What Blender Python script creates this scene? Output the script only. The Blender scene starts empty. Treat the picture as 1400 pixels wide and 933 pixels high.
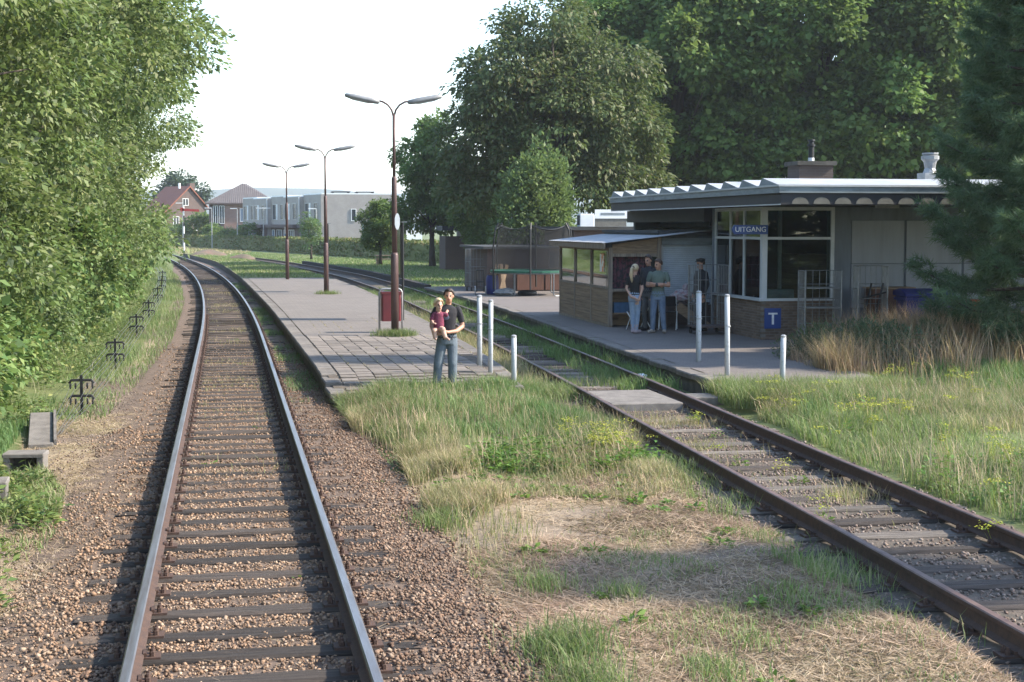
import bpy, bmesh, math, random
import numpy as np
from mathutils import Vector, Matrix, Quaternion
from mathutils.kdtree import KDTree
R = math.radians
random.seed(7)
scene = bpy.context.scene
COL = scene.collection

# ------------------------------------------------------------------ camera, sky, sun, exposure
cam_d = bpy.data.cameras.new('camera'); cam = bpy.data.objects.new('camera', cam_d); COL.objects.link(cam)
cam_d.sensor_width = 36.0; cam_d.lens = 54.0; cam_d.clip_start = 0.1; cam_d.clip_end = 20000
cam.location = (0, 0, 2.90); cam.rotation_euler = (R(90 - 4.262), 0, R(-10.545))
scene.camera = cam
SUN_EL = R(36.5); SUN_H = Vector((0.983, -0.184))
sun_vec = Vector((SUN_H.x * math.cos(SUN_EL), SUN_H.y * math.cos(SUN_EL), math.sin(SUN_EL)))
world = bpy.data.worlds.new('World'); scene.world = world; world.use_nodes = True
wn = world.node_tree.nodes; wl = world.node_tree.links
sky = wn.new('ShaderNodeTexSky'); sky.sky_type = 'NISHITA'; sky.sun_disc = False
sky.sun_elevation = SUN_EL; sky.sun_rotation = math.atan2(SUN_H.x, SUN_H.y)
sky.air_density = 1.0; sky.dust_density = 0.5; sky.ozone_density = 1.0; sky.altitude = 50
wl.new(sky.outputs[0], wn['Background'].inputs[0]); wn['Background'].inputs[1].default_value = 0.15
sl = bpy.data.lights.new('sun', 'SUN'); sun = bpy.data.objects.new('sun', sl); COL.objects.link(sun)
sl.energy = 3.5; sl.angle = R(1.6); sl.color = (1.0, 0.90, 0.76)
sun.rotation_euler = (-sun_vec).to_track_quat('-Z', 'Y').to_euler()
vs = scene.view_settings; vs.view_transform = 'Standard'; vs.look = 'None'; vs.gamma = 1.0; vs.exposure = 1.70
scene.cycles.use_denoising = True
scene.cycles.max_bounces = 6; scene.cycles.diffuse_bounces = 3; scene.cycles.glossy_bounces = 3
scene.cycles.transmission_bounces = 4; scene.cycles.transparent_max_bounces = 12; scene.cycles.volume_bounces = 0

# ------------------------------------------------------------------ materials
def nodes(name):
    m = bpy.data.materials.new(name); m.use_nodes = True
    nt = m.node_tree; return m, nt.nodes, nt.links, nt.nodes['Principled BSDF']
def rgb(c): return (c[0], c[1], c[2], 1.0)
def mixc(N, L, fac, a, b, mode='MIX'):
    x = N.new('ShaderNodeMix'); x.data_type = 'RGBA'; x.blend_type = mode
    for sock, v in ((x.inputs[0], fac), (x.inputs[6], a), (x.inputs[7], b)):
        if isinstance(v, (int, float)): sock.default_value = v
        elif isinstance(v, tuple): sock.default_value = rgb(v)
        else: L.new(v, sock)
    return x.outputs[2]
def noise(N, L, scale, detail=4, rough=0.6, vec=None, stretch=None):
    n = N.new('ShaderNodeTexNoise'); n.inputs['Scale'].default_value = scale
    n.inputs['Detail'].default_value = detail; n.inputs['Roughness'].default_value = rough
    if vec is None: vec = N.new('ShaderNodeTexCoord').outputs['Object']
    if stretch:
        mp = N.new('ShaderNodeMapping'); mp.inputs['Scale'].default_value = stretch; L.new(vec, mp.inputs[0]); vec = mp.outputs[0]
    L.new(vec, n.inputs['Vector']); return n.outputs['Fac']
def ramp(N, L, fac, stops):
    r = N.new('ShaderNodeValToRGB'); e = r.color_ramp.elements
    while len(e) < len(stops): e.new(0.5)
    for el, (p, c) in zip(e, stops): el.position = p; el.color = rgb(c) if isinstance(c, tuple) else (c, c, c, 1)
    L.new(fac, r.inputs[0]); return r.outputs[0]
def mr(N, L, fac, f0, f1, t0, t1):
    n = N.new('ShaderNodeMapRange'); L.new(fac, n.inputs[0])
    for i, v in zip((1, 2, 3, 4), (f0, f1, t0, t1)): n.inputs[i].default_value = v
    return n.outputs[0]
def bumpn(N, L, B, h, strength, dist=0.02):
    b = N.new('ShaderNodeBump'); b.inputs['Strength'].default_value = strength; b.inputs['Distance'].default_value = dist
    L.new(h, b.inputs['Height']); L.new(b.outputs[0], B.inputs['Normal'])
def mat(name, c, rough=0.7, metal=0.0, c2=None, ns=6.0, bump=0.0, bs=30.0, lo=0.35, hi=0.65, stretch=None, rnd=0.0, spec=None):
    m, N, L, B = nodes(name)
    B.inputs['Roughness'].default_value = rough; B.inputs['Metallic'].default_value = metal
    if spec is not None: B.inputs['Specular IOR Level'].default_value = spec
    col = None
    if c2 is None: c2 = tuple(x * 0.72 for x in c)
    f = noise(N, L, ns, 5, 0.65, stretch=stretch)
    col = mixc(N, L, ramp(N, L, f, [(lo, 0.0), (hi, 1.0)]), c, c2)
    if rnd:
        oi = N.new('ShaderNodeObjectInfo')
        hs = N.new('ShaderNodeHueSaturation'); L.new(col, hs.inputs['Color']); col = hs.outputs[0]
        L.new(mr(N, L, oi.outputs['Random'], 0, 1, 1 - rnd, 1 + rnd), hs.inputs['Value'])
    L.new(col, B.inputs['Base Color'])
    if bump: bumpn(N, L, B, noise(N, L, bs, 6, 0.7, stretch=stretch), bump)
    return m
def leafmat(name, cols, trans=0.35, rough=0.5, clump=0.5, cs=None):
    """cols: stops for the per-leaf random ramp; clump noise shifts between darker and lighter leaf age"""
    m, N, L, B = nodes(name)
    g = N.new('ShaderNodeNewGeometry')
    k = len(cols); col = ramp(N, L, g.outputs['Random Per Island'], [(i / (k - 1) if k > 1 else 0, c) for i, c in enumerate(cols)])
    f = noise(N, L, clump, 3, 0.6)
    hs = N.new('ShaderNodeHueSaturation'); L.new(col, hs.inputs['Color'])
    L.new(mr(N, L, f, 0.3, 0.7, 0.72, 1.28), hs.inputs['Value'])
    oi = N.new('ShaderNodeObjectInfo'); ha = N.new('ShaderNodeMath'); L.new(mr(N, L, oi.outputs['Random'], 0, 1, 0.487, 0.508), ha.inputs[0]); L.new(mr(N, L, noise(N, L, clump * 0.6 + 0.1, 2), 0.3, 0.7, -0.016, 0.014), ha.inputs[1]); L.new(ha.outputs[0], hs.inputs['Hue'])
    B.inputs['Roughness'].default_value = max(rough, 0.55); B.inputs['Specular IOR Level'].default_value = 0.28
    L.new(hs.outputs[0], B.inputs['Base Color'])
    t = N.new('ShaderNodeBsdfTranslucent'); tc = mixc(N, L, 0.4, hs.outputs[0], (0.22, 0.32, 0.07)); L.new(tc, t.inputs['Color'])
    mx = N.new('ShaderNodeMixShader'); mx.inputs[0].default_value = trans
    L.new(B.outputs[0], mx.inputs[1]); L.new(t.outputs[0], mx.inputs[2])
    L.new(mx.outputs[0], N['Material Output'].inputs['Surface'])
    return m
def brickmat(name, c1, c2, mortar, scale=1.0, bw=0.22, rh=0.065, ms=0.012, bump=0.3, flat=False):
    m, N, L, B = nodes(name)
    tc = N.new('ShaderNodeTexCoord'); sp = N.new('ShaderNodeSeparateXYZ'); L.new(tc.outputs['Object'], sp.inputs[0])
    cb = N.new('ShaderNodeCombineXYZ')
    if flat:
        L.new(sp.outputs[0], cb.inputs[0]); L.new(sp.outputs[1], cb.inputs[1])
    else:
        ad = N.new('ShaderNodeMath'); L.new(sp.outputs[0], ad.inputs[0]); L.new(sp.outputs[1], ad.inputs[1])
        L.new(ad.outputs[0], cb.inputs[0]); L.new(sp.outputs[2], cb.inputs[1])
    b = N.new('ShaderNodeTexBrick'); L.new(cb.outputs[0], b.inputs['Vector'])
    b.inputs['Color1'].default_value = rgb(c1); b.inputs['Color2'].default_value = rgb(c2); b.inputs['Mortar'].default_value = rgb(mortar)
    b.inputs['Scale'].default_value = scale; b.inputs['Brick Width'].default_value = bw; b.inputs['Row Height'].default_value = rh
    b.inputs['Mortar Size'].default_value = ms; b.inputs['Mortar Smooth'].default_value = 0.3
    f = noise(N, L, 0.9, 5, 0.65); f2 = noise(N, L, 9, 4)
    col = mixc(N, L, ramp(N, L, f, [(0.3, 0.0), (0.72, 0.6)]), b.outputs['Color'], tuple(x * 0.58 for x in c1))
    col = mixc(N, L, ramp(N, L, f2, [(0.4, 0.0), (0.8, 0.3)]), col, tuple(min(1, x * 1.35) for x in c2))
    L.new(col, B.inputs['Base Color']); B.inputs['Roughness'].default_value = 0.85
    if bump:
        iv = N.new('ShaderNodeMath'); iv.operation = 'SUBTRACT'; iv.inputs[0].default_value = 1; L.new(b.outputs['Fac'], iv.inputs[1])
        bumpn(N, L, B, iv.outputs[0], bump, 0.01)
    return m
def glassmat(name, tint=(0.8, 0.86, 0.84), refl=0.12):
    m, N, L, B = nodes(name)
    tr = N.new('ShaderNodeBsdfTransparent'); tr.inputs[0].default_value = rgb(tint)
    gl = N.new('ShaderNodeBsdfGlossy'); gl.inputs['Roughness'].default_value = 0.03; gl.inputs['Color'].default_value = (0.9, 0.93, 0.95, 1)
    fr = N.new('ShaderNodeFresnel'); fr.inputs[0].default_value = 1.5
    ad = N.new('ShaderNodeMath'); ad.operation = 'ADD'; ad.use_clamp = True; L.new(fr.outputs[0], ad.inputs[0]); ad.inputs[1].default_value = refl
    mx = N.new('ShaderNodeMixShader'); L.new(ad.outputs[0], mx.inputs[0]); L.new(tr.outputs[0], mx.inputs[1]); L.new(gl.outputs[0], mx.inputs[2])
    L.new(mx.outputs[0], N['Material Output'].inputs['Surface']); return m
def stonemat(name, cols, rough=0.9, ns=0.35):
    m, N, L, B = nodes(name)
    g = N.new('ShaderNodeNewGeometry'); k = len(cols)
    col = ramp(N, L, g.outputs['Random Per Island'], [(i / (k - 1), c) for i, c in enumerate(cols)])
    f = noise(N, L, ns, 4)
    col = mixc(N, L, ramp(N, L, f, [(0.35, 0.0), (0.7, 0.5)]), col, tuple(x * 0.55 for x in cols[0]))
    L.new(col, B.inputs['Base Color']); B.inputs['Roughness'].default_value = rough
    bumpn(N, L, B, noise(N, L, 90, 4), 0.4, 0.006)
    return m

M = {}
M['rail_side'] = mat('rail_rust', (0.058, 0.036, 0.028), 0.85, 0.0, (0.095, 0.054, 0.037), 14, 0.3, 60)
M['rail_top'] = mat('rail_polished', (0.30, 0.29, 0.29), 0.42, 0.8, (0.20, 0.17, 0.155), 3, stretch=(6, 0.4, 1))
M['rail_top_rusty'] = mat('rail_rusty_top', (0.16, 0.10, 0.075), 0.55, 0.3, (0.09, 0.05, 0.038), 5)
M['sleeper'] = mat('weathered_sleeper', (0.085, 0.066, 0.053), 0.9, 0, (0.024, 0.019, 0.016), 5, 1.0, 20, 0.35, 0.65, (0.35, 6, 6), rnd=0.4)
M['sleeper_grey'] = mat('bleached_sleeper', (0.25, 0.215, 0.18), 0.92, 0, (0.065, 0.052, 0.043), 5, 0.9, 22, 0.35, 0.65, (0.35, 6, 6), rnd=0.3)
M['plate'] = mat('rusty_plate', (0.055, 0.034, 0.026), 0.85, 0.1, (0.09, 0.05, 0.034), 20, 0.3)
M['ballast'] = mat('ballast_bed_soil', (0.20, 0.14, 0.10), 0.95, 0, (0.10, 0.072, 0.053), 9, 0.9, 45)
M['ballast_grey'] = mat('siding_bed_soil', (0.13, 0.10, 0.075), 0.95, 0, (0.07, 0.06, 0.045), 5, 0.9, 40)
M['stones'] = stonemat('ballast_stones', [(0.114, 0.072, 0.046), (0.257, 0.157, 0.093), (0.414, 0.262, 0.159), (0.311, 0.200, 0.126), (0.519, 0.385, 0.269), (0.178, 0.112, 0.072), (0.351, 0.249, 0.169)], ns=0.9)
M['stones_rusty'] = stonemat('rust_stained_stones', [(0.076, 0.045, 0.030), (0.166, 0.099, 0.062), (0.275, 0.170, 0.107), (0.208, 0.132, 0.088), (0.377, 0.276, 0.195), (0.121, 0.076, 0.051)], ns=0.9)
M['stones_grey'] = stonemat('brownish_gravel', [(0.12, 0.086, 0.066), (0.26, 0.20, 0.16), (0.20, 0.13, 0.095), (0.34, 0.28, 0.235), (0.16, 0.12, 0.095)])
M['concrete'] = mat('concrete', (0.21, 0.19, 0.17), 0.9, 0, (0.125, 0.113, 0.10), 4, 0.4, 50)
M['concrete_dark'] = mat('dark_edge_concrete', (0.105, 0.095, 0.08), 0.95, 0, (0.05, 0.048, 0.04), 3, 0.6, 25)  # darker concrete for platform edge walls, chimney cap and trough ends
M['coping'] = mat('platform_coping', (0.19, 0.167, 0.147), 0.92, 0, (0.11, 0.10, 0.086), 4, 0.4, 40, rnd=0.15)
M['paving'] = brickmat('platform_paving', (0.196, 0.168, 0.146), (0.160, 0.138, 0.120), (0.13, 0.118, 0.09), 1.0, 0.30, 0.30, 0.014, 0.35, True)
M['clinker'] = brickmat('clinker_paving', (0.18, 0.153, 0.135), (0.148, 0.127, 0.113), (0.105, 0.092, 0.08), 1.0, 0.21, 0.105, 0.010, 0.35, True)
M['white_post'] = mat('chipped_white_paint', (0.44, 0.46, 0.475), 0.6, 0, (0.22, 0.21, 0.19), 9, lo=0.58, hi=0.66)
M['lamp_brown'] = mat('brown_painted_steel', (0.085, 0.050, 0.046), 0.5, 0.2, (0.11, 0.065, 0.058), 4)
M['lamp_grey'] = mat('grey_luminaire', (0.30, 0.30, 0.30), 0.5, 0.3)
M['lens'] = mat('lamp_lens', (0.46, 0.47, 0.47), 0.2)
M['black'] = mat('black_paint', (0.016, 0.017, 0.018), 0.55)
M['tarred'] = mat('tarred_sleeper_wall', (0.026, 0.022, 0.020), 0.95, 0, (0.014, 0.012, 0.011), 2, 0.6, 12)
M['black_iron'] = mat('black_iron', (0.010, 0.010, 0.011), 0.7)
M['maroon'] = mat('maroon_enamel', (0.155, 0.020, 0.026), 0.45, 0, (0.11, 0.018, 0.022), 3)
M['galv'] = mat('galvanised_steel', (0.24, 0.25, 0.26), 0.45, 0.6, (0.16, 0.17, 0.175), 8)
M['tube_grey'] = mat('grey_tube', (0.42, 0.42, 0.42), 0.45, 0.3)
M['blue_sign'] = mat('blue_enamel', (0.014, 0.055, 0.225), 0.4, 0, (0.012, 0.045, 0.19), 2)
M['white'] = mat('white_paint', (0.78, 0.79, 0.79), 0.5, 0, (0.70, 0.71, 0.70), 3)
M['letters'] = mat('white_letters', (0.80, 0.82, 0.84), 0.5)
M['frame'] = mat('window_frame_paint', (0.50, 0.52, 0.54), 0.5, 0, (0.42, 0.44, 0.45), 3)
M['wall_grey'] = mat('grey_render', (0.160, 0.183, 0.210), 0.85, 0, (0.095, 0.110, 0.128), 1.6, 0.15, 60, 0.35, 0.8, (2.5, 2.5, 0.35))
M['panel_white'] = mat('white_panel', (0.28, 0.295, 0.32), 0.65, 0, (0.19, 0.20, 0.215), 1.4, 0.08, 40, 0.35, 0.85, (2.2, 2.2, 0.3))
M['fascia_dark'] = mat('dark_fascia', (0.030, 0.030, 0.036), 0.65, 0, (0.022, 0.022, 0.027), 3)
M['gutter'] = mat('blue_grey_gutter', (0.23, 0.27, 0.29), 0.6, 0.0, (0.12, 0.14, 0.15), 1.8, 0.1, 30, 0.4, 0.75, (1, 1, 4))
M['fold_white'] = mat('folded_roof_sheet', (0.40, 0.415, 0.425), 0.55, 0.0, (0.27, 0.285, 0.295), 2.5, lo=0.3, hi=0.75)
M['scallop'] = mat('cream_soffit_end', (0.17, 0.162, 0.138), 0.85)
M['soffit'] = mat('dark_soffit', (0.055, 0.058, 0.06), 0.8)
M['brick_brown'] = mat('brown_brick', (0.185, 0.135, 0.100), 0.9, 0, (0.125, 0.088, 0.066), 3, 0.35, 60, rnd=0.22)
M['mortar'] = mat('mortar', (0.20, 0.18, 0.155), 0.95)
M['brick_chim'] = brickmat('chimney_brick', (0.105, 0.075, 0.062), (0.085, 0.06, 0.05), (0.10, 0.085, 0.075))
M['brick_red'] = brickmat('red_brick_wall', (0.27, 0.155, 0.125), (0.225, 0.13, 0.105), (0.30, 0.26, 0.23))
M['brick_pale'] = brickmat('pale_brick_wall', (0.36, 0.325, 0.30), (0.32, 0.29, 0.265), (0.34, 0.315, 0.29))
M['brick_dark'] = brickmat('dark_brick_wall', (0.12, 0.078, 0.066), (0.10, 0.066, 0.057), (0.115, 0.092, 0.08))
M['brick_shed'] = brickmat('outbuilding_brick', (0.10, 0.062, 0.05), (0.082, 0.053, 0.044), (0.095, 0.078, 0.066))
M['glass'] = glassmat('window_glass', (0.74, 0.80, 0.78), 0.03)
M['glass_shelter'] = glassmat('shelter_glass', (0.62, 0.70, 0.62), 0.22)
M['glass_dark'] = mat('far_window_glass', (0.030, 0.036, 0.042), 0.2, 0, (0.05, 0.056, 0.064), 0.4, spec=0.25)
M['glass_blue'] = mat('painted_sky_glass', (0.20, 0.27, 0.36), 0.06, 0, (0.15, 0.20, 0.28), 0.4, spec=0.8)  # blue of the reflected sky is put into the base colour
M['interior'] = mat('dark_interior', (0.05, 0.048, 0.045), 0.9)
M['wood'] = mat('weathered_plank', (0.32, 0.225, 0.14), 0.85, 0, (0.19, 0.13, 0.082), 3, 0.5, 24, 0.35, 0.65, (1, 0.25, 7))
M['wood_post'] = mat('grey_timber', (0.32, 0.26, 0.20), 0.85, 0, (0.16, 0.125, 0.096), 3, 0.5, 24, 0.35, 0.65, (6, 6, 0.4))
M['wood_red'] = mat('stained_door_wood', (0.145, 0.062, 0.036), 0.7, 0, (0.10, 0.043, 0.026), 4, 0.3, 20, 0.35, 0.65, (6, 6, 0.5))
M['sheet_roof'] = mat('grey_roof_sheet', (0.40, 0.405, 0.41), 0.6, 0, (0.28, 0.285, 0.29), 1.6, 0.2, 12)
M['shutter'] = mat('roller_shutter', (0.56, 0.62, 0.68), 0.55, 0.0, (0.48, 0.53, 0.58), 2)
M['blue_plastic'] = mat('blue_plastic', (0.016, 0.030, 0.20), 0.45, 0, (0.012, 0.024, 0.15), 2)
M['blue_light'] = mat('light_blue_plastic', (0.05, 0.13, 0.24), 0.45)
M['yellow'] = mat('yellow_sticker', (0.62, 0.55, 0.04), 0.6)
M['orange'] = mat('orange_red_plastic', (0.50, 0.085, 0.02), 0.5)
M['green_pad'] = mat('green_vinyl', (0.014, 0.085, 0.05), 0.6, 0, (0.02, 0.12, 0.07), 3)
M['sack'] = mat('grey_tarp', (0.22, 0.22, 0.225), 0.7, 0, (0.30, 0.30, 0.30), 6, 0.5, 9)
M['bark'] = mat('bark', (0.085, 0.066, 0.052), 0.95, 0, (0.045, 0.035, 0.028), 4, 0.9, 12, 0.35, 0.65, (4, 4, 0.7))
M['roof_orange'] = mat('orange_roof_tiles', (0.36, 0.105, 0.052), 0.8, 0, (0.25, 0.07, 0.04), 2.2)
M['roof_brown'] = mat('brown_roof_tiles', (0.135, 0.105, 0.098), 0.8, 0, (0.105, 0.08, 0.075), 2)
M['plank_dark'] = mat('dark_cladding', (0.115, 0.085, 0.078), 0.85, 0, (0.075, 0.056, 0.052), 3, stretch=(5, 5, 0.4))
M['red_paint'] = mat('red_signal_paint', (0.33, 0.025, 0.022), 0.5)
M['asphalt'] = mat('asphalt', (0.055, 0.055, 0.057), 0.9)
M['car_white'] = mat('white_car_paint', (0.70, 0.71, 0.72), 0.25)
M['car_dark'] = mat('dark_car_paint', (0.035, 0.04, 0.05), 0.25)
M['poster'] = mat('orange_poster', (0.70, 0.28, 0.12), 0.6, 0, (0.78, 0.74, 0.70), 5, lo=0.48, hi=0.52)
M['flowercloth'] = mat('faded_pink_curtain', (0.125, 0.045, 0.06), 0.85, 0, (0.03, 0.026, 0.03), 11, lo=0.45, hi=0.55)
M['bag'] = mat('clear_plastic_bag', (0.50, 0.52, 0.55), 0.3, 0, (0.28, 0.13, 0.13), 8)
M['soil_heap'] = mat('reddish_spoil', (0.17, 0.095, 0.07), 0.95, 0, (0.085, 0.085, 0.04), 1.3, 0.8, 14)
M['hill'] = mat('wooded_hills', (0.055, 0.085, 0.050), 0.95, 0, (0.035, 0.058, 0.036), 0.01)
# leaves
M['leaf_left'] = leafmat('trackside_leaves', [(0.071, 0.124, 0.039), (0.110, 0.169, 0.053), (0.151, 0.209, 0.071), (0.098, 0.151, 0.060), (0.209, 0.248, 0.092), (0.177, 0.212, 0.132)], 0.34)
M['leaf_ivy'] = leafmat('glossy_shrub_leaves', [(0.064, 0.124, 0.039), (0.106, 0.177, 0.053), (0.145, 0.216, 0.064), (0.230, 0.248, 0.088)], 0.30, 0.42, 0.8)
M['leaf_plane'] = leafmat('plane_tree_leaves', [(0.064, 0.128, 0.036), (0.092, 0.165, 0.044), (0.122, 0.195, 0.052), (0.155, 0.220, 0.060)], 0.42, 0.5, 0.25)
M['leaf_chestnut'] = leafmat('chestnut_leaves', [(0.056, 0.090, 0.034), (0.081, 0.112, 0.042), (0.104, 0.129, 0.050), (0.120, 0.109, 0.050)], 0.28, 0.55, 0.25)
M['leaf_light'] = leafmat('light_green_leaves', [(0.085, 0.145, 0.055), (0.115, 0.182, 0.070), (0.145, 0.210, 0.088)], 0.38, 0.5, 0.6)
M['leaf_hedge'] = leafmat('hedge_leaves', [(0.072, 0.112, 0.032), (0.112, 0.152, 0.045), (0.160, 0.168, 0.061), (0.200, 0.152, 0.072)], 0.25, 0.6, 0.15)
M['needle'] = leafmat('pine_needles', [(0.058, 0.112, 0.058), (0.084, 0.145, 0.076), (0.120, 0.185, 0.100)], 0.25, 0.5, 0.8)
M['leaf_bush'] = leafmat('grey_green_bush', [(0.055, 0.085, 0.045), (0.080, 0.115, 0.060), (0.105, 0.140, 0.075)], 0.25, 0.6, 1.0)
M['leaf_conifer'] = leafmat('dark_conifer', [(0.030, 0.060, 0.033), (0.048, 0.083, 0.045)], 0.15, 0.6, 0.3)
M['grass'] = leafmat('fresh_grass', [(0.104, 0.179, 0.054), (0.148, 0.231, 0.073), (0.203, 0.271, 0.102), (0.245, 0.271, 0.129), (0.356, 0.319, 0.202)], 0.42, 0.6, 0.7)
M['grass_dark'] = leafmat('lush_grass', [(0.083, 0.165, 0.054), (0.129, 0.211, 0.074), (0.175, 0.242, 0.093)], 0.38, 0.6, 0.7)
M['grass_yellow'] = leafmat('yellowing_grass', [(0.211, 0.239, 0.095), (0.295, 0.278, 0.136), (0.423, 0.339, 0.200), (0.509, 0.379, 0.273)], 0.38, 0.6, 0.9)
M['grass_dry'] = leafmat('dry_grass', [(0.310, 0.224, 0.132), (0.425, 0.328, 0.213), (0.529, 0.425, 0.299), (0.241, 0.172, 0.103)], 0.25, 0.8, 0.8)
M['grass_brown'] = leafmat('dead_stalks', [(0.32, 0.195, 0.11), (0.44, 0.295, 0.18), (0.54, 0.39, 0.25), (0.26, 0.22, 0.10)], 0.35, 0.8, 0.8)
M['litter'] = leafmat('brown_litter', [(0.10, 0.07, 0.045), (0.17, 0.12, 0.075), (0.24, 0.175, 0.11), (0.13, 0.13, 0.05)], 0.2, 0.9, 1.2)
M['weed'] = leafmat('weed_leaves', [(0.072, 0.150, 0.026), (0.102, 0.198, 0.036), (0.138, 0.222, 0.048)], 0.35, 0.5, 1.5)
M['yflower'] = leafmat('yellow_flower_heads', [(0.42, 0.42, 0.04), (0.36, 0.38, 0.06), (0.30, 0.36, 0.05)], 0.3, 0.6, 1.5)

# ------------------------------------------------------------------ mesh helpers
class MB:
    def __init__(s): s.v = []; s.f = []; s.m = []
    def add(s, v, f, mi=0):
        o = len(s.v); s.v += [tuple(p) for p in v]; s.f += [tuple(i + o for i in q) for q in f]; s.m += [mi] * len(f); return s
    def box(s, x0, x1, y0, y1, z0, z1, mi=0, rz=0.0, tilt=None, piv=None):
        v = [(x0, y0, z0), (x1, y0, z0), (x1, y1, z0), (x0, y1, z0), (x0, y0, z1), (x1, y0, z1), (x1, y1, z1), (x0, y1, z1)]
        if rz or tilt:
            c = Vector(piv) if piv else Vector(((x0 + x1) / 2, (y0 + y1) / 2, (z0 + z1) / 2))
            q = Matrix.Rotation(rz, 3, 'Z')
            if tilt: q = q @ Matrix.Rotation(tilt[1], 3, tilt[0])
            v = [tuple(q @ (Vector(p) - c) + c) for p in v]
        return s.add(v, [(0, 3, 2, 1), (4, 5, 6, 7), (0, 1, 5, 4), (1, 2, 6, 5), (2, 3, 7, 6), (3, 0, 4, 7)], mi)
    def bbox(s, x0, x1, y0, y1, z0, z1, b=0.01, mi=0):
        """box with chamfered vertical and top edges"""
        ring = lambda i, z: [(x0 + i, y0 + b, z), (x0 + b, y0 + i, z), (x1 - b, y0 + i, z), (x1 - i, y0 + b, z), (x1 - i, y1 - b, z), (x1 - b, y1 - i, z), (x0 + b, y1 - i, z), (x0 + i, y1 - b, z)]
        v = ring(0, z0) + ring(0, z1 - b) + [(x0 + (p[0] - x0) * 1, p[1], z1) for p in [(min(max(q[0], x0 + b), x1 - b), min(max(q[1], y0 + b), y1 - b)) for q in ring(0, z1)]]
        f = [tuple(range(7, -1, -1)), tuple(range(16, 24))]
        for k in range(2):
            for i in range(8): f.append((k * 8 + i, k * 8 + (i + 1) % 8, k * 8 + 8 + (i + 1) % 8, k * 8 + 8 + i))
        return s.add(v, f, mi)
    def tube(s, pts, rad, n=8, mi=0, cap=True, sx=1.0):
        pts = [Vector(p) for p in pts]
        if isinstance(rad, (int, float)): rad = [rad] * len(pts)
        v = []; f = []; prev = None
        for i, p in enumerate(pts):
            t = (pts[min(i + 1, len(pts) - 1)] - pts[max(i - 1, 0)]).normalized()
            if prev is None: a = t.orthogonal().normalized()
            else:
                a = prev - t * prev.dot(t); a = a.normalized() if a.length > 1e-6 else t.orthogonal().normalized()
            prev = a; b = t.cross(a)
            for k in range(n):
                w = 2 * math.pi * k / n; v.append(p + a * math.cos(w) * rad[i] * sx + b * math.sin(w) * rad[i])
        for i in range(len(pts) - 1):
            for k in range(n): f.append((i * n + k, i * n + (k + 1) % n, (i + 1) * n + (k + 1) % n, (i + 1) * n + k))
        if cap: f.append(tuple(range(n - 1, -1, -1))); f.append(tuple(range((len(pts) - 1) * n, len(pts) * n)))
        return s.add(v, f, mi)
    def lathe(s, prof, c=(0, 0, 0), n=12, mi=0):
        v = []; f = []
        for r, z in prof:
            for k in range(n): w = 2 * math.pi * k / n; v.append((c[0] + r * math.cos(w), c[1] + r * math.sin(w), c[2] + z))
        for i in range(len(prof) - 1):
            for k in range(n): f.append((i * n + k, i * n + (k + 1) % n, (i + 1) * n + (k + 1) % n, (i + 1) * n + k))
        f.append(tuple(range(n - 1, -1, -1))); f.append(tuple(range((len(prof) - 1) * n, len(prof) * n)))
        return s.add(v, f, mi)
    def prism(s, poly, fn, d0, d1, mi=0):
        """poly 2D, fn(u, v, d) -> point; d0/d1 depth"""
        n = len(poly); v = [fn(u, w, d0) for u, w in poly] + [fn(u, w, d1) for u, w in poly]
        f = [tuple(range(n - 1, -1, -1)), tuple(range(n, 2 * n))] + [(i, (i + 1) % n, n + (i + 1) % n, n + i) for i in range(n)]
        return s.add(v, f, mi)
    def ell(s, c, r, n=10, m=6, mi=0, rot=None):
        v = []; f = []
        for i in range(m + 1):
            t = math.pi * i / m
            for k in range(n):
                w = 2 * math.pi * k / n; p = Vector((r[0] * math.sin(t) * math.cos(w), r[1] * math.sin(t) * math.sin(w), r[2] * math.cos(t)))
                if rot is not None: p = rot @ p
                v.append(Vector(c) + p)
        for i in range(m):
            for k in range(n): f.append((i * n + k, (i + 1) * n + k, (i + 1) * n + (k + 1) % n, i * n + (k + 1) % n))
        return s.add(v, f, mi)
    def mesh(s, name, mats, smooth=False):
        me = bpy.data.meshes.new(name); me.from_pydata(s.v, [], s.f)
        for m in (mats if isinstance(mats, (list, tuple)) else [mats]): me.materials.append(M[m] if isinstance(m, str) else m)
        if isinstance(mats, (list, tuple)) and len(mats) > 1: me.polygons.foreach_set('material_index', s.m)
        if smooth: me.polygons.foreach_set('use_smooth', [True] * len(s.f))
        me.update(); return me
    def build(s, name, mats, parent=None, loc=(0, 0, 0), rz=0.0, smooth=False):
        return link(name, s.mesh(name, mats, smooth), parent, loc, rz)
def link(name, data, parent=None, loc=(0, 0, 0), rz=0.0):
    o = bpy.data.objects.new(name, data); COL.objects.link(o); o.location = loc; o.rotation_euler = (0, 0, rz)
    if parent is not None: o.parent = parent
    return o
def tag(o, label, cat, group=None, kind=None):
    o['label'] = label; o['category'] = cat
    if group: o['group'] = group
    if kind: o['kind'] = kind
    return o
def thing(name, label, cat, loc=(0, 0, 0), rz=0.0, group=None):
    return tag(link(name, None, None, loc, rz), label, cat, group)
def struct(o, label=None):
    o['kind'] = 'structure'
    if label: o['label'] = label
    return o
def stuff(o, label=None, cat=None):
    o['kind'] = 'stuff'
    if label: o['label'] = label
    if cat: o['category'] = cat
    return o
def copy_tree(o, parent=None):
    c = o.copy(); COL.objects.link(c); c.parent = parent
    for ch in list(o.children): copy_tree(ch, c)
    return c
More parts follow.
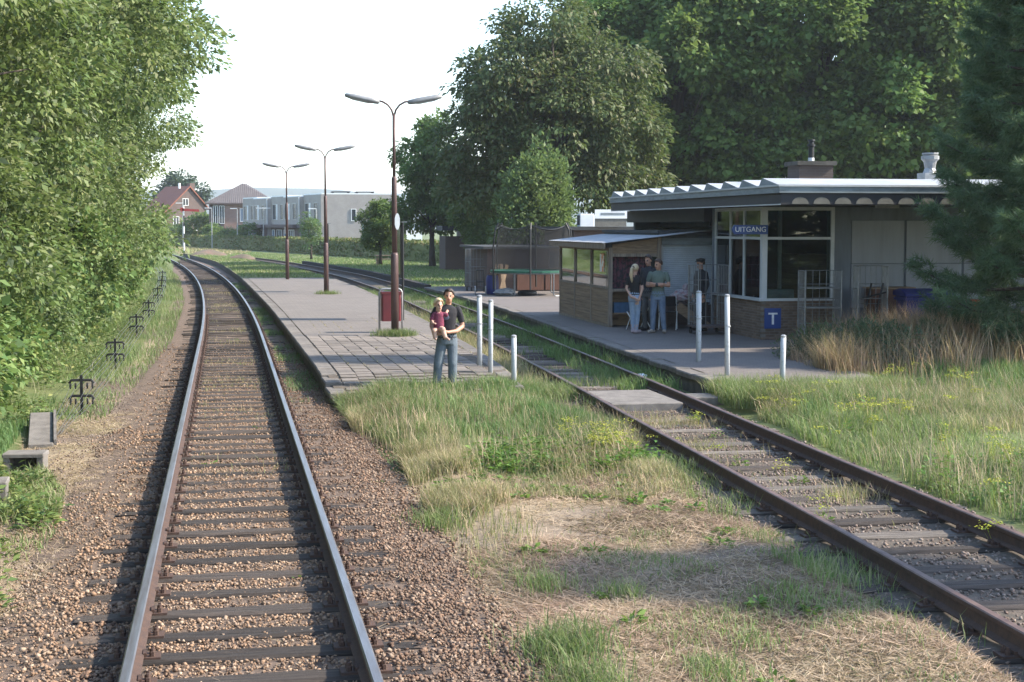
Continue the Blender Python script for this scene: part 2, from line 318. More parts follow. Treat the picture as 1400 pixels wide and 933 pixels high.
def npmesh(name, V, Fc, m, smooth=False):
    """V (n,3); Fc (m,k) with k=3 or 4"""
    me = bpy.data.meshes.new(name); V = np.asarray(V, np.float32); Fc = np.asarray(Fc, np.int32); k = Fc.shape[1]
    me.vertices.add(len(V)); me.vertices.foreach_set('co', V.ravel())
    me.loops.add(Fc.size); me.loops.foreach_set('vertex_index', Fc.ravel())
    me.polygons.add(len(Fc)); me.polygons.foreach_set('loop_start', np.arange(0, Fc.size, k, dtype=np.int32))
    me.polygons.foreach_set('loop_total', np.full(len(Fc), k, np.int32))
    if smooth: me.polygons.foreach_set('use_smooth', np.ones(len(Fc), bool))
    me.materials.append(M[m] if isinstance(m, str) else m); me.update(calc_edges=True); me.validate(); return me
ORD = ['first', 'second', 'third', 'fourth', 'fifth', 'sixth', 'seventh', 'eighth', 'ninth', 'tenth', 'eleventh', 'twelfth', 'thirteenth', 'fourteenth', 'fifteenth', 'sixteenth', 'seventeenth', 'eighteenth', 'nineteenth', 'twentieth']

# ------------------------------------------------------------------ layout curves (metres; +y along the near track)
def interp(tab, y):
    ys = [t[1] for t in tab]; xs = [t[0] for t in tab]
    return np.interp(y, ys, xs)
def smooth_tab(tab):
    """Catmull-Rom resample"""
    out = []
    for i in range(len(tab) - 1):
        p0 = tab[max(i - 1, 0)]; p1 = tab[i]; p2 = tab[i + 1]; p3 = tab[min(i + 2, len(tab) - 1)]
        for k in range(8):
            t = k / 8
            q = [0.5 * (2 * p1[j] + (p2[j] - p0[j]) * t + (2 * p0[j] - 5 * p1[j] + 4 * p2[j] - p3[j]) * t * t + (3 * p1[j] - p0[j] - 3 * p2[j] + p3[j]) * t ** 3) for j in (0, 1)]
            out.append(tuple(q))
    out.append(tab[-1]); return out
def main_x(y):
    y = np.asarray(y, float); return 0.115 - 4.35e-4 * np.clip(y - 37, 0, None) ** 2
SID = smooth_tab([(5.75, 2), (6.03, 9.4), (6.17, 12.5), (6.46, 20.9), (6.66, 26), (6.83, 32), (7.08, 42), (7.25, 55), (7.33, 67), (7.0, 84), (6.1, 98), (3.6, 124), (0.6, 146)])
def sid_x(y): return interp(SID, y)
PL_L = smooth_tab([(1.70, 24), (1.66, 26), (1.62, 32), (1.52, 41), (1.41, 50.3), (1.14, 64), (0.77, 79.4), (0.05, 100), (-0.9, 120), (-4.17, 156)])
PL_R = smooth_tab([(4.90, 24), (4.99, 26.8), (5.30, 34), (5.50, 46.5), (5.62, 63), (5.40, 76), (4.75, 92), (3.2, 112), (-0.5, 142), (-3.6, 156)])
PR_L = smooth_tab([(8.08, 24), (8.17, 28.5), (8.37, 35.5), (8.62, 44), (8.70, 50), (8.62, 57), (8.45, 66)])
def ground_z(x, y):
    x = np.asarray(x, float); y = np.asarray(y, float)
    z = np.full(np.broadcast(x, y).shape, -0.075)
    def ss(a, b, t): t = np.clip((t - a) / (b - a), 0, 1); return t * t * (3 - 2 * t)
    z = z + 0.085 * ss(1.9, 2.7, x) * (1 - ss(4.6, 5.3, x)) * (1 - ss(26, 30, y)) + 0.13 * ss(18, 25, y) * (1 - ss(25.5, 27, y)) * ss(1.6, 2.6, x) * (1 - ss(4.5, 5.2, x))
    z = z + 0.12 * ss(7.7, 9.5, x) * (1 - ss(60, 70, y)) + 0.15 * ss(11, 14, x) * ss(22, 27, y) * (1 - ss(40, 60, y))
    z = z + 0.5 * (1 - ss(-8, -2.9, x)) * ss(-60, -40, x) * (1 - ss(150, 200, y))
    z = z + 0.03 * np.sin(x * 2.1 + 1.3 * np.sin(y * 0.9)) * np.sin(y * 1.7 + 0.5) * (np.abs(x - 0.1) > 2.3) * (y < 60)
    return z

# ================================================================== the setting
def np_noise(x, y, seed=0):
    r = np.random.RandomState(seed); o = np.zeros(np.broadcast(x, y).shape)
    for k in range(5):
        a, b, c, d = r.uniform(-1, 1, 4); fr = 0.5 * 1.8 ** k
        o = o + np.sin(x * fr * (1 + 0.4 * a) + 6 * c + 2 * np.sin(y * fr * 0.6 + 3 * b)) * np.sin(y * fr * (1 + 0.4 * b) + 6 * d) / 1.5 ** k
    return o
# ground: one sheet, fine near the camera, out past the hills
gx = np.unique(np.concatenate([np.arange(-9, 20, 0.22), np.array([-6000, -3000, -1500, -700, -300, -150, -90, -60, -40, -28, -20, -15, -12, -10, 22, 25, 30, 38, 50, 70, 100, 160, 300, 700, 1500, 3000, 6000])]))
gy_ = np.unique(np.concatenate([np.arange(3, 45, 0.22), np.arange(45, 120, 1.5), np.array([-400, -150, -60, -25, -10, -3, 130, 145, 160, 180, 200, 230, 270, 320, 400, 550, 800, 1200, 2000, 3500, 5500, 7500])]))
GX, GY = np.meshgrid(gx, gy_); GZ = ground_z(GX, GY)
nx, ny = len(gx), len(gy_)
idx = np.arange(nx * ny).reshape(ny, nx)
quads = np.stack([idx[:-1, :-1], idx[:-1, 1:], idx[1:, 1:], idx[1:, :-1]], -1).reshape(-1, 4)
def ground_material():
    m, N, L, B = nodes('ground_soil_and_turf')
    at = N.new('ShaderNodeAttribute'); at.attribute_name = 'cover'; sp = N.new('ShaderNodeSeparateColor'); L.new(at.outputs['Color'], sp.inputs[0])
    f = noise(N, L, 0.8, 6, 0.65); f2 = noise(N, L, 12, 5, 0.7); f3 = noise(N, L, 60, 3)
    soil = mixc(N, L, f2, (0.10, 0.075, 0.055), (0.20, 0.15, 0.11))
    thatch = mixc(N, L, f3, (0.22, 0.165, 0.105), (0.40, 0.315, 0.215))
    green = mixc(N, L, f2, (0.060, 0.095, 0.022), (0.125, 0.155, 0.045)); green = mixc(N, L, ramp(N, L, f, [(0.4, 0.0), (0.75, 0.55)]), green, (0.19, 0.175, 0.07))
    def th(ch):
        a = N.new('ShaderNodeMath'); a.operation = 'ADD'; L.new(ch, a.inputs[0]); b = N.new('ShaderNodeMath'); b.operation = 'MULTIPLY_ADD'; L.new(f2, b.inputs[0]); b.inputs[1].default_value = 0.7; b.inputs[2].default_value = -0.35
        L.new(b.outputs[0], a.inputs[1]); return ramp(N, L, a.outputs[0], [(0.35, 0.0), (0.65, 1.0)])
    col = mixc(N, L, th(sp.outputs[0]), soil, thatch); col = mixc(N, L, th(sp.outputs[1]), col, green)
    L.new(col, B.inputs['Base Color']); B.inputs['Roughness'].default_value = 0.95
    bumpn(N, L, B, f3, 0.5, 0.03); return m
me = npmesh('ground', np.stack([GX, GY, GZ], -1).reshape(-1, 3), quads, ground_material(), True)
ca = me.color_attributes.new('cover', 'FLOAT_COLOR', 'POINT')
nz = np_noise(GX, GY, 3) * 0.25
wedge = (GX > 1.9) & (GX < 5.6)
th_ = np.where(wedge & (GY < 19), 0.75 + nz, 0.15) ; th_ = np.where((GX < -1.4) & (GX > -4), 0.45 + nz, th_); th_ = np.where(GX > 7.6, 0.35 + nz, th_)
gr = np.where(wedge & (GY >= 18.2), 0.9, 0.05 + nz * 0.8); gr = np.where((GX < -2.0) & (GY > 23), 0.75 + nz, gr); gr = np.where(GX < -2.8, 0.9, gr); gr = np.where(GX > 7.7, 0.85 + nz * 0.6, gr); gr = np.where(GY > 75, 0.9 + nz * 0.5, gr)
gr = np.where((GX > 4.9) & (GX < 8.2) & (GY > 27), 0.75 + nz, gr)
cc = np.zeros((nx * ny, 4), np.float32); cc[:, 0] = np.clip(th_, 0, 1).ravel(); cc[:, 1] = np.clip(gr, 0, 1).ravel(); cc[:, 3] = 1
ca.data.foreach_set('color', cc.ravel())
struct(link('ground', me))

# hills on the horizon
hv = []; hf = []; xs = np.linspace(-4200, 6200, 105)
for i, x in enumerate(xs):
    h = 1.16 * 92 + 20 * math.sin(x / 900 + 1.0) + 9 * math.sin(x / 310 + 2) + 4 * math.sin(x / 120) + 2.0 * math.sin(x / 47) + 14 * math.exp(-((x - 350) / 500.) ** 2)
    k_ = 0.42; hv += [(x * k_, 4700 * k_, -1), (x * k_, 5200 * k_, h * 0.62 * k_), (x * k_, 5600 * k_, h * k_), (x * k_, 6600 * k_, h * 0.9 * k_), (x * k_, 7000 * k_, -1)]
for i in range(len(xs) - 1):
    for k in range(4): a = i * 5 + k; hf.append((a, a + 5, a + 6, a + 1))
mb = MB(); mb.add(hv, hf); struct(mb.build('hills', 'hill', smooth=True))

# ------------------------------------------------------------------ ballast beds
def ribbon(name, xf, ys, prof, m, seed=1, amp=0.012):
    rs = np.random.RandomState(seed); V = []; k = len(prof)
    for y in ys:
        c = float(xf(y)); dx = float(xf(y + 0.5) - xf(y - 0.5)); n = Vector((1, -dx, 0)).normalized()
        for o, z in prof: V.append((c + n.x * o, y + n.y * o, z + rs.uniform(-amp, amp) * (1 if y < 60 else 0.3)))
    V = np.array(V); i = np.arange((len(ys)) * k).reshape(len(ys), k)
    Q = np.stack([i[:-1, :-1], i[:-1, 1:], i[1:, 1:], i[1:, :-1]], -1).reshape(-1, 4)
    return link(name, npmesh(name, V, Q, m, True))
ysm = np.concatenate([np.arange(3, 40, 0.2), np.arange(40, 215, 1.0)])
struct(ribbon('ballast_bed', main_x, ysm, [(-2.3, -0.20), (-1.85, -0.07), (-1.35, -0.045), (-1.0, -0.035), (-0.75, -0.035), (-0.4, -0.037), (0, -0.037), (0.4, -0.037), (0.75, -0.035), (1.0, -0.03), (1.35, -0.03), (1.8, -0.05), (2.15, -0.20)], 'ballast'))
yss = np.concatenate([np.arange(3, 40, 0.25), np.arange(40, 140, 1.0)])
struct(ribbon('siding_bed', sid_x, yss, [(-1.75, -0.22), (-1.35, -0.075), (-1.0, -0.03), (-0.5, -0.034), (0, -0.036), (0.5, -0.034), (1.0, -0.03), (1.35, -0.075), (1.7, -0.22)], 'ballast_grey', 2))

# loose stones: real little rocks near the camera
OCT = np.array([(1, 0, 0), (-1, 0, 0), (0, 1, 0), (0, -1, 0), (0, 0, 1), (0, 0, -1)], float)
OCF = np.array([(0, 2, 4), (2, 1, 4), (1, 3, 4), (3, 0, 4), (2, 0, 5), (1, 2, 5), (3, 1, 5), (0, 3, 5)])
def stones(name, x, y, z, size, m, seed):
    rs = np.random.RandomState(seed); n = len(x)
    v = OCT[None] * rs.uniform(0.6, 1.15, (n, 1, 3)) + rs.uniform(-0.28, 0.28, (n, 6, 3))
    q = rs.normal(size=(n, 4)); q /= np.linalg.norm(q, axis=1)[:, None]; w, a, b, c = q.T
    Rm = np.stack([1 - 2 * (b * b + c * c), 2 * (a * b - w * c), 2 * (a * c + w * b), 2 * (a * b + w * c), 1 - 2 * (a * a + c * c), 2 * (b * c - w * a), 2 * (a * c - w * b), 2 * (b * c + w * a), 1 - 2 * (a * a + b * b)], -1).reshape(n, 3, 3)
    v = np.einsum('nij,nkj->nki', Rm, v) * size[:, None, None] * np.array([1, 1, 0.8]) + np.stack([x, y, z], -1)[:, None]
    f = (OCF[None] + (np.arange(n) * 6)[:, None, None]).reshape(-1, 3)
    return npmesh(name, v.reshape(-1, 3), f, m)
rs = np.random.RandomState(5)
SP = 0.61
def sleeper_ys(y0, y1, sp, seed):
    r = random.Random(seed); o = []; y = y0
    while y < y1: o.append(y + r.uniform(-0.025, 0.025)); y += sp
    return o
SL_MAIN = sleeper_ys(6.2, 178, SP, 1)
def near_sleeper(y, ys, half):
    a = np.array(ys); j = np.searchsorted(a, y); j = np.clip(j, 1, len(a) - 1)
    return np.minimum(np.abs(y - a[j]), np.abs(y - a[j - 1])) < half
n = 70000
y = 8.3 + (40 - 8.3) * rs.beta(0.75, 1.7, n); off = rs.uniform(-2.05, 2.15, n) + rs.normal(0, 0.08, n)
keep = ~(near_sleeper(y, SL_MAIN, 0.125) & (np.abs(off) < 1.28) & (rs.rand(n) < 0.90)); keep &= ~((np.abs(np.abs(off) - 0.75) < 0.075))
keep &= ~((off < -1.15) & (rs.rand(n) < np.clip((-1.15 - off) / 0.75, 0, 1) * 0.9 + 0.45 * (np_noise(off * 2, y, 9) > 0.1))); keep &= ~((off > 1.6) & (rs.rand(n) < (off - 1.6) / 0.6))
y, off = y[keep], off[keep]; sz = 0.009 + 0.021 * rs.beta(1.1, 2.2, len(y)); sz = np.where(np.abs(off) < 0.7, sz * 0.85, sz)
zz = -0.036 + sz * 0.35 + rs.uniform(0, 0.012, len(y)) - 0.06 * np.clip(np.abs(off) - 1.75, 0, 0.4) + np.where((off > 0.85) & (off < 1.5), 0.018, 0)
rk = (off > 0.8) | ((off < -0.8) & (off > -1.15)); xx_ = main_x(y) + off
stuff(link('ballast_stones', stones('ballast_stones', xx_[~rk], y[~rk], zz[~rk], sz[~rk], 'stones', 11)), 'loose brown ballast stones between the main rails and on the left shoulder', 'gravel')
stuff(link('rust_stained_stones', stones('rust_stained_stones', xx_[rk], y[rk], zz[rk], sz[rk], 'stones_rusty', 14)), 'darker rust-stained ballast stones right of the main track', 'gravel')
n = 17000
y = rs.uniform(8.5, 27, n); off = rs.uniform(-1.35, 1.3, n); SL_SID = sleeper_ys(6.0, 60, 0.68, 4)
keep = ~(near_sleeper(y, SL_SID, 0.12) & (rs.rand(n) < 0.86)) & (np.abs(np.abs(off) - 0.75) > 0.075); y, off = y[keep], off[keep]
sz = 0.010 + 0.02 * rs.beta(1.2, 2.0, len(y))
stuff(link('siding_stones', stones('siding_stones', sid_x(y) + off, y, -0.036 + sz * 0.35, sz, 'stones_grey', 12)), 'loose greyish stones scattered along the rusty siding track', 'gravel')
n = 3800
y = 9 + 22 * rs.beta(0.9, 1.4, n); x = rs.uniform(-2.6, -1.5, n); sz = rs.uniform(0.008, 0.022, n)
stuff(link('verge_gravel', stones('verge_gravel', x, y, ground_z(x, y) + 0.01 + sz * 0.3, sz, 'stones_grey', 13)), 'pale gravel on the verge left of the main track', 'gravel')

# ------------------------------------------------------------------ tracks
RAILP = [(-0.062, 0.0), (0.062, 0.0), (0.062, 0.012), (0.012, 0.030), (0.009, 0.105), (0.035, 0.118), (0.036, 0.146), (0.026, 0.154), (-0.026, 0.154), (-0.036, 0.146), (-0.035, 0.118), (-0.009, 0.105), (-0.012, 0.030), (-0.062, 0.012)]
def rail_mesh(xf, side, ys, top):
    V = []; F_ = []; mi = []; k = len(RAILP)
    for y in ys:
        c = float(xf(y)); dx = float(xf(y + 0.5) - xf(y - 0.5)); nn = Vector((1, -dx, 0)).normalized()
        for o, z in RAILP: V.append((c + nn.x * (side * 0.753 + o), y + nn.y * (side * 0.753 + o), 0.018 + z))
    for i in range(len(ys) - 1):
        for j in range(k):
            F_.append((i * k + j, i * k + (j + 1) % k, (i + 1) * k + (j + 1) % k, (i + 1) * k + j)); mi.append(1 if j in (6, 7, 8) else 0)
    m = MB(); m.v = V; m.f = F_; m.m = mi
    return m.mesh('rail', ['rail_side', top], False)
def sleeper_mesh(seed, m, L_=2.5, w=0.22):
    r = random.Random(seed); mb = MB(); n = 7; V = []
    for i in range(n):
        x = -L_ / 2 + L_ * i / (n - 1); j = lambda a=0.012: r.uniform(-a, a)
        e = 0.02 if i in (0, n - 1) else 0
        V += [(x + j(), -w / 2 + j(), -0.15), (x + j(), -w / 2 + e + j(), -0.02 + j(.006)), (x + j(), -w / 2 + 0.03 + j(), j(.006) - e), (x, j(0.03), -0.006 + j(.008) - e), (x + j(), w / 2 - 0.03 + j(), j(.006) - e), (x + j(), w / 2 - e + j(), -0.02 + j(.006)), (x, w / 2 + j(), -0.15)]
    F_ = []
    for i in range(n - 1):
        for k in range(6): a = i * 7 + k; F_.append((a, a + 7, a + 8, a + 1))
    F_ += [tuple(range(7)), tuple(range(n * 7 - 1, n * 7 - 8, -1))]
    return mb.add(V, F_).mesh('sleeper', m)
def plate_mesh():
    mb = MB(); mb.box(-0.17, 0.17, -0.075, 0.075, -0.004, 0.017)
    for s in (-1, 1):
        mb.box(s * 0.066 - 0.012, s * 0.066 + 0.012, -0.06, 0.06, 0.017, 0.045)
        for q in (-1, 1): mb.lathe([(0.020, 0.0), (0.020, 0.03), (0.012, 0.034), (0.011, 0.055)], (s * 0.115, q * 0.035, 0.017), 6)
    return mb.mesh('baseplate', 'plate')
PLATE = plate_mesh()
def make_track(label, xf, ys, sl, mats, top, nplate, jit, group=None, L_=2.5):
    t = thing('railway_track', label, 'railway track')
    for s in (-1, 1): link('rail', rail_mesh(xf, s, ys, top), t)
    meshes = [sleeper_mesh(20 + k, m, L_) for k, m in enumerate(mats)]; r = random.Random(3)
    for i, y in enumerate(sl):
        c = float(xf(y)); a = -math.atan(float(xf(y + 0.5) - xf(y - 0.5)))
        s = link('sleeper', meshes[r.randrange(len(meshes))], t, (c + r.uniform(-jit, jit), y, r.uniform(-0.026, 0.004)), a + r.uniform(-0.02, 0.02))
        if i < nplate:
            for q in (-1, 1): link('baseplate', PLATE, s, (q * 0.753 + c - s.location.x, 0, 0.0), 0)
    return t
ysr = np.concatenate([np.arange(4, 36, 4), np.arange(36, 215, 2.0)])
make_track('curving main track with polished rails on dark wooden sleepers', main_x, ysr, SL_MAIN, ['sleeper'] * 6, 'rail_top', 75, 0.07)
make_track('rusty brown siding track half buried in weeds between the two platforms', sid_x, np.concatenate([np.arange(3, 140, 1.5)]), SL_SID, ['sleeper_grey', 'sleeper', 'sleeper_grey', 'sleeper'], 'rail_top_rusty', 30, 0.08)

# ------------------------------------------------------------------ platforms
def sheet_between(name, lf, rf, ys, z, m, parent=None):
    V = []
    for y in ys:
        a, b = float(lf(y)), float(rf(y))
        for t in (0, 0.25, 0.5, 0.75, 1): V.append((a + (b - a) * t, y, z(y) if callable(z) else z))
    k = 5; i = np.arange(len(ys) * k).reshape(len(ys), k)
    Q = np.stack([i[:-1, :-1], i[:-1, 1:], i[1:, 1:], i[1:, :-1]], -1).reshape(-1, 4)
    return link(name, npmesh(name, V, Q, m), parent)
def edge_wall(name, xf, ys, z0, z1, th, side, m, parent=None):
    """upright retaining wall with depth under a platform edge"""
    mb = MB(); V = []
    for y in ys:
        a = float(xf(y)); b = a + th * side; V += [(a, y, z0), (a, y, z1(y) if callable(z1) else z1), (b, y, z1(y) if callable(z1) else z1), (b, y, z0)]
    F_ = []
    for i in range(len(ys) - 1):
        for k in range(4): p = i * 4; F_.append((p + k, p + (k + 1) % 4, p + 4 + (k + 1) % 4, p + 4 + k))
    F_ += [(0, 1, 2, 3), tuple(len(ys) * 4 - 4 + q for q in (3, 2, 1, 0))]
    mb.add(V, F_); return mb.build(name, m, parent)
pl = lambda y: interp(PL_L, y); pr = lambda y: interp(PL_R, y)
plat = struct(link('platform', None), 'low island platform of grey concrete tiles between the two tracks')
def ptop(y): return 0.30 - 0.16 * max(0.0, (27.2 - y)) / 2.0
ysl = np.concatenate([np.arange(25.0, 40, 0.5), np.arange(40, 157, 2.0)])
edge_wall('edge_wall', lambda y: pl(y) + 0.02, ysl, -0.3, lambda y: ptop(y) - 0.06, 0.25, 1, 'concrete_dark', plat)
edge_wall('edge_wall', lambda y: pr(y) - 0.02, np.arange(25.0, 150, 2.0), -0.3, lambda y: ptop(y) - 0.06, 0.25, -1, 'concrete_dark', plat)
sheet_between('paving_bed', lambda y: pl(y) + 0.1, lambda y: pr(y) - 0.1, np.concatenate([np.arange(25.0, 37.3, 0.5)]), lambda y: ptop(y) - 0.018, 'ballast_grey', plat)
sheet_between('paving', lambda y: pl(y) + 0.28, lambda y: pr(y) - 0.22, np.arange(36.9, 79, 1.0), 0.298, 'paving', plat)
cop = [MB().bbox(-0.16, 0.14, -0.49, 0.49, -0.09, 0.0, 0.02).mesh('coping_stone', 'coping') for k in range(2)]
rr = random.Random(8)
for yy in np.arange(25.7, 78, 1.0):
    a = -math.atan(float(pl(yy + 0.5) - pl(yy - 0.5)))
    o = link('coping_stone', cop[0], plat, (float(pl(yy)) + 0.13, yy, ptop(yy) + rr.uniform(-0.008, 0.006)), a + rr.uniform(-0.012, 0.012))
for yy in np.arange(26.0, 78, 1.0):
    a = -math.atan(float(pr(yy + 0.5) - pr(yy - 0.5)))
    link('coping_stone', cop[1], plat, (float(pr(yy)) - 0.11, yy, ptop(yy) - 0.01 + rr.uniform(-0.012, 0.004)), a + rr.uniform(-0.015, 0.015))
M['tile'] = mat('concrete_tile', (0.192, 0.165, 0.142), 0.92, 0, (0.125, 0.108, 0.092), 3, 0.35, 45, rnd=0.28)
tile = MB().bbox(-0.147, 0.147, -0.149, 0.149, -0.04, 0.0, 0.006).mesh('paving_tile', 'tile'); ntile = 0; rest = MB(); rest_tris = 0
for row in range(40):
    yy = 25.45 + row * 0.302
    if yy > 37.0: break
    x0 = float(pl(yy)) + 0.44; x1 = float(pr(yy)) - 0.38
    k = 0
    while x0 + k * 0.303 < x1:
        if yy < 26.3 and rr.random() < 0.25: k += 1; continue
        p = (x0 + k * 0.303 + rr.uniform(-.004, .004), yy + (0.1 if k % 2 else 0) + rr.uniform(-.004, .004), ptop(yy) + rr.uniform(-0.008, 0.007))
        if ntile < 300:
            o = link('paving_tile', tile, plat, p, rr.uniform(-0.012, 0.012)); o.rotation_euler = (rr.uniform(-.022, .022), rr.uniform(-.022, .022), o.rotation_euler[2])
        else: rest.bbox(p[0] - 0.147, p[0] + 0.147, p[1] - 0.149, p[1] + 0.149, p[2] - 0.04, p[2], 0.008)
        ntile += 1; k += 1
ro = rest.build('paving_tiles_beyond', 'tile', plat); ro['kind'] = 'stuff'
# grassed far end of the island platform
struct(sheet_between('platform_turf', lambda y: pl(y) + 0.02, lambda y: pr(y) - 0.02, np.arange(77.8, 156, 2.0), lambda y: 0.27 if y > 79 else 0.294, mat('short_turf', (0.095, 0.125, 0.035), 0.95, 0, (0.19, 0.17, 0.075), 0.7, 0.5, 25)))

prl = lambda y: interp(PR_L, y)
plat2 = struct(link('station_platform', None), 'clinker paved platform in front of the station building')
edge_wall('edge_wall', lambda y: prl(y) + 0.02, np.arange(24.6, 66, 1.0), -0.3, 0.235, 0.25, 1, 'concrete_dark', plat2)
sheet_between('paving', lambda y: prl(y) + 0.26, lambda y: 21.0 if y > 31 else 11.2 + max(0, y - 27) * 2.0, np.concatenate([np.arange(24.4, 66.4, 1.0)]), lambda y: 0.298 - 0.14 * max(0, 25.6 - y), 'clinker', plat2)
for yy in np.arange(25.6, 66, 1.0):
    a = -math.atan(float(prl(yy + 0.5) - prl(yy - 0.5)))
    link('coping_stone', cop[1], plat2, (float(prl(yy)) + 0.13, yy, 0.30 - 0.1 * max(0, 25.6 - yy) + rr.uniform(-0.015, 0.006)), a + rr.uniform(-0.015, 0.015))
# dark retaining wall beyond, along the siding
edge = edge_wall('retaining_wall', lambda y: sid_x(y) + 1.38, np.arange(68, 119, 1.5), -0.3, 0.30, 0.3, 1, 'tarred')
tag(edge, 'long low dark retaining wall along the far end of the siding', 'wall')

# level crossing slabs in the siding
def slab(x0, x1, y0, y1, z, label, name='crossing_slab'):
    mb = MB().bbox(x0, x1, y0, y1, z - 0.14, z, 0.015); o = mb.build(name, 'concrete'); return tag(o, label, 'concrete slab')
slab(5.98, 7.16, 23.5, 25.5, 0.095, 'concrete crossing slab lying between the siding rails')
slab(7.42, 8.1, 24.2, 24.85, 0.09, 'narrow concrete crossing slab between siding and station platform')

# spoil heap and rubble at the far end of the island platform
def heap(name, c, r, h, m, label, seed):
    rs = np.random.RandomState(seed); V = []; n = 18; rings = 7
    for i in range(rings):
        t = i / (rings - 1)
        for k in range(n):
            w = 2 * math.pi * k / n; q = (1 - t) * (1 + 0.18 * math.sin(3 * w + seed) + rs.uniform(-.07, .07)); V.append((c[0] + r[0] * q * math.cos(w), c[1] + r[1] * q * math.sin(w), c[2] + h * (1 - (1 - t) ** 1.7) + rs.uniform(-.05, .05) * h))
    F_ = [(i * n + k, i * n + (k + 1) % n, (i + 1) * n + (k + 1) % n, (i + 1) * n + k) for i in range(rings - 1) for k in range(n)]
    o = MB().add(V, F_).build(name, m, smooth=True); return tag(o, label, 'heap')
heap('spoil_heap', (-1.75, 151, 0.20), (1.7, 7, 1), 0.5, 'soil_heap', 'reddish earth spoil heap at the far tip of the island platform', 2)
heap('rubble_heap', (1.4, 128, 0.25), (1.2, 3, 1), 0.4, 'soil_heap', 'small dark rubble heap on the grassy end of the island platform', 5)

# ================================================================== station building
st = thing('station_building', 'low grey station building with folded white roof and brick bay window', 'building', (0, 0, 0))
def part(name, m, parent, *boxes):
    mb = MB()
    for b in boxes: mb.box(*b)
    return mb.build(name, m, parent)
# walls
part('wall', 'wall_grey', st, (13.87, 14.385, 33.95, 34.15, 0.3, 3.36), (14.385, 19.4, 34.02, 34.2, 0.3, 3.36), (19.3, 19.5, 34.2, 45, 0.3, 3.36))
part('rear_wall', 'wall_grey', st, (12.1, 19.3, 44.8, 45.0, 0.3, 3.36))
part('side_wall', 'wall_grey', st, (12.9, 13.05, 37.3, 44.8, 0.3, 3.36), (12.1, 12.9, 37.22, 37.34, 0.3, 3.36))
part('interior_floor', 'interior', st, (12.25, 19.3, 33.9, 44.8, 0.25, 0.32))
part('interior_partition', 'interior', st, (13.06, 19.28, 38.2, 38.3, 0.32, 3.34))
# white boards on the facade
for x0, x1, z0, z1 in ((14.42, 15.73, 2.04, 3.04), (14.42, 15.73, 1.0, 2.02), (15.79, 17.2, 2.04, 3.04), (15.79, 17.2, 1.0, 2.02), (17.26, 19.3, 2.04, 3.04), (17.26, 19.3, 1.0, 2.02)):
    MB().bbox(x0, x1, 33.985, 34.018, z0, z1, 0.006).build('facade_panel', 'panel_white', st)
# brick base of the bay: mortar core and single bricks
core = part('brick_base', 'mortar', st, (12.112, 13.86, 33.662, 33.85, 0.29, 1.19), (12.112, 12.3, 33.85, 37.2, 0.29, 1.19))
brick = MB().bbox(-0.105, 0.105, -0.05, 0.05, 0, 0.053, 0.004).mesh('brick', 'brick_brown')
nb = 0
for c in range(14):
    z = 0.30 + c * 0.064; o = 0.11 if c % 2 else 0
    for k in range(9):
        x = 12.205 + k * 0.22 - o
        if x < 12.15: x = 12.205
        if x + 0.105 < 13.87 and not (c % 2 and k == 0): link('brick', brick, core, (x, 33.70 + random.uniform(-.003, .003), z))
    for k in range(16):
        y = 33.755 + k * 0.22 + o
        if y + 0.105 < 37.22: link('brick', brick, core, (12.15 + random.uniform(-.003, .003), y, z), R(90))
# bay window: sill, posts, transoms, panes
part('window_sill', 'frame', st, (12.03, 13.87, 33.58, 33.75, 1.19, 1.25), (12.03, 12.2, 33.75, 37.2, 1.19, 1.25))
ZT0, ZT1, ZTOP = 2.60, 2.66, 3.35
fr = MB(); fr.box(12.09, 12.22, 33.63, 33.76, 1.25, ZTOP)
for y in (34.96, 35.96, 37.12): fr.box(12.10, 12.17, y - 0.03, y + 0.03, 1.25, ZTOP)
fr.box(13.78, 13.86, 33.66, 33.74, 1.25, ZTOP)
for y0, y1 in ((33.76, 34.93), (34.99, 35.93), (35.99, 37.09)): fr.box(12.105, 12.165, y0, y1, ZT0, ZT1); fr.box(12.105, 12.165, y0, y1, 3.27, ZTOP)
fr.box(12.22, 13.78, 33.67, 33.73, ZT0, ZT1); fr.box(12.22, 13.78, 33.67, 33.73, 3.27, ZTOP)
frame = fr.build('window_frame', 'frame', st)
for y0, y1 in ((33.76, 34.93), (34.99, 35.93), (35.99, 37.09)):
    for z0, z1 in ((1.25, ZT0), (ZT1, 3.27)): part('window_pane', 'glass', frame, (12.130, 12.138, y0, y1, z0, z1))
for z0, z1 in ((1.25, ZT0), (ZT1, 3.27)): part('window_pane', 'glass', frame, (12.22, 13.78, 33.70, 33.708, z0, z1))
# things inside the bay
part('interior_cabinet', 'gutter', st, (12.28, 12.95, 33.82, 34.1, 0.35, 1.45))
part('interior_shelf', 'wood', st, (14.2, 15.0, 36.8, 38.1, 0.32, 2.2))
part('interior_shelf', 'wood_red', st, (12.5, 12.85, 36.0, 37.0, 0.32, 1.9))
part('interior_poster', 'flowercloth', st, (13.2, 13.9, 38.17, 38.19, 1.5, 2.4))
part('interior_post', 'frame', st, (12.72, 12.80, 35.2, 35.28, 0.32, 3.34), (13.45, 13.53, 36.2, 36.28, 0.32, 3.34))
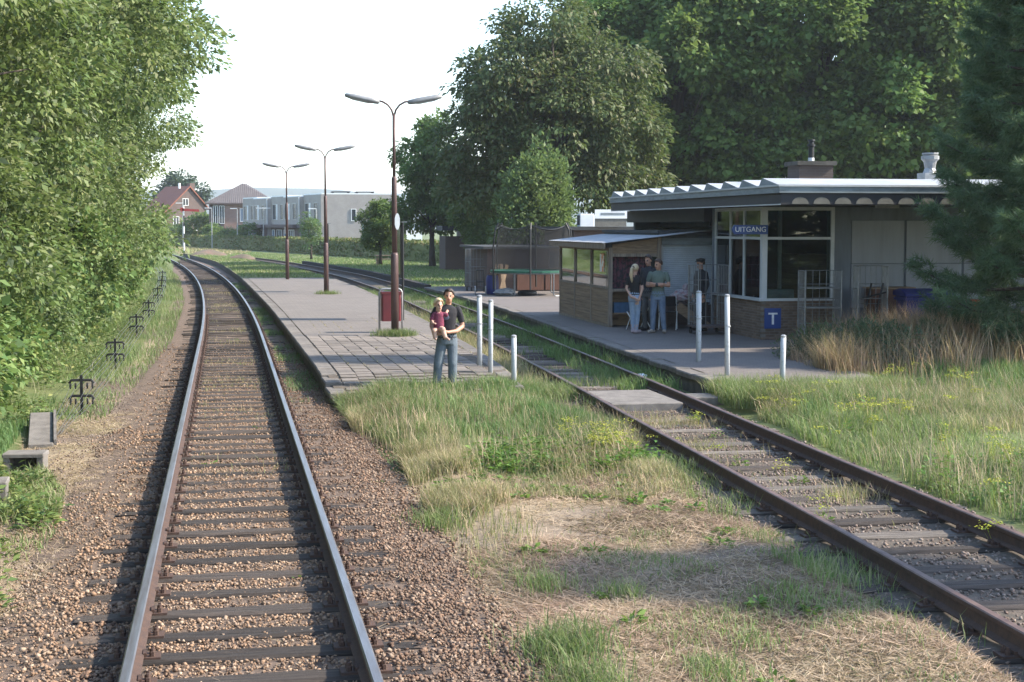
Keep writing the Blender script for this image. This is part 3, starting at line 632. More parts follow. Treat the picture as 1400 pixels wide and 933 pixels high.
# roof: soffit, fascia, gutter, folds
RX0, RX1, RY0, RY1 = 11.42, 19.7, 30.65, 45.05
part('soffit', 'soffit', st, (RX0 + 0.06, RX1, RY0 + 0.06, RY1, 3.37, 3.42))
part('fascia', 'fascia_dark', st, (RX0, RX0 + 0.06, RY0, RY1, 3.36, 3.60), (RX0 + 0.06, RX1, RY0, RY0 + 0.06, 3.36, 3.60))
part('soffit_trim', 'frame', st, (RX0 - 0.012, RX0 - 0.002, RY0, RY1, 3.35, 3.375))
part('gutter', 'gutter', st, (RX0 - 0.05, RX0 + 0.14, RY0 - 0.05, RY1, 3.603, 3.76), (RX0 + 0.14, RX1, RY0 - 0.05, RY0 + 0.14, 3.603, 3.76))
part('gutter_lip', 'frame', st, (RX0 - 0.075, RX0 - 0.052, RY0 - 0.075, RY1, 3.735, 3.775), (RX0 - 0.052, RX1, RY0 - 0.075, RY0 - 0.052, 3.735, 3.775))
part('roof_deck', 'soffit', st, (RX0 + 0.15, RX1, RY0 + 0.15, RY1, 3.45, 3.74))
NT = 11; PT = (RY1 - RY0 - 0.1) / NT
for k in range(NT):
    y0 = RY0 + 0.03 + k * PT
    fo = MB().prism([(0, 0), (PT - 0.004, 0), (PT - 0.22, 0.175), (PT - 0.28, 0.175)], lambda u, w, d: (d, y0 + u, 3.762 + w), RX0 - 0.02, RX1, 0)
    fo.m[0] = 1; fo.m[1] = 1; fo.build('roof_fold', ['fold_white', 'gutter'], st)  # fold ends in darker gutter grey: their shade is put into the colour
for k in range(12):
    cx = RX0 + 0.42 + k * 0.475
    MB().prism([(0.185 * math.cos(math.pi * i / 10), 0.145 * math.sin(math.pi * i / 10)) for i in range(11)], lambda u, w, d: (cx + u, d, 3.372 + w), RY0 - 0.022, RY0 - 0.003).build('soffit_scallop', 'scallop', st)
ch = part('chimney', 'brick_chim', st, (13.84, 14.72, 35.9, 36.7, 3.7, 4.40))
part('chimney_cap', 'concrete_dark', ch, (13.77, 14.79, 35.83, 36.77, 4.40, 4.50))
mb = MB(); mb.lathe([(0.075, 0), (0.075, 0.1)], (14.3, 36.3, 4.5)); mb.build('flue_collar', 'white', ch)
mb = MB(); mb.lathe([(0.07, 0), (0.07, 0.26), (0.095, 0.28), (0.095, 0.33), (0.06, 0.34), (0.06, 0.40), (0.09, 0.41), (0.085, 0.45)], (14.3, 36.3, 4.6)); mb.build('flue_pipe', 'black', ch)
vt = part('roof_vent', 'tube_grey', st, (16.95, 17.4, 35.5, 35.95, 3.7, 4.22))
mb = MB(); mb.lathe([(0.17, 0), (0.13, 0.12), (0.16, 0.28), (0.22, 0.34), (0.22, 0.42), (0.16, 0.44), (0.20, 0.46), (0.20, 0.50)], (17.18, 35.72, 4.22)); mb.build('vent_cowl', 'tube_grey', vt, smooth=False)
part('soffit_lamp', 'tube_grey', st, (14.0, 14.5, 31.6, 31.75, 3.30, 3.37))
# kiosk wing with roller shutter
part('kiosk_wall', 'wall_grey', st, (11.16, 11.24, 38.9, 44.8, 0.3, 2.72), (11.24, 12.9, 38.98, 39.06, 0.3, 2.72), (11.24, 12.9, 44.7, 44.8, 0.3, 2.72))
part('kiosk_roof', 'soffit', st, (11.10, 12.9, 38.86, 44.9, 2.724, 2.80))
part('shutter_box', 'gutter', st, (11.20, 12.85, 38.76, 38.975, 2.42, 2.60))
mb = MB()
for k in range(30):
    z = 0.85 + k * 0.0523; mb.prism([(0, 0.002), (-0.012, 0.012), (-0.012, 0.042), (0, 0.052)], lambda u, w, d: (d, 38.93 + u, z + w), 11.28, 12.80)
sh = mb.build('roller_shutter', 'shutter', st); sh['label'] = 'closed blue grey roller shutter'
part('shutter_rail', 'frame', st, (11.20, 11.27, 38.88, 38.975, 0.3, 2.42), (12.81, 12.87, 38.88, 38.975, 0.3, 2.42))
part('counter_base', 'brick_chim', st, (11.28, 12.8, 38.9, 38.975, 0.3, 0.84))
# recess beam under the roof
part('eaves_beam', 'fascia_dark', st, (11.9, 12.05, 37.4, 45.0, 3.02, 3.36), (12.05, 12.88, 37.4, 37.5, 2.9, 3.36))

# signs
FONT = None
def text(name, body, size, m, parent, loc, rot, ext=0.004, sx=1.0):
    c = bpy.data.curves.new(name, 'FONT'); c.body = body; c.size = size; c.extrude = ext; c.align_x = 'CENTER'; c.align_y = 'CENTER'
    o = bpy.data.objects.new(name, c); COL.objects.link(o)
    dg = bpy.context.evaluated_depsgraph_get(); me = bpy.data.meshes.new_from_object(o.evaluated_get(dg)); bpy.data.objects.remove(o)
    me.materials.clear(); me.materials.append(M[m]); o = link(name, me, parent, loc); o.rotation_euler = rot; o.scale = (sx, 1, 1); return o
sg = thing('exit_sign', 'blue station sign reading UITGANG on the bay window', 'sign', (11.93, 33.55, 2.85))
# the sign hangs square to the camera side of the corner post
MB().bbox(-0.40, 0.40, -0.014, 0.014, -0.105, 0.105, 0.004).build('sign_board', 'blue_sign', sg)
MB().prism([(-0.40, 0.105), (-0.40, -0.105), (-0.455, 0)], lambda u, w, d: (u, d, w), -0.013, 0.013).build('sign_tip', 'blue_sign', sg)
text('sign_lettering', 'UITGANG', 0.165, 'letters', sg, (-0.01, -0.017, 0.0), (R(90), 0, 0), 0.003, 1.0)
MB().box(0.28, 0.32, 0.014, 0.10, -0.05, 0.05).build('sign_bracket', 'galv', sg)
sg.location = (11.78, 33.52, 2.83); sg.rotation_euler = (0, 0, R(-2))
ts = thing('telephone_sign', 'square blue sign with a white letter T on brick base', 'sign', (12.37, 33.635, 0.79))
MB().bbox(-0.20, 0.20, -0.012, 0.012, -0.235, 0.235, 0.004).build('sign_board', 'blue_sign', ts)
mb = MB(); mb.box(-0.11, 0.11, -0.018, -0.013, 0.09, 0.13); mb.box(-0.025, 0.025, -0.018, -0.013, -0.14, 0.089); mb.build('sign_lettering', 'letters', ts)

# ================================================================== timber shelter beside the kiosk
sh = thing('timber_shelter', 'weathered timber and glass shelter with grey sheet lean-to roof', 'shelter')
SY = [38.65, 40.62, 42.60, 44.55]; SX = 9.78
for y in SY: part('post', 'wood_post', sh, (SX - 0.05, SX + 0.05, y - 0.05, y + 0.05, 0.3, 2.36))
part('post', 'wood_post', sh, (11.02, 11.14, 38.6, 38.7, 0.3, 2.62)); part('post', 'wood_post', sh, (11.02, 11.14, 44.5, 44.6, 0.3, 2.62))
for i in range(3):
    y0, y1 = SY[i] + 0.055, SY[i + 1] - 0.055; r_ = random.Random(i)
    for k in range(6):
        z = 0.36 + k * 0.152; part('plank', 'wood', sh, (SX - 0.035 + r_.uniform(-.004, .004), SX - 0.012, y0, y1, z, z + 0.146))
    part('glazing_bar', 'wood_post', sh, (SX - 0.045, SX + 0.02, y0, y1, 1.275, 1.335)); part('glazing_bar', 'wood_post', sh, (SX - 0.04, SX + 0.02, y0, y1, 2.27, 2.34))
    part('pane', 'glass_shelter', sh, (SX - 0.014, SX - 0.008, y0, y1, 1.336, 2.268))
part('base_board', 'wood_post', sh, (SX - 0.045, SX + 0.03, 38.71, 44.49, 0.29, 0.355))
part('rear_screen', 'wood', sh, (SX + 0.06, 11.01, 44.50, 44.55, 0.3, 1.3))
part('pane', 'glass', sh, (SX + 0.06, 11.01, 44.52, 44.526, 1.31, 2.3))
part('fascia_board', 'wood_post', sh, (SX - 0.27, SX - 0.235, 38.25, 45.0, 2.33, 2.475))
for k in range(7):   # roof sheets rising to the building
    y0 = 38.28 + k * 0.96; mb = MB(); n = 8; V = []; F_ = []
    for i in range(n + 1):
        yy = y0 + 0.952 * i / n; dz = 0.018 * (i % 2)
        for x, z in ((SX - 0.30, 2.478), (12.86, 2.86)): V.append((x, yy, z + dz)); V.append((x, yy, z + dz - 0.008))
    for i in range(n): a = i * 4; F_ += [(a, a + 4, a + 6, a + 2), (a + 1, a + 3, a + 7, a + 5), (a, a + 1, a + 5, a + 4), (a + 2, a + 6, a + 7, a + 3)]
    F_ += [(0, 2, 3, 1), (n * 4, n * 4 + 1, n * 4 + 3, n * 4 + 2)]
    mb.add(V, F_).build('roof_sheet', 'sheet_roof', sh)
mb = MB(); mb.prism([(SX + 0.05, 2.20), (11.02, 2.20), (11.02, 2.60), (SX + 0.05, 2.44)], lambda u, w, d: (u, d, w), 38.62, 38.66); mb.build('gable_board', 'wood', sh)
part('lintel', 'wood_post', sh, (SX + 0.05, 11.02, 38.60, 38.69, 2.12, 2.198)); part('mid_rail', 'wood_post', sh, (SX + 0.05, 11.02, 38.61, 38.68, 1.22, 1.29))
cu = MB(); V = []; F_ = []
for i in range(31):
    x = SX + 0.06 + 0.94 * i / 30; yy = 38.80 + 0.03 * math.sin(i * 1.3)
    V += [(x, yy, 1.30), (x, yy, 2.12), (x, yy + 0.006, 1.30), (x, yy + 0.006, 2.12)]
for i in range(30): a = i * 4; F_ += [(a, a + 4, a + 5, a + 1), (a + 2, a + 3, a + 7, a + 6), (a + 1, a + 5, a + 7, a + 3), (a, a + 2, a + 6, a + 4)]
cu.add(V, F_).build('curtain', 'flowercloth', sh)
part('shelf', 'wood', sh, (SX + 0.06, 11.0, 38.75, 39.3, 0.62, 0.66), (SX + 0.06, 11.0, 39.32, 39.36, 0.3, 1.22))
po = thing('poster', 'small orange and white poster hung in the shelter glass', 'poster', (SX - 0.020, 39.45, 1.95))
part('sheet', 'poster', po, (-0.006, 0.0, -0.22, 0.22, -0.24, 0.24))
part('edge_strip', 'white', po, (-0.008, -0.0065, 0.06, 0.21, -0.23, 0.23))

# ================================================================== outbuilding behind the trampoline
ob = thing('brick_outbuilding', 'dark brick outbuilding with flat felt roof behind the trampoline', 'building')
part('wall', 'brick_shed', ob, (10.35, 13.9, 61.0, 61.2, 0.3, 2.0), (10.35, 10.55, 61.2, 67, 0.3, 2.0), (10.55, 13.9, 66.8, 67, 0.3, 2.0))
part('rear_wing_wall', 'brick_shed', ob, (13.9, 17.5, 61.0, 61.2, 0.3, 2.75), (13.9, 14.1, 61.2, 66.8, 0.3, 2.75), (17.3, 17.5, 61.2, 67, 0.3, 2.75), (14.1, 17.3, 66.8, 67, 0.3, 2.75))
part('lower_roof', 'soffit', ob, (10.15, 13.88, 60.75, 67.2, 2.004, 2.10))
part('roof', 'soffit', ob, (13.7, 17.7, 60.75, 67.2, 2.754, 2.90))
w = part('window', 'plank_dark', ob, (12.85, 13.75, 60.95, 60.998, 1.2, 1.95))
part('pane', 'glass_dark', w, (12.90, 13.28, 60.935, 60.948, 1.25, 1.9)); part('pane', 'glass_dark', w, (13.33, 13.70, 60.935, 60.948, 1.25, 1.9))
for x in (11.55, 12.72, 13.90): part('door_panel', 'wood_red', ob, (x, x + 1.1, 60.90, 60.93, 0.34, 1.12))
un = thing('rooftop_unit', 'pale box shaped ventilation unit standing on the outbuilding roof', 'ventilation unit', (14.75, 62.5, 2.904))
MB().bbox(-0.30, 0.30, -0.3, 0.3, 0, 0.52, 0.02).build('casing', 'white', un); part('grille', 'soffit', un, (-0.312, -0.302, -0.24, 0.24, 0.06, 0.46)); 
sb = thing('sign_board', 'white board with faint grey lettering above the shelter roof', 'sign', (15.35, 60.4, 2.904))
part('board', 'white', sb, (-0.72, 0.72, -0.03, 0.0, 0.32, 0.68)); part('lettering_strip', 'gutter', sb, (-0.48, 0.52, -0.036, -0.031, 0.45, 0.55))
part('backing', 'scallop', sb, (-0.7, 0.6, 0.0, 0.04, 0.0, 0.318))

# ================================================================== houses beyond the hedge
def wall_window(parent, p, u, w, z0, z1, fm='white', gm='glass_dark', n=1, depth=0.08):
    """window on a vertical facade: p start point (x, y), u unit vector along the wall, outward normal = u rotated -90"""
    nx_, ny_ = u[1], -u[0]; P = lambda a, d, z: (p[0] + u[0] * a + nx_ * d, p[1] + u[1] * a + ny_ * d, z)
    def slab_(a0, a1, d0, d1, za, zb, mb):
        v = [P(a0, d0, za), P(a1, d0, za), P(a1, d1, za), P(a0, d1, za), P(a0, d0, zb), P(a1, d0, zb), P(a1, d1, zb), P(a0, d1, zb)]
        mb.add(v, [(0, 3, 2, 1), (4, 5, 6, 7), (0, 1, 5, 4), (1, 2, 6, 5), (2, 3, 7, 6), (3, 0, 4, 7)])
    t = 0.07; mb = MB(); slab_(0, w, 0.0, depth, z0, z0 + t, mb); slab_(0, w, 0.0, depth, z1 - t, z1, mb); slab_(0, t, 0, depth, z0 + t, z1 - t, mb); slab_(w - t, w, 0, depth, z0 + t, z1 - t, mb)
    for k in range(1, n): a = w * k / n; slab_(a - t / 2, a + t / 2, 0, depth, z0 + t, z1 - t, mb)
    win = mb.build('window', fm, parent); mb = MB(); slab_(t, w - t, 0.0, depth * 0.4, z0 + t, z1 - t, mb); mb.build('pane', gm, win); return win
def poly_house(parent, pts, z0, z1, m, name='wall'):
    mb = MB(); n = len(pts); v = [(x, y, z0) for x, y in pts] + [(x, y, z1) for x, y in pts]
    mb.add(v, [tuple(range(n, 2 * n))] + [(i, (i + 1) % n, n + (i + 1) % n, n + i) for i in range(n)]); return mb.build(name, m, parent)
# terrace of flat-roofed houses: front runs from (11.2,184) away to (2.4,216)
A = Vector((11.2, 184.0)); Bv = Vector((2.4, 217.0)); u = (Bv - A).normalized(); nrm = Vector((u.y, -u.x)); LN = (Bv - A).length
NH = 5; wH = LN / NH
names = ['end house of the pale flat-roofed terrace with a blank gable wall', 'second house from the blank gable in the pale flat-roofed terrace', 'third house from the blank gable in the pale flat-roofed terrace', 'fourth house from the blank gable in the pale flat-roofed terrace', 'last house of the pale flat-roofed terrace beside the hip-roofed house']
for k in range(NH):
    h = thing('terrace_house', names[k], 'house', group='pale flat-roofed terrace houses'); s = A + u * (k * wH); back = Vector((0.985, -0.05)).normalized() * 9.0; back = Vector((0.99, 0.0)) * 8.6
    set_ = -0.35 if k % 2 else 0.0; s2 = s - nrm * set_ * 0; e = s + u * (wH - 0.012)
    f0 = s + nrm * (0.0 if k % 2 == 0 else -0.5); f1 = e + nrm * (0.0 if k % 2 == 0 else -0.5)
    top = 6.72 if k % 2 == 0 else 6.55
    poly_house(h, [(f1.x, f1.y), (f0.x, f0.y), (f0.x + back.x, f0.y + back.y), (f1.x + back.x, f1.y + back.y)], 0, top, 'brick_pale')
    mb = MB(); 
    c4 = [f1 + nrm * 0.08, f0 + nrm * 0.08, f0 + back, f1 + back]
    mb.add([(p.x, p.y, top) for p in c4] + [(p.x, p.y, top + 0.14) for p in c4], [(4, 5, 6, 7), (0, 1, 5, 4), (1, 2, 6, 5), (2, 3, 7, 6), (3, 0, 4, 7), (0, 3, 2, 1)]); mb.build('roof', 'white', h)
    # front faces (-x side); wall direction from f1 to f0 gives outward normal to the left of travel
    d = (f0 - f1).normalized(); 
    wall_window(h, f1 + d * 0.9, d, 1.5, 3.75, 5.75, 'tube_grey', 'glass_dark', 1); wall_window(h, f1 + d * (wH - 2.6), d, 1.5, 3.75, 5.75, 'tube_grey', 'glass_dark', 1)
    wall_window(h, f1 + d * 2.42, d, 0.45, 3.75, 5.75, 'white', 'white', 1)
    # dark ground-floor porch band with door and window
    o2 = Vector((d.y, -d.x)); q0 = f1 + o2 * 0.02; q1 = f0 + o2 * 0.02
    c4 = [q0 + d * 0.05, q1 - d * 0.05]
    mb = MB(); pts = [c4[0], c4[1], c4[1] + o2 * 0.9, c4[0] + o2 * 0.9]
    mb.add([(p.x, p.y, 2.75) for p in pts] + [(p.x, p.y, 3.15) for p in pts], [(0, 3, 2, 1), (4, 5, 6, 7), (0, 1, 5, 4), (1, 2, 6, 5), (2, 3, 7, 6), (3, 0, 4, 7)]); mb.build('canopy', 'plank_dark', h)
    mb = MB(); pts = [c4[0], c4[1], c4[1] + o2 * 0.05, c4[0] + o2 * 0.05]
    mb.add([(p.x, p.y, 0) for p in pts] + [(p.x, p.y, 2.74) for p in pts], [(0, 1, 5, 4), (1, 2, 6, 5), (2, 3, 7, 6), (3, 0, 4, 7)]); mb.build('ground_floor_cladding', 'brick_dark', h)
    wall_window(h, c4[0] + o2 * 0.06 + d * 0.7, d, 1.1, 0.1, 2.5, 'white', 'glass_blue', 1); wall_window(h, c4[0] + o2 * 0.06 + d * 2.7, d, 2.2, 0.8, 2.5, 'white', 'glass_dark', 3)
    if k == 0:
        d3 = Vector((1, 0)); wall_window(h, f0 + Vector((3.55, -0.01)), d3, 0.62, 3.55, 5.0, 'white', 'glass_dark', 1)
        for xx in (1.4, 4.3): part('solar_panel', 'soffit', h, (f0.x + xx, f0.x + xx + 2.2, f0.y + 1, f0.y + 4, top + 0.30, top + 0.38), (f0.x + xx + .1, f0.x + xx + .2, f0.y + 1.2, f0.y + 3.8, top + 0.13, top + 0.30), (f0.x + xx + 2.0, f0.x + xx + 2.1, f0.y + 1.2, f0.y + 3.8, top + 0.13, top + 0.30))
    else: part('parapet_upright', 'white', h, (f0.x - 0.09, f0.x - 0.01, f0.y - 0.1, f0.y + 0.1, 3.2, top - 0.02))
# hip-roofed brick house
hh = thing('hip_roof_house', 'brick house with a large brown hipped tile roof', 'house')
HX0, HX1, HY0, HY1 = -2.2, 7.0, 226, 238
part('wall', 'brick_red', hh, (HX0, HX1, HY0, HY1, 0, 6.3)); part('dark_side_sheet', 'plank_dark', hh, (HX0 - 0.06, HX0 + 2.05, HY0 - 0.12, HY0 - 0.01, 0, 6.1))  # darker sheet over the left end of the front wall
mb = MB(); a, b, c, d = HX0 - 0.6, HX1 + 0.6, HY0 - 0.6, HY1 + 0.6; rz_ = 9.25
mb.add([(a, c, 6.3), (b, c, 6.3), (b, d, 6.3), (a, d, 6.3), (2.55, 231, rz_), (3.2, 233, rz_)], [(0, 1, 4), (1, 2, 5, 4), (2, 3, 5), (3, 0, 4, 5), (0, 3, 2, 1)]); 
M['roof_stripe'] = None
def tile_roof(name, c1, c2, sc, axis='X'):
    m, N, L, B = nodes(name); wv = N.new('ShaderNodeTexWave'); wv.inputs['Scale'].default_value = sc; wv.inputs['Distortion'].default_value = 0.4; wv.bands_direction = axis
    L.new(N.new('ShaderNodeTexCoord').outputs['Object'], wv.inputs[0]); col = mixc(N, L, wv.outputs['Fac'], c1, c2)
    col = mixc(N, L, ramp(N, L, noise(N, L, 1.2, 4), [(0.4, 0.0), (0.7, 0.35)]), col, tuple(x * 0.6 for x in c1)); L.new(col, B.inputs['Base Color']); B.inputs['Roughness'].default_value = 0.8
    bumpn(N, L, B, wv.outputs['Fac'], 0.6, 0.05); return m
M['roof_stripe'] = tile_roof('pantile_roof', (0.05, 0.043, 0.042), (0.15, 0.13, 0.125), 1.1); M['roof_red'] = tile_roof('orange_pantile_roof', (0.25, 0.085, 0.05), (0.16, 0.06, 0.038), 1.0, 'Y')
mb.build('roof', 'roof_stripe', hh)
part('eaves_board', 'plank_dark', hh, (a, b, c - 0.05, c - 0.01, 6.08, 6.29), (a - 0.05, a - 0.01, c, d, 6.08, 6.29))
for xx, ww, z0, z1, gm in ((2.1, 1.5, 3.6, 5.5, 'glass_blue'), (4.6, 1.2, 3.5, 5.4, 'glass_dark'), (-1.7, 0.7, 3.3, 5.9, 'glass_dark'), (-0.8, 0.7, 3.3, 5.9, 'glass_dark'), (0.6, 1.2, 0.9, 2.4, 'glass_dark'), (3.2, 1.6, 0.5, 2.4, 'glass_dark')):
    wall_window(hh, (xx, HY0 - (0.13 if xx < 0 else 0.01)), (1, 0), ww, z0, z1, 'white', gm, 2)
# gabled house with orange roof
gh = thing('gabled_house', 'brick house with a steep orange tiled roof and tall chimney', 'house', (-8.4, 268, 0), R(30)); GX_, GY_ = -5.9, 267
mb = MB(); g = [(-9.6, 0), (-2.2, 0), (-2.2, 6.1), (-5.3, 9.35), (-9.6, 5.5)]
mb.prism(g, lambda u_, w_, d_: (u_ - GX_, d_ - GY_, w_), 263, 271); mb.build('wall', 'brick_dark', gh)
for (x0, z0, x1, z1) in ((-10.2, 5.05, -5.3, 9.5), (-5.3, 9.5, -1.7, 5.75)):
    mb = MB(); mb.prism([(x0, z0), (x1, z1), (x1, z1 + 0.22), (x0, z0 + 0.22)], lambda u_, w_, d_: (u_ - GX_, d_ - GY_, w_), 262.6, 271.4); mb.build('roof', 'roof_red', gh)
cmb = part('chimney', 'brick_dark', gh, (1.0, 1.9, -3.6, -2.6, 8.2, 10.2)); part('flue_pot', 'white', cmb, (-0.2, 0.1, -2, -1.7, 9.3, 10.2))
for xx, z0, z1 in ((-6.6, 6.4, 7.6), (-8.4, 3.0, 4.6), (-4.6, 3.0, 4.6), (-8.2, 0.8, 2.3), (-5.0, 0.8, 2.3)): wall_window(gh, (xx - GX_, 262.99 - GY_), (1, 0), 1.1, z0, z1, 'white', 'glass_dark', 2)
# pale house glimpsed behind the trees, with carport
ph = thing('pale_house', 'pale rendered house with dark carport glimpsed under the trees', 'house')
part('wall', 'brick_pale', ph, (17.0, 24.0, 106, 114, 0, 6.6)); part('roof', 'fascia_dark', ph, (16.6, 24.4, 105.6, 114.4, 6.604, 6.85))
part('carport_wall', 'brick_shed', ph, (14.6, 16.2, 103.0, 103.2, 0, 2.25), (14.6, 14.8, 103.2, 106, 0, 2.25)); part('carport_beam', 'white', ph, (16.2, 19.2, 102.9, 103.05, 2.35, 2.62)); part('carport_roof', 'fascia_dark', ph, (14.4, 19.3, 103.06, 106.0, 2.63, 2.95)); part('carport_back', 'interior', ph, (16.2, 19.0, 105.7, 105.9, 0, 2.62))
part('carport_post', 'white', ph, (19.05, 19.2, 102.92, 103.04, 0, 2.34)); wall_window(ph, (19.0, 105.99), (1, 0), 1.4, 3.4, 5.0, 'white', 'glass_dark', 2); part('downpipe', 'white', ph, (18.55, 18.67, 105.86, 105.97, 2.96, 6.5))
# small white building right of the terrace
wb = thing('white_annex', 'small white annex with dark windows right of the terrace gable', 'building')
part('wall', 'white', wb, (15.6, 22.0, 174, 179, 0, 3.3)); part('roof', 'soffit', wb, (15.4, 22.2, 173.8, 179.2, 3.304, 3.5))
for xx in (16.1, 17.6, 19.2): wall_window(wb, (xx, 173.99), (1, 0), 1.0, 1.5, 2.8, 'tube_grey', 'glass_dark', 1)

# ================================================================== vegetation
def kites(c, axis, nrm, L_, W_, fold=0.15):
    """leaf quads: c base (n,3), axis unit (n,3), nrm approx normal (n,3)"""
    side = np.cross(axis, nrm); side /= np.linalg.norm(side, axis=1)[:, None] + 1e-9; nn = np.cross(side, axis)
    L_ = L_[:, None]; W_ = W_[:, None]
    v = np.stack([c, c + axis * L_ * 0.45 + side * W_ * 0.5 + nn * W_ * fold, c + axis * L_ - nn * L_ * 0.08, c + axis * L_ * 0.45 - side * W_ * 0.5 + nn * W_ * fold], 1)
    return v.reshape(-1, 3)
def quadidx(n): return np.arange(n * 4).reshape(n, 4)
def unit(v): return v / (np.linalg.norm(v, axis=-1, keepdims=True) + 1e-9)
def crown_mesh(name, lobes, nclump, clump_r, per, leaf, m, seed, flat=0.6, droop=0.35, inner=0.12, shell=(0.72, 1.02), aspect=0.55):
    rs = np.random.RandomState(seed); lobes = np.array(lobes, float)
    wgt = (lobes[:, 3] * lobes[:, 4] + lobes[:, 3] * lobes[:, 5] + lobes[:, 4] * lobes[:, 5]); wgt /= wgt.sum()
    C = []
    while len(C) < nclump:
        k = rs.choice(len(lobes), p=wgt); d = unit(rs.normal(size=3)); 
        if d[2] < -0.55 and rs.rand() < 0.6: continue
        r = rs.uniform(*shell) if rs.rand() > inner else rs.uniform(0.2, shell[0]); p = lobes[k, :3] + lobes[k, 3:] * d * r
        q = ((p - lobes[:, :3]) / lobes[:, 3:]); dd = np.linalg.norm(q, axis=1); dd[k] = 9
        if dd.min() < 0.62 and rs.rand() < 0.85: continue
        C.append(np.concatenate([p, unit(lobes[k, 3:] * d)]))
    C = np.array(C); cr = clump_r * rs.uniform(0.6, 1.35, nclump); cnt = np.maximum(3, (per * (cr / clump_r) ** 2 * rs.uniform(0.7, 1.3, nclump)).astype(int))
    ids = np.repeat(np.arange(nclump), cnt); n = len(ids); out = C[ids, 3:]
    g = unit(rs.normal(size=(n, 3))) * (rs.rand(n, 1) ** 0.45); g[:, 2] *= flat
    pos = C[ids, :3] + g * cr[ids, None]; pos[:, 2] -= droop * 0.35 * (g[:, 0] ** 2 + g[:, 1] ** 2) * cr[ids]
    ax = unit(out * 0.7 + unit(g) * 0.8 + rs.normal(size=(n, 3)) * 0.55 + np.array([0, 0, -droop])); nr = unit(np.array([0, 0, 1.0]) + out * 0.35 + rs.normal(size=(n, 3)) * 0.5)
    s = leaf * np.clip(np.exp(rs.normal(-0.05, 0.32, n)), 0.4, 1.55)
    V = kites(pos, ax, nr, s, s * aspect * rs.uniform(0.8, 1.2, n)); return npmesh(name, V, quadidx(n), m), C
def trunk_mesh(name, h, r, limbs, seed, lean=0.0, top=None, m='bark'):
    rr_ = random.Random(seed); mb = MB(); pts = []; top = top or (0, 0, h)
    for i in range(7):
        t = i / 6; pts.append((top[0] * t * t + rr_.uniform(-.05, .05) * r * 4 * (0 < i), top[1] * t * t + rr_.uniform(-.05, .05) * r * 4 * (0 < i), h * t))
    mb.tube(pts, [r * (1.45 if i == 0 else 1.1 - 0.85 * i / 6) for i in range(7)], 9)
    for p in limbs:
        t = rr_.uniform(0.35, 0.85); a = Vector(pts[int(t * 6)]); b = Vector(p); mid = a.lerp(b, 0.5) + Vector((0, 0, 0.12 * (b - a).length)); q = a.lerp(b, 0.78) + Vector((rr_.uniform(-.2, .2), rr_.uniform(-.2, .2), 0.08 * (b - a).length))
        r0 = r * rr_.uniform(0.28, 0.5); mb.tube([a, mid, q, b], [r0, r0 * 0.7, r0 * 0.4, r0 * 0.12], 6)
    return mb.mesh(name, m, True)
def tree(name, label, loc, rz, sc, trunk, crown, group=None, cat='tree', cz=0.0):
    t = thing(name, label, cat, loc, rz, group); t.scale = sc if isinstance(sc, tuple) else (sc, sc, sc)
    if trunk: link('trunk', trunk, t)
    link('crown', crown, t, (0, 0, cz)); return t
def rlobes(seed, n, R_, z, rz_, lr=(0.4, 0.6), top=1.0):
    r_ = random.Random(seed); o = []
    for k in range(n):
        w = 2 * math.pi * (k + r_.uniform(-.3, .3)) / n * 2.399 * 1.0 if False else k * 2.399 + r_.uniform(-.3, .3); t = (k + 0.5) / n
        zz = z + rz_ * (2 * t - 1) * 0.72; q = math.sqrt(max(0.05, 1 - (2 * t - 1) ** 2)) * R_ * 0.62; s = R_ * r_.uniform(*lr)
        o.append((q * math.cos(w), q * math.sin(w), zz, s, s, s * r_.uniform(0.7, 0.95)))
    return o
# --- left wall of trees: two crown shapes, leafy to the ground on the track side
LA = rlobes(3, 13, 5.2, 7.6, 5.6, (0.36, 0.52)) + [(2.0, -1, 2.2, 2.1, 2.2, 1.9), (1.5, 2, 2.0, 2.0, 2.0, 1.9)]
LB = rlobes(11, 12, 5.0, 7.2, 5.4, (0.38, 0.55)) + [(2.2, 0.5, 2.3, 2.0, 2.2, 2.0)]
cA, CA = crown_mesh('crown', LA, 900, 0.60, 118, 0.135, 'leaf_left', 1); cB, CB = crown_mesh('crown', LB, 860, 0.60, 118, 0.135, 'leaf_left', 2)
tA = trunk_mesh('trunk', 8.5, 0.22, [CA[i, :3] * np.array([.72, .72, .9]) for i in range(0, 900, 55)], 1); tB = trunk_mesh('trunk', 8.2, 0.2, [CB[i, :3] * np.array([.72, .72, .9]) for i in range(0, 840, 55)], 2)
LT = [(-7.2, 13.5, 0.9, 0.3), (-7.3, 20.5, 1.0, 1.9), (-7.0, 28.5, 1.02, 0.2), (-6.6, 37, 1.08, 2.6), (-6.3, 46, 1.12, 5.6), (-6.5, 56.5, 1.08, 0.9), (-6.9, 67, 1.02, 4.2), (-8.0, 79, 0.98, 2.2), (-10.0, 93, 1.0, 0.4), (-13.2, 110, 1.0, 3.3), (-17.5, 130, 1.05, 1.2), (-23.5, 152, 1.1, 5.0)]
for i, (x, y, s, rz) in enumerate(LT):
    A_ = i % 2 == 0; rot = rz * 0.12 + (0.0 if i % 3 else 0.4)
    tree('trackside_tree', ORD[i] + ' tree from the camera in the dense green wall left of the track', (x, y, 0.3), rot, (s, s, s * (1.0 if i != 4 else 1.06)), tA if A_ else tB, cA if A_ else cB, 'trees left of the track')
# a back row that closes the wall against the sky
LBK = [(-13, 24, 1.25, 1), (-13, 40, 1.3, 3), (-13.5, 60, 1.3, 2), (-15.5, 82, 1.25, 4)]
for i, (x, y, s, rz) in enumerate(LBK):
    tree('background_tree', ORD[i] + ' tree from the camera in the row behind the left foliage wall', (x, y, 0.2), rz, s, tB, cB, 'back row of trees left of the track')
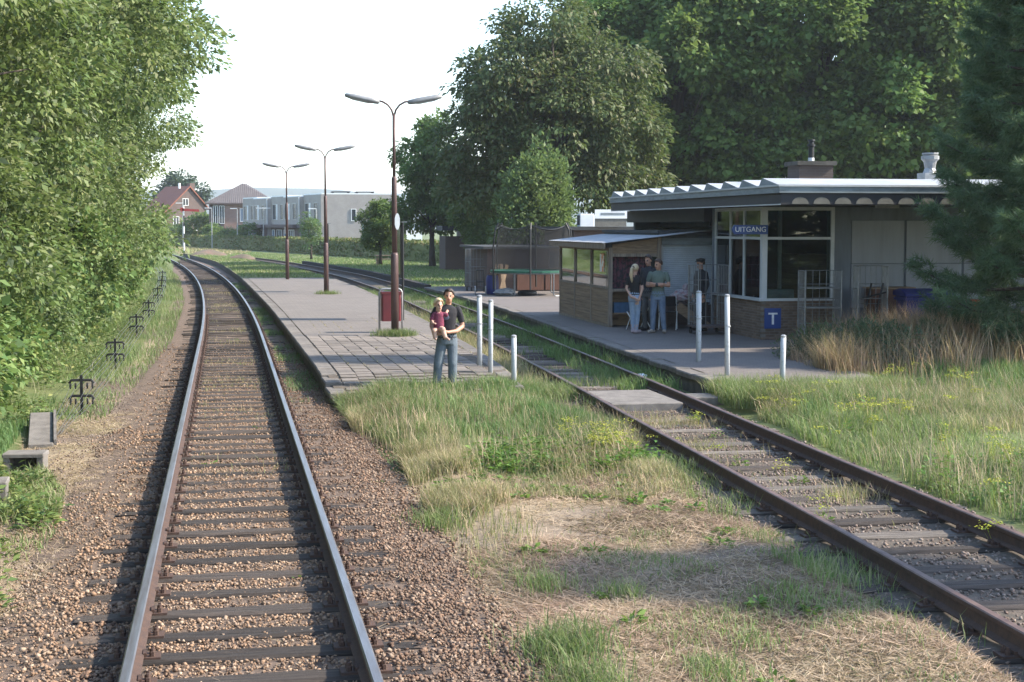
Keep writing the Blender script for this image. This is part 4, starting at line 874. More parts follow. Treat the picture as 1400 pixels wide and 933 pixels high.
# shrubs along the foot of the wall
sA, _ = crown_mesh('foliage', [(0, 0, 0.75, 1.5, 1.6, 0.95), (0.5, 0.8, 1.3, 1.0, 1.0, 0.9), (-.5, -.7, 1.5, 1.1, 1.1, 1.0)], 200, 0.33, 85, 0.10, 'leaf_ivy', 5, 0.8, 0.2, aspect=0.75)
sB, _ = crown_mesh('foliage', [(0, 0, 0.8, 1.3, 1.7, 0.9), (0.2, -0.8, 1.4, 1.1, 1.0, 1.0), (-.6, .6, 2.0, 1.2, 1.2, 1.1)], 210, 0.33, 80, 0.095, 'leaf_left', 6, 0.8, 0.3)
sh_y = [11.0, 13.8, 16.6, 19.4, 22.3, 25.5, 29, 33, 37.5, 42, 47, 53, 60, 68, 77, 88, 100, 114]
for i, y in enumerate(sh_y):
    t = thing('trackside_shrub', ORD[i] + ' shrub from the camera along the foot of the left foliage wall', 'shrub', (-5.0 + 0.5 * min(1, max(0, (y - 26) / 8)) - 0.006 * max(0, y - 15) + 0.35 * math.sin(i * 2.3) - 4.4e-4 * max(0, y - 37) ** 2, y, 0.0), i * 1.1, 'shrubs left of the track')
    s = 1.0 + 0.18 * math.sin(i * 1.7); t.scale = (s, s * 1.1, s * (1.05 + 0.012 * i)); link('foliage', sA if i % 2 == 0 else sB, t)

# --- big trees on the right
PL1 = rlobes(21, 12, 8.0, 11.5, 8.5, (0.36, 0.5)); PL2 = rlobes(33, 13, 8.4, 11.0, 8.5, (0.34, 0.5))
cP1, CP1 = crown_mesh('crown', PL1, 950, 1.1, 78, 0.32, 'leaf_plane', 21, aspect=0.8, inner=0.18); cP2, CP2 = crown_mesh('crown', PL2, 950, 1.1, 78, 0.32, 'leaf_plane', 22, aspect=0.8, inner=0.18)
tP1 = trunk_mesh('trunk', 13, 0.45, [CP1[i, :3] for i in range(0, 900, 50)], 5); tP2 = trunk_mesh('trunk', 13, 0.42, [CP2[i, :3] for i in range(0, 900, 50)], 6)
for i, (x, y, s, rz, k, lab) in enumerate([(27.5, 92, 1.0, 0.3, 0, 'plane tree left of the chimney behind the station'), (36.0, 90, 1.05, 1.7, 1, 'plane tree behind the station chimney'), (44.5, 88, 1.05, 3.5, 0, 'plane tree behind the white roof vent'), (32, 104, 1.2, 2.2, 1, 'taller plane tree in the rear, seen between the front plane trees'), (50, 98, 1.15, 5, 0, 'plane tree hidden mostly behind the blue-green pine')]):
    tree('plane_tree', lab, (x, y, 0), rz, s, (tP1, tP2)[k], (cP1, cP2)[k], 'plane trees behind the station')
CH = [(0, 0, 13.0, 3.2, 3.2, 2.6), (-2.6, -1, 10.6, 2.9, 3.0, 2.4), (2.8, -.5, 11, 3.0, 3.0, 2.4), (-3.8, 0, 7.6, 2.6, 3.0, 2.3), (0.4, -2.4, 8.6, 3.0, 2.8, 2.6), (3.6, -.8, 7.8, 3.1, 3.0, 2.5), (-1.0, 2.6, 9.0, 3.4, 2.8, 3.0), (-4.6, -.6, 5.0, 1.6, 2.0, 1.5), (1.8, -1.6, 5.4, 2.8, 2.4, 1.6), (-1.8, -1.8, 5.6, 2.4, 2.2, 1.7), (5.0, .4, 5.2, 2.2, 2.2, 1.4)]
cC, CC = crown_mesh('crown', CH, 820, 0.9, 76, 0.28, 'leaf_chestnut', 31, 0.5, 0.75, aspect=0.5, inner=0.16); tC = trunk_mesh('trunk', 10, 0.45, [CC[i, :3] for i in range(0, 760, 45)], 7)
tree('chestnut_tree', 'large browning horse chestnut tree behind the trampoline', (16.9, 80, 0), 0.0, (0.92, 0.95, 0.98), tC, cC)
ML = rlobes(41, 9, 2.9, 5.6, 4.4, (0.42, 0.6)); cM, CM = crown_mesh('crown', ML, 420, 0.6, 46, 0.24, 'leaf_plane', 41, aspect=0.7); tM = trunk_mesh('trunk', 7.5, 0.2, [CM[i, :3] for i in range(0, 420, 40)], 8)
tree('lawn_tree', 'slender dark green tree on the lawn left of the chestnut', (14.9, 112, 0), 0.4, (0.98, 0.98, 1.16), tM, cM)
tree('lawn_tree', 'dark tree half hidden between the lawn tree and the chestnut', (16.6, 100, 0), 2.0, (0.62, 0.62, 0.72), tM, cM)
SL_ = [(0, 0, 1.6, 0.85, 0.85, 1.2), (0.55, 0.1, 2.7, 0.65, 0.65, 1.1), (-.6, 0, 2.5, 0.65, 0.65, 1.1), (-.1, -.2, 3.3, 0.45, 0.45, 1.1), (0.85, 0, 1.8, 0.6, 0.6, 1.0), (-.95, .1, 1.7, 0.6, 0.6, 1.0), (0.5, 0, 3.4, .3, .3, .7), (-.55, 0, 3.2, .3, .3, .7)]
cS, CS = crown_mesh('crown', SL_, 210, 0.38, 48, 0.14, 'leaf_light', 51, 1.2, -0.3, aspect=0.6); tS = trunk_mesh('trunk', 3.2, 0.09, [CS[i, :3] for i in range(0, 210, 25)], 9)
tree('young_tree', 'bright green upright young tree behind the brick outbuilding', (13.9, 68.5, 0.2), 0.4, (1.3, 1.3, 1.32), tS, cS, cz=0.45)
tree('garden_tree', 'small rounded tree with a bench beneath it on the lawn', (11.7, 118, 0.0), 1.0, (0.56, 0.56, 0.52), tM, cM)
cW, CW = crown_mesh('crown', [(0, 0, 2.2, 0.9, 0.9, 1.3), (0.6, 0, 3.3, 0.7, 0.7, 0.8), (-.6, .1, 2.9, 0.7, 0.7, 0.8)], 70, 0.34, 26, 0.17, 'leaf_light', 55, aspect=0.6)
tree('sapling', 'thin pale sapling in front of the terrace houses', (7.5, 138, 0.0), 2.0, (1.0, 1.0, 1.0), tS, cW)
# far conifer and garden bushes
FC = rlobes(61, 8, 5.0, 8.0, 5.5, (0.4, 0.55)); cF, CF = crown_mesh('crown', FC, 260, 1.0, 32, 0.6, 'leaf_conifer', 61); tF = trunk_mesh('trunk', 10, 0.3, [], 10)
tree('dark_conifer', 'dark conifer rising behind the orange-roofed house', (-8.0, 296, 0), 0.2, (1.0, 1.0, 0.98), tF, cF)
bA, _ = crown_mesh('foliage', [(0, 0, 1.3, 1.7, 1.7, 1.4), (0.9, 0, 1.0, 1.2, 1.2, 1.1), (-1, 0, 1.1, 1.2, 1.2, 1.2)], 120, 0.45, 30, 0.3, 'leaf_light', 71); bB, _ = crown_mesh('foliage', [(0, 0, 1.5, 1.8, 1.8, 1.7), (1.2, 0, 1.3, 1.2, 1.2, 1.3)], 120, 0.45, 30, 0.3, 'leaf_plane', 72)
for x, y, s, k, lab in ((-8.0, 252, 1.2, 0, 'light green bush in front of the orange-roofed house'), (-4.0, 240, 1.5, 1, 'dark bluish bush between the two brick houses'), (-1.6, 223.5, 1.0, 1, 'dark round bush below the hip-roofed house'), (0.7, 217, 1.0, 0, 'light green bush in front of the hip-roofed house wall'), (3.2, 206, 1.0, 1, 'dark bush at the terrace front garden')):
    t = thing('garden_bush', lab, 'bush', (x, y, 0), x, 'garden bushes beyond the hedge'); t.scale = (s, s, s); link('foliage', (bA, bB)[k], t)
# hedge
HG = smooth_tab([(-15, 268), (-10.6, 248), (-0.8, 213), (7.6, 179), (12.25, 153), (16.0, 135), (19.2, 120), (23, 104)])
def hedge(name, label, pts, h, th, n, m, seed, leaf=0.26):
    rs = np.random.RandomState(seed); P = np.array(pts); seg = np.linalg.norm(np.diff(P, axis=0), axis=1); cum = np.concatenate([[0], np.cumsum(seg)])
    s = rs.uniform(0, cum[-1], n); x = np.interp(s, cum, P[:, 0]); y = np.interp(s, cum, P[:, 1]); tx = np.interp(s + 0.5, cum, P[:, 0]) - np.interp(s - 0.5, cum, P[:, 0]); ty = np.interp(s + 0.5, cum, P[:, 1]) - np.interp(s - 0.5, cum, P[:, 1])
    T = unit(np.stack([tx, ty], -1)); face = rs.rand(n); o = np.where(face < 0.45, -1, np.where(face < 0.6, 1, rs.uniform(-1, 1, n))) * th / 2 * rs.uniform(0.9, 1.08, n); z = np.where(face < 0.6, rs.uniform(0, h, n), h * rs.uniform(0.95, 1.04, n)) + 0.05 * np.sin(s * 0.7)
    pos = np.stack([x + T[:, 1] * o, y - T[:, 0] * o, z], -1); L_ = leaf * rs.uniform(0.6, 1.3, n)
    V = kites(pos, unit(rs.normal(size=(n, 3))), unit(rs.normal(size=(n, 3)) + np.array([-0.3, -0.6, 0.7])), L_, L_ * 0.7)
    t = thing(name, label, 'hedge'); link('foliage', npmesh('foliage', V, quadidx(n), m), t)
    mb = MB(); V = []; F_ = []
    for i in range(len(pts)):
        d = Vector(pts[min(i + 1, len(pts) - 1)]) - Vector(pts[max(i - 1, 0)]); d.normalize(); nn = Vector((d.y, -d.x)); p = Vector(pts[i])
        for w, zz in ((-0.42, 0), (-0.42, h * 0.93), (0.42, h * 0.93), (0.42, 0)): q = p + nn * (w * th); V.append((q.x, q.y, zz))
    for i in range(len(pts) - 1):
        for k in range(3): a = i * 4 + k; F_.append((a, a + 4, a + 5, a + 1))
    mb.add(V, F_).build('twiggy_core', 'leaf_hedge', t); return t
hedge('hedge', 'long clipped hedge between the lawn and the houses', HG, 1.55, 1.2, 26000, 'leaf_hedge', 81)

# --- blue-green pine on the right
def pine_mesh(seed, H_, R_, nb, brushes, needles, nl=0.17):
    rs = np.random.RandomState(seed); mb = MB(); mb.tube([(0, 0, 0), (0.1, 0, H_ * 0.5), (0, 0.1, H_)], [0.24, 0.15, 0.03], 8); tips = []; dirs = []
    for i in range(nb):
        t = i / nb; z = 0.3 + (H_ - 0.6) * t ** 0.95; w = i * 2.399 + rs.uniform(-.3, .3); ln = R_ * (1 - t * 0.80) * rs.uniform(0.75, 1.12) * (0.75 + 0.25 * min(1, t * 8)); d = np.array([math.cos(w), math.sin(w), 0]); pts = []
        for k in range(5): q = k / 4; pts.append(d * ln * q + np.array([0, 0, z - 0.20 * ln * q + 0.30 * ln * q ** 3]))
        mb.tube([tuple(p) for p in pts], [0.05, 0.04, 0.03, 0.02, 0.01], 5)
        m_ = int(brushes * (0.4 + 0.6 * ln / R_))
        for j in range(m_):
            q = rs.uniform(0.25, 1.0) ** 0.7; p = pts[min(3, int(q * 4))] + (pts[min(4, int(q * 4) + 1)] - pts[min(3, int(q * 4))]) * (q * 4 % 1); sd = np.cross(d, [0, 0, 1.0]); sl_ = rs.uniform(-1, 1) * 0.42 * ln * (1.1 - q) * 1.3
            p = p + sd * sl_ + np.array([0, 0, rs.uniform(-.12, .2)]); tips.append(p); dirs.append(unit(d * 0.8 + sd * np.sign(sl_) * 0.6 + np.array([0, 0, 0.35]) + rs.normal(size=3) * 0.25))
    tips = np.array(tips); dirs = np.array(dirs); n = len(tips); ids = np.repeat(np.arange(n), needles); k = len(ids); t = rs.uniform(-0.16, 0.16, k)
    c = tips[ids] + dirs[ids] * t[:, None]; ax = unit(dirs[ids] * 0.75 + unit(rs.normal(size=(k, 3))) * 0.9); L_ = nl * rs.uniform(0.7, 1.25, k); sd = unit(np.cross(ax, rs.normal(size=(k, 3))))
    wd = 0.0085; V = np.stack([c - sd * wd, c + sd * wd, c + ax * L_[:, None] + np.array([0, 0, -0.025])], 1).reshape(-1, 3)
    return mb.mesh('trunk', 'bark', True), npmesh('foliage', V, np.arange(k * 3).reshape(k, 3), 'needle')
pt, pn = pine_mesh(91, 11.5, 3.1, 130, 60, 58, 0.20)
pine = thing('pine_tree', 'bushy blue-green pine at the right edge in front of the station', 'tree', (16.1, 27.6, 0.2), 0.5); link('trunk', pt, pine); link('foliage', pn, pine)
# trees standing right of the frame whose shade falls across the foreground
vt_ = tree('verge_tree', 'tree just outside the right edge whose shade crosses the foreground', (16.4, 9.7, 0.1), 1.0, (0.45, 0.36, 1.0), tM, cM, cz=6.9)
for c_ in vt_.children:
    if c_.data is cM: c_.scale = (1, 1, 0.34)
pine2 = copy_tree(pine); pine2.location = (22.4, 32.7, 0.2); pine2.rotation_euler = (0, 0, 2.2); pine2['label'] = 'unseen second pine right of the frame, added to shade the station facade'  # unseen pine copy, added for its shade on the station front

# ------------------------------------------------------------------ grasses
def in_poly(x, y, poly):
    r = np.zeros(len(x), bool); n = len(poly)
    for i in range(n):
        x0, y0 = poly[i]; x1, y1 = poly[(i + 1) % n]
        c = ((y0 > y) != (y1 > y)) & (x < (x1 - x0) * (y - y0) / (y1 - y0 + 1e-12) + x0); r ^= c
    return r
def sample(poly, n, seed, dens=None):
    rs = np.random.RandomState(seed); P = np.array(poly); X = []; Y = []; c = 0
    while c < n:
        x = rs.uniform(P[:, 0].min(), P[:, 0].max(), n * 2); y = rs.uniform(P[:, 1].min(), P[:, 1].max(), n * 2); k = in_poly(x, y, poly)
        if dens is not None: k &= rs.rand(len(x)) < dens(x, y)
        X.append(x[k]); Y.append(y[k]); c += k.sum()
    return np.concatenate(X)[:n], np.concatenate(Y)[:n]
def blades(x, y, z, h, w, bend, seed, tuft=0.0):
    rs = np.random.RandomState(seed); n = len(x); a = rs.uniform(0, 2 * math.pi, n); d = np.stack([np.cos(a), np.sin(a)], -1); fa = a + math.pi / 2 + rs.normal(0, 0.5, n); sd = np.stack([np.cos(fa), np.sin(fa), np.zeros(n)], -1) * (w * rs.uniform(0.7, 1.3, n))[:, None] * 0.5
    b = np.stack([x, y, z], -1); be = bend * rs.uniform(0.3, 1.3, n); lean = np.concatenate([d * (h * be)[:, None], np.zeros((n, 1))], 1)
    up_ = np.stack([np.zeros(n), np.zeros(n), h], -1); mid = b + up_ * 0.55 + lean * 0.28; tip = b + up_ * np.sqrt(np.clip(1 - 0.6 * be ** 2, 0.15, 1))[:, None] + lean
    V = np.stack([b - sd, b + sd, mid - sd * 0.75, mid + sd * 0.75, tip], 1).reshape(-1, 3)
    F_ = (np.array([(0, 1, 3), (0, 3, 2), (2, 3, 4)])[None] + (np.arange(n) * 5)[:, None, None]).reshape(-1, 3); return V, F_
def grass(name, poly, n, h, w, bend, m, seed, label, dens=None, zf=None, hn=0.0, hf=None):
    x, y = sample(poly, n, seed, dens); rs = np.random.RandomState(seed + 1)
    hh_ = rs.uniform(h[0], h[1], n) * (1 + hn * np_noise(x * 1.1, y * 1.1, seed)); hh_ = np.clip(hh_, h[0] * 0.4, None) * (hf(x, y) if hf else 1)
    z = (zf(x, y) if zf else ground_z(x, y)) - 0.01
    V, F_ = blades(x, y, z, hh_, w, bend, seed); return stuff(link(name, npmesh(name, V, F_, m)), label, 'grass')
def clumpy(seed, sc=1.0, lo=-0.2, hi=0.8): return lambda x, y: np.clip((np_noise(x * sc, y * sc, seed) - lo) / (hi - lo), 0.03, 1)
# centre wedge
WG = [(1.75, 26.3), (1.75, 24), (1.95, 21.5), (2.35, 18.6), (2.9, 17.4), (3.7, 17.2), (4.6, 17.6), (5.15, 18.6), (5.5, 20), (5.75, 23), (5.85, 26), (5.1, 26.7)]
grass('tall_grass', WG, 38000, (0.08, 0.30), 0.010, 0.8, 'grass', 101, 'tall fresh green grass at the near end of the island platform', clumpy(1, 1.6, -0.5, 0.6), hn=0.4, hf=lambda x, y: np.clip((y - 17.0) / 3.5, 0.3, 1))
grass('lush_grass', [(2.9, 26), (2.7, 22), (3.3, 19.5), (4.8, 19.0), (5.4, 22), (5.3, 26)], 19000, (0.12, 0.34), 0.011, 0.7, 'grass_dark', 103, 'darker lush grass inside the tall grass patch', clumpy(2, 1.0, -0.2, 0.6), hn=0.4, hf=lambda x, y: np.clip((y - 18.0) / 3.0, 0.4, 1))
WY = [(1.9, 24.5), (1.75, 22), (2.1, 19), (2.0, 16.5), (2.0, 13.2), (2.5, 12.6), (2.9, 14), (2.85, 16.5), (3.0, 18.5), (2.8, 21), (2.5, 24.5)]
grass('yellow_grass', WY, 15000, (0.10, 0.34), 0.009, 0.6, 'grass_yellow', 105, 'yellowing grass tufts along the edge of the ballast', clumpy(5, 1.7, 0.0, 0.7), hn=0.3)
grass('wedge_yellow_grass', WG, 6000, (0.10, 0.32), 0.009, 0.75, 'grass_yellow', 102, 'yellow stems through the grass at the island platform end', clumpy(36, 1.5, 0.0, 0.8), hn=0.4)
grass('dead_seed_grass', WG, 1300, (0.25, 0.48), 0.006, 0.35, 'grass_dry', 107, 'pale seed stalks rising from the tall grass patch', clumpy(7, 0.9, -0.1, 0.8))
# dry thatch: straw lying down plus short stubble
DR = [(2.1, 8.6), (2.0, 13), (2.4, 17.5), (3.2, 18.6), (5.1, 18.8), (5.2, 13), (4.95, 8.6)]
def straw(name, poly, n, ln, w, m, seed, label, dens=None, dz=0.012):
    x, y = sample(poly, n, seed, dens); rs = np.random.RandomState(seed + 3); a = rs.uniform(0, 2 * math.pi, n); L_ = rs.uniform(ln[0], ln[1], n); d = np.stack([np.cos(a), np.sin(a), rs.uniform(-0.05, 0.35, n)], -1); s = np.stack([-np.sin(a), np.cos(a), rs.normal(0, 0.3, n)], -1) * w * 0.5
    b = np.stack([x, y, ground_z(x, y) + dz * rs.rand(n)], -1); V = np.stack([b - s, b + s, b + d * L_[:, None] + s * 0.4, b + d * L_[:, None] - s * 0.4], 1).reshape(-1, 3)
    return stuff(link(name, npmesh(name, V, quadidx(n), m)), label, 'grass')
straw('dry_thatch', DR, 50000, (0.05, 0.17), 0.006, 'grass_dry', 111, 'dry straw coloured mown grass in the foreground', clumpy(9, 1.4, -0.8, 0.7))
straw('brown_thatch', DR, 22000, (0.03, 0.12), 0.009, 'litter', 112, 'brown dead grass litter mixed into the dry foreground', clumpy(10, 1.6, -0.4, 0.7))
grass('transition_grass', [(2.2, 15.8), (2.6, 18.2), (5.2, 19.2), (5.2, 16.6), (4.3, 15.6)], 9000, (0.04, 0.2), 0.009, 0.7, 'grass_yellow', 115, 'thinning yellow grass in front of the tall grass patch', clumpy(40, 1.5, -0.1, 0.8), hn=0.4)
grass('short_regrowth', DR, 5000, (0.03, 0.11), 0.008, 0.8, 'grass', 113, 'short green regrowth scattered through the dry grass', clumpy(12, 2.2, 0.35, 0.9))
straw('verge_straw', [(-2.9, 8.6), (-0.95, 8.6), (-1.0, 30), (-2.7, 30)], 32000, (0.04, 0.14), 0.006, 'grass_dry', 114, 'dry straw on the verge left of the main track', clumpy(13, 1.6, -0.1, 0.7))
TV = []; TF = []; to = 0
for k, (cx, cy, rr_, nn, hh0) in enumerate([(2.25, 10.2, 0.30, 900, 0.26), (3.05, 11.6, 0.2, 200, 0.2), (3.6, 10.1, 0.2, 180, 0.16), (2.5, 12.0, 0.2, 260, 0.2), (4.3, 11.2, 0.25, 160, 0.16), (2.05, 15.0, 0.3, 700, 0.25), (2.2, 9.3, 0.3, 700, 0.24), (3.1, 9.4, 0.25, 420, 0.18)]):
    rs = np.random.RandomState(120 + k); x = cx + rs.normal(0, rr_ * 0.5, nn); y = cy + rs.normal(0, rr_ * 0.75, nn)
    V, F_ = blades(x, y, ground_z(x, y) - 0.01, rs.uniform(hh0 * 0.4, hh0, nn), 0.008, 0.75, 120 + k); TV.append(V); TF.append(F_ + to); to += len(V)
stuff(link('grass_tufts', npmesh('grass_tufts', np.concatenate(TV), np.concatenate(TF), 'grass')), 'green grass tufts standing in the dry foreground', 'grass')
# right of the siding
RG = [(7.75, 12.5), (7.75, 18), (8.05, 22.5), (8.9, 24.2), (11.2, 25.4), (15, 24.6), (17.5, 21), (15, 14), (12, 10)]
grass('meadow_grass', RG, 60000, (0.07, 0.29), 0.010, 0.8, 'grass', 131, 'sunlit green meadow grass right of the siding', clumpy(15, 0.9, -0.9, 0.4), hn=0.3)
grass('meadow_yellow_grass', RG, 20000, (0.10, 0.34), 0.009, 0.7, 'grass_yellow', 133, 'yellowing stems mixed into the meadow grass', clumpy(17, 0.8, -0.1, 0.7), hn=0.25)
grass('meadow_seed_stalks', RG, 5000, (0.3, 0.58), 0.007, 0.45, 'grass_dry', 134, 'pale seed stalks standing in the meadow grass', clumpy(16, 0.9, -0.2, 0.7))
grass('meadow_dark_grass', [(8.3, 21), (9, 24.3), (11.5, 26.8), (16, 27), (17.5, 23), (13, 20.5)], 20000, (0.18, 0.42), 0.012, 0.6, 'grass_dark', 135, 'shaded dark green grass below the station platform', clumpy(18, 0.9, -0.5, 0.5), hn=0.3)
grass('platform_end_grass', [(7.9, 23.2), (8.0, 25.1), (9.3, 25.0), (11.4, 26.2), (12, 24.5), (9, 22.8)], 9000, (0.18, 0.42), 0.011, 0.65, 'grass', 136, 'green grass hiding the near edge of the station platform', None, zf=lambda x, y: np.full(len(x), 0.02), hn=0.3)
grass('tall_dry_grass', [(10.6, 25.6), (10.9, 29.2), (12.2, 31.2), (16.5, 31.2), (18, 27), (15, 25.2)], 32000, (0.28, 0.95), 0.012, 0.6, 'grass_brown', 137, 'tall dead brown grass on the bank below the pine', clumpy(19, 1.0, -0.6, 0.5), hn=0.3)
grass('tall_dry_stalks', [(11.5, 26.4), (12.2, 31.0), (16.5, 31), (17.5, 27), (15, 25.6)], 1500, (0.7, 1.35), 0.009, 0.5, 'grass_dry', 139, 'pale tall seed stalks above the dead grass bank', clumpy(20, 1.2, 0.0, 0.8))
# siding trough between the platforms and beside it
def trough(y0, y1, o0, o1): return [(float(sid_x(y)) + o0, y) for y in np.linspace(y0, y1, 12)] + [(float(sid_x(y)) + o1, y) for y in np.linspace(y1, y0, 12)]
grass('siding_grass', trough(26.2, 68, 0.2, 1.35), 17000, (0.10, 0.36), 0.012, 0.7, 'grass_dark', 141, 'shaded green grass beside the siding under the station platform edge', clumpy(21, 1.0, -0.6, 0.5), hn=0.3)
grass('siding_weeds', trough(27, 72, -1.45, 0.75), 17000, (0.06, 0.30), 0.011, 0.7, 'grass', 143, 'overgrown grass covering the siding between the platforms', clumpy(22, 1.2, -0.4, 0.5), hn=0.3)
grass('siding_dry_grass', trough(26, 60, -1.6, -0.85), 5000, (0.15, 0.45), 0.009, 0.5, 'grass_yellow', 145, 'seeding yellow grass along the island platform edge', clumpy(23, 1.4, 0.0, 0.7))
grass('siding_sleeper_grass', trough(14, 23.3, -0.7, 0.7), 2600, (0.05, 0.26), 0.008, 0.6, 'grass_yellow', 147, 'sparse grass sprouting between the siding sleepers', clumpy(24, 1.8, 0.35, 0.9))
grass('siding_edge_grass', trough(9, 23.5, -1.5, -0.85), 3500, (0.05, 0.26), 0.008, 0.6, 'grass', 149, 'grass fringe on the near side of the siding rail', clumpy(25, 1.6, 0.1, 0.8))
# between main track and island platform
def mtrough(y0, y1, o0, o1): return [(float(main_x(y)) + o0, y) for y in np.linspace(y0, y1, 14)] + [(float(main_x(y)) + o1, y) for y in np.linspace(y1, y0, 14)]
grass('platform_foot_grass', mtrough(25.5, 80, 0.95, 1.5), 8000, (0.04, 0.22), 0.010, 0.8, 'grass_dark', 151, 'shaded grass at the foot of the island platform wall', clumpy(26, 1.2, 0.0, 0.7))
grass('main_track_grass', mtrough(18, 90, -0.6, 0.6), 3200, (0.03, 0.14), 0.010, 0.8, 'grass_yellow', 153, 'sparse grass growing between the main rails', clumpy(27, 1.4, 0.35, 0.9), zf=lambda x, y: np.full(len(x), -0.045))
# left verge
LV = [(float(main_x(y)) + o, y) for y, o in ((24, -2.0), (30, -1.75), (40, -1.5), (60, -1.45), (90, -1.5), (130, -1.6))] + [(float(main_x(y)) + o, y) for y, o in ((130, -4.0), (90, -4.2), (60, -4.5), (40, -4.6), (24, -4.6))]
grass('verge_grass', LV, 30000, (0.07, 0.32), 0.013, 0.75, 'grass', 155, 'bright green grass under the signal wires left of the track', clumpy(28, 0.8, -0.9, 0.3), hn=0.3)
grass('verge_dark_grass', [(-2.35, 9), (-2.5, 15), (-2.9, 18), (-2.9, 24), (-4.8, 24), (-4.8, 9)], 16000, (0.06, 0.28), 0.012, 0.7, 'grass_dark', 157, 'low green undergrowth around the concrete troughs', clumpy(29, 1.0, -0.7, 0.4))
LG = [(-1.80, 12.2), (-1.62, 15.3), (-1.80, 17.6), (-2.25, 19.6), (-3.3, 20.2), (-3.3, 12)]
grass('trough_grass', LG, 7000, (0.05, 0.22), 0.011, 0.75, 'grass', 158, 'green grass creeping onto the gravel near the concrete troughs', clumpy(34, 1.2, -0.5, 0.5), hn=0.3)
straw('track_straw', mtrough(8.6, 34, -1.3, 1.9), 6000, (0.04, 0.15), 0.005, 'grass_dry', 116, 'bits of straw lying on the main track ballast', clumpy(35, 1.3, 0.0, 0.8), dz=0.06)
# far lawn and turf blades
grass('lawn_grass', [(9.2, 67), (19, 62), (26, 100), (15, 140), (7, 165), (1, 190), (0, 150), (5, 128), (8.5, 100), (9, 85)], 42000, (0.05, 0.20), 0.05, 0.8, 'grass', 159, 'mown lawn between the siding and the hedge', clumpy(30, 0.35, -1.0, 0.3))
grass('turf_grass', [(float(pl(y)) + .1, y) for y in (79, 100, 120, 150)] + [(float(pr(y)) - .1, y) for y in (150, 120, 100, 79)], 14000, (0.05, 0.18), 0.04, 0.8, 'grass', 161, 'rough turf on the far end of the island platform', clumpy(31, 0.5, -0.9, 0.3), zf=lambda x, y: np.full(len(x), 0.27))
grass('far_verge_grass', [(-9, 170), (-1, 155), (3, 180), (-3, 215), (-14, 260), (-20, 240)], 9000, (0.1, 0.35), 0.09, 0.7, 'grass_yellow', 163, 'yellow grass around the semaphore signal', None, zf=lambda x, y: np.full(len(x), -0.07))
for k, (cx, cy, rr_, nn) in enumerate(((3.95, 36.55, 0.5, 1400), (3.85, 59.6, 0.45, 500))):
    pl_ = [(cx + rr_ * 1.2 * math.cos(w), cy + rr_ * 0.9 * math.sin(w)) for w in np.linspace(0, 6.283, 12)[:-1]]
    grass('lamp_foot_grass', pl_, nn, (0.08, 0.24), 0.011, 0.8, 'grass', 170 + k, ('green grass ring growing around the nearest lamp post and bin', 'thin grass around the middle lamp post')[k], zf=lambda x, y: np.full(len(x), 0.298), dens=lambda x, y: np.exp(-(((x - cx) / rr_) ** 2 + ((y - cy) / rr_) ** 2) * 1.2))

# grass in the paving joints
rj = np.random.RandomState(66); nj = 2600; yj = rj.uniform(25.6, 44, nj); xj = float(1.66) + 0.44 + 0.303 * (rj.randint(0, 10, nj) + 0.5) + rj.normal(0, 0.012, nj); kj = np_noise(xj * 2, yj, 44) > 0.15; xj, yj = xj[kj], yj[kj]
V, F_ = blades(xj, yj, np.array([ptop(q) for q in yj]) - 0.01, rj.uniform(0.015, 0.06, len(xj)), 0.008, 0.9, 67); stuff(link('joint_grass', npmesh('joint_grass', V, F_, 'grass_yellow')), 'tiny grass growing in the joints of the platform tiles', 'grass')
# broad-leaved weeds and yellow umbels
def weeds(name, spots, m, seed, label, leaf=0.07, per=26, h=0.12):
    rs = np.random.RandomState(seed); sp = np.repeat(np.array(spots, float), per, axis=0); n = len(sp); a = rs.uniform(0, 2 * math.pi, n); rad = sp[:, 2] * rs.rand(n) ** 0.6
    pos = np.stack([sp[:, 0] + rad * np.cos(a) * 0.6, sp[:, 1] + rad * np.sin(a) * 0.6, ground_z(sp[:, 0], sp[:, 1]) + sp[:, 3] * rs.uniform(0.1, 1, n) * (1 - 0.5 * rad / (sp[:, 2] + 1e-6))], -1)
    ax = unit(np.stack([np.cos(a), np.sin(a), rs.uniform(-0.1, 0.7, n)], -1)); L_ = leaf * rs.uniform(0.6, 1.4, n)
    V = kites(pos, ax, unit(np.array([0, 0, 1.0]) + rs.normal(size=(n, 3)) * 0.35), L_, L_ * 0.5); return stuff(link(name, npmesh(name, V, quadidx(n), m)), label, 'weeds')
rw = np.random.RandomState(77)
x, y = sample(DR, 46, 201, clumpy(14, 1.3, 0.0, 0.8)); weeds('dandelion_weeds', [(a, b, rw.uniform(0.06, 0.16), rw.uniform(0.04, 0.12)) for a, b in zip(x, y)], 'weed', 1, 'low leafy weeds dotted in the dry foreground grass')
x, y = sample([(2.6, 17.6), (3.2, 19.2), (5.0, 19.4), (5.3, 18.4), (4.4, 17.3)], 150, 202); weeds('leafy_weeds', [(a, b, rw.uniform(0.1, 0.22), rw.uniform(0.12, 0.34)) for a, b in zip(x, y)], 'weed', 2, 'leafy green weeds along the front of the tall grass', 0.075, 34)
x, y = sample([(-1.85, 12), (-1.75, 16), (-2.2, 18.5), (-2.9, 20), (-4.3, 24), (-4.3, 9)], 170, 203); weeds('verge_weeds', [(a, b, rw.uniform(0.14, 0.35), rw.uniform(0.1, 0.35)) for a, b in zip(x, y)], 'leaf_ivy', 3, 'leafy undergrowth at the foot of the left shrubs', 0.085, 46)
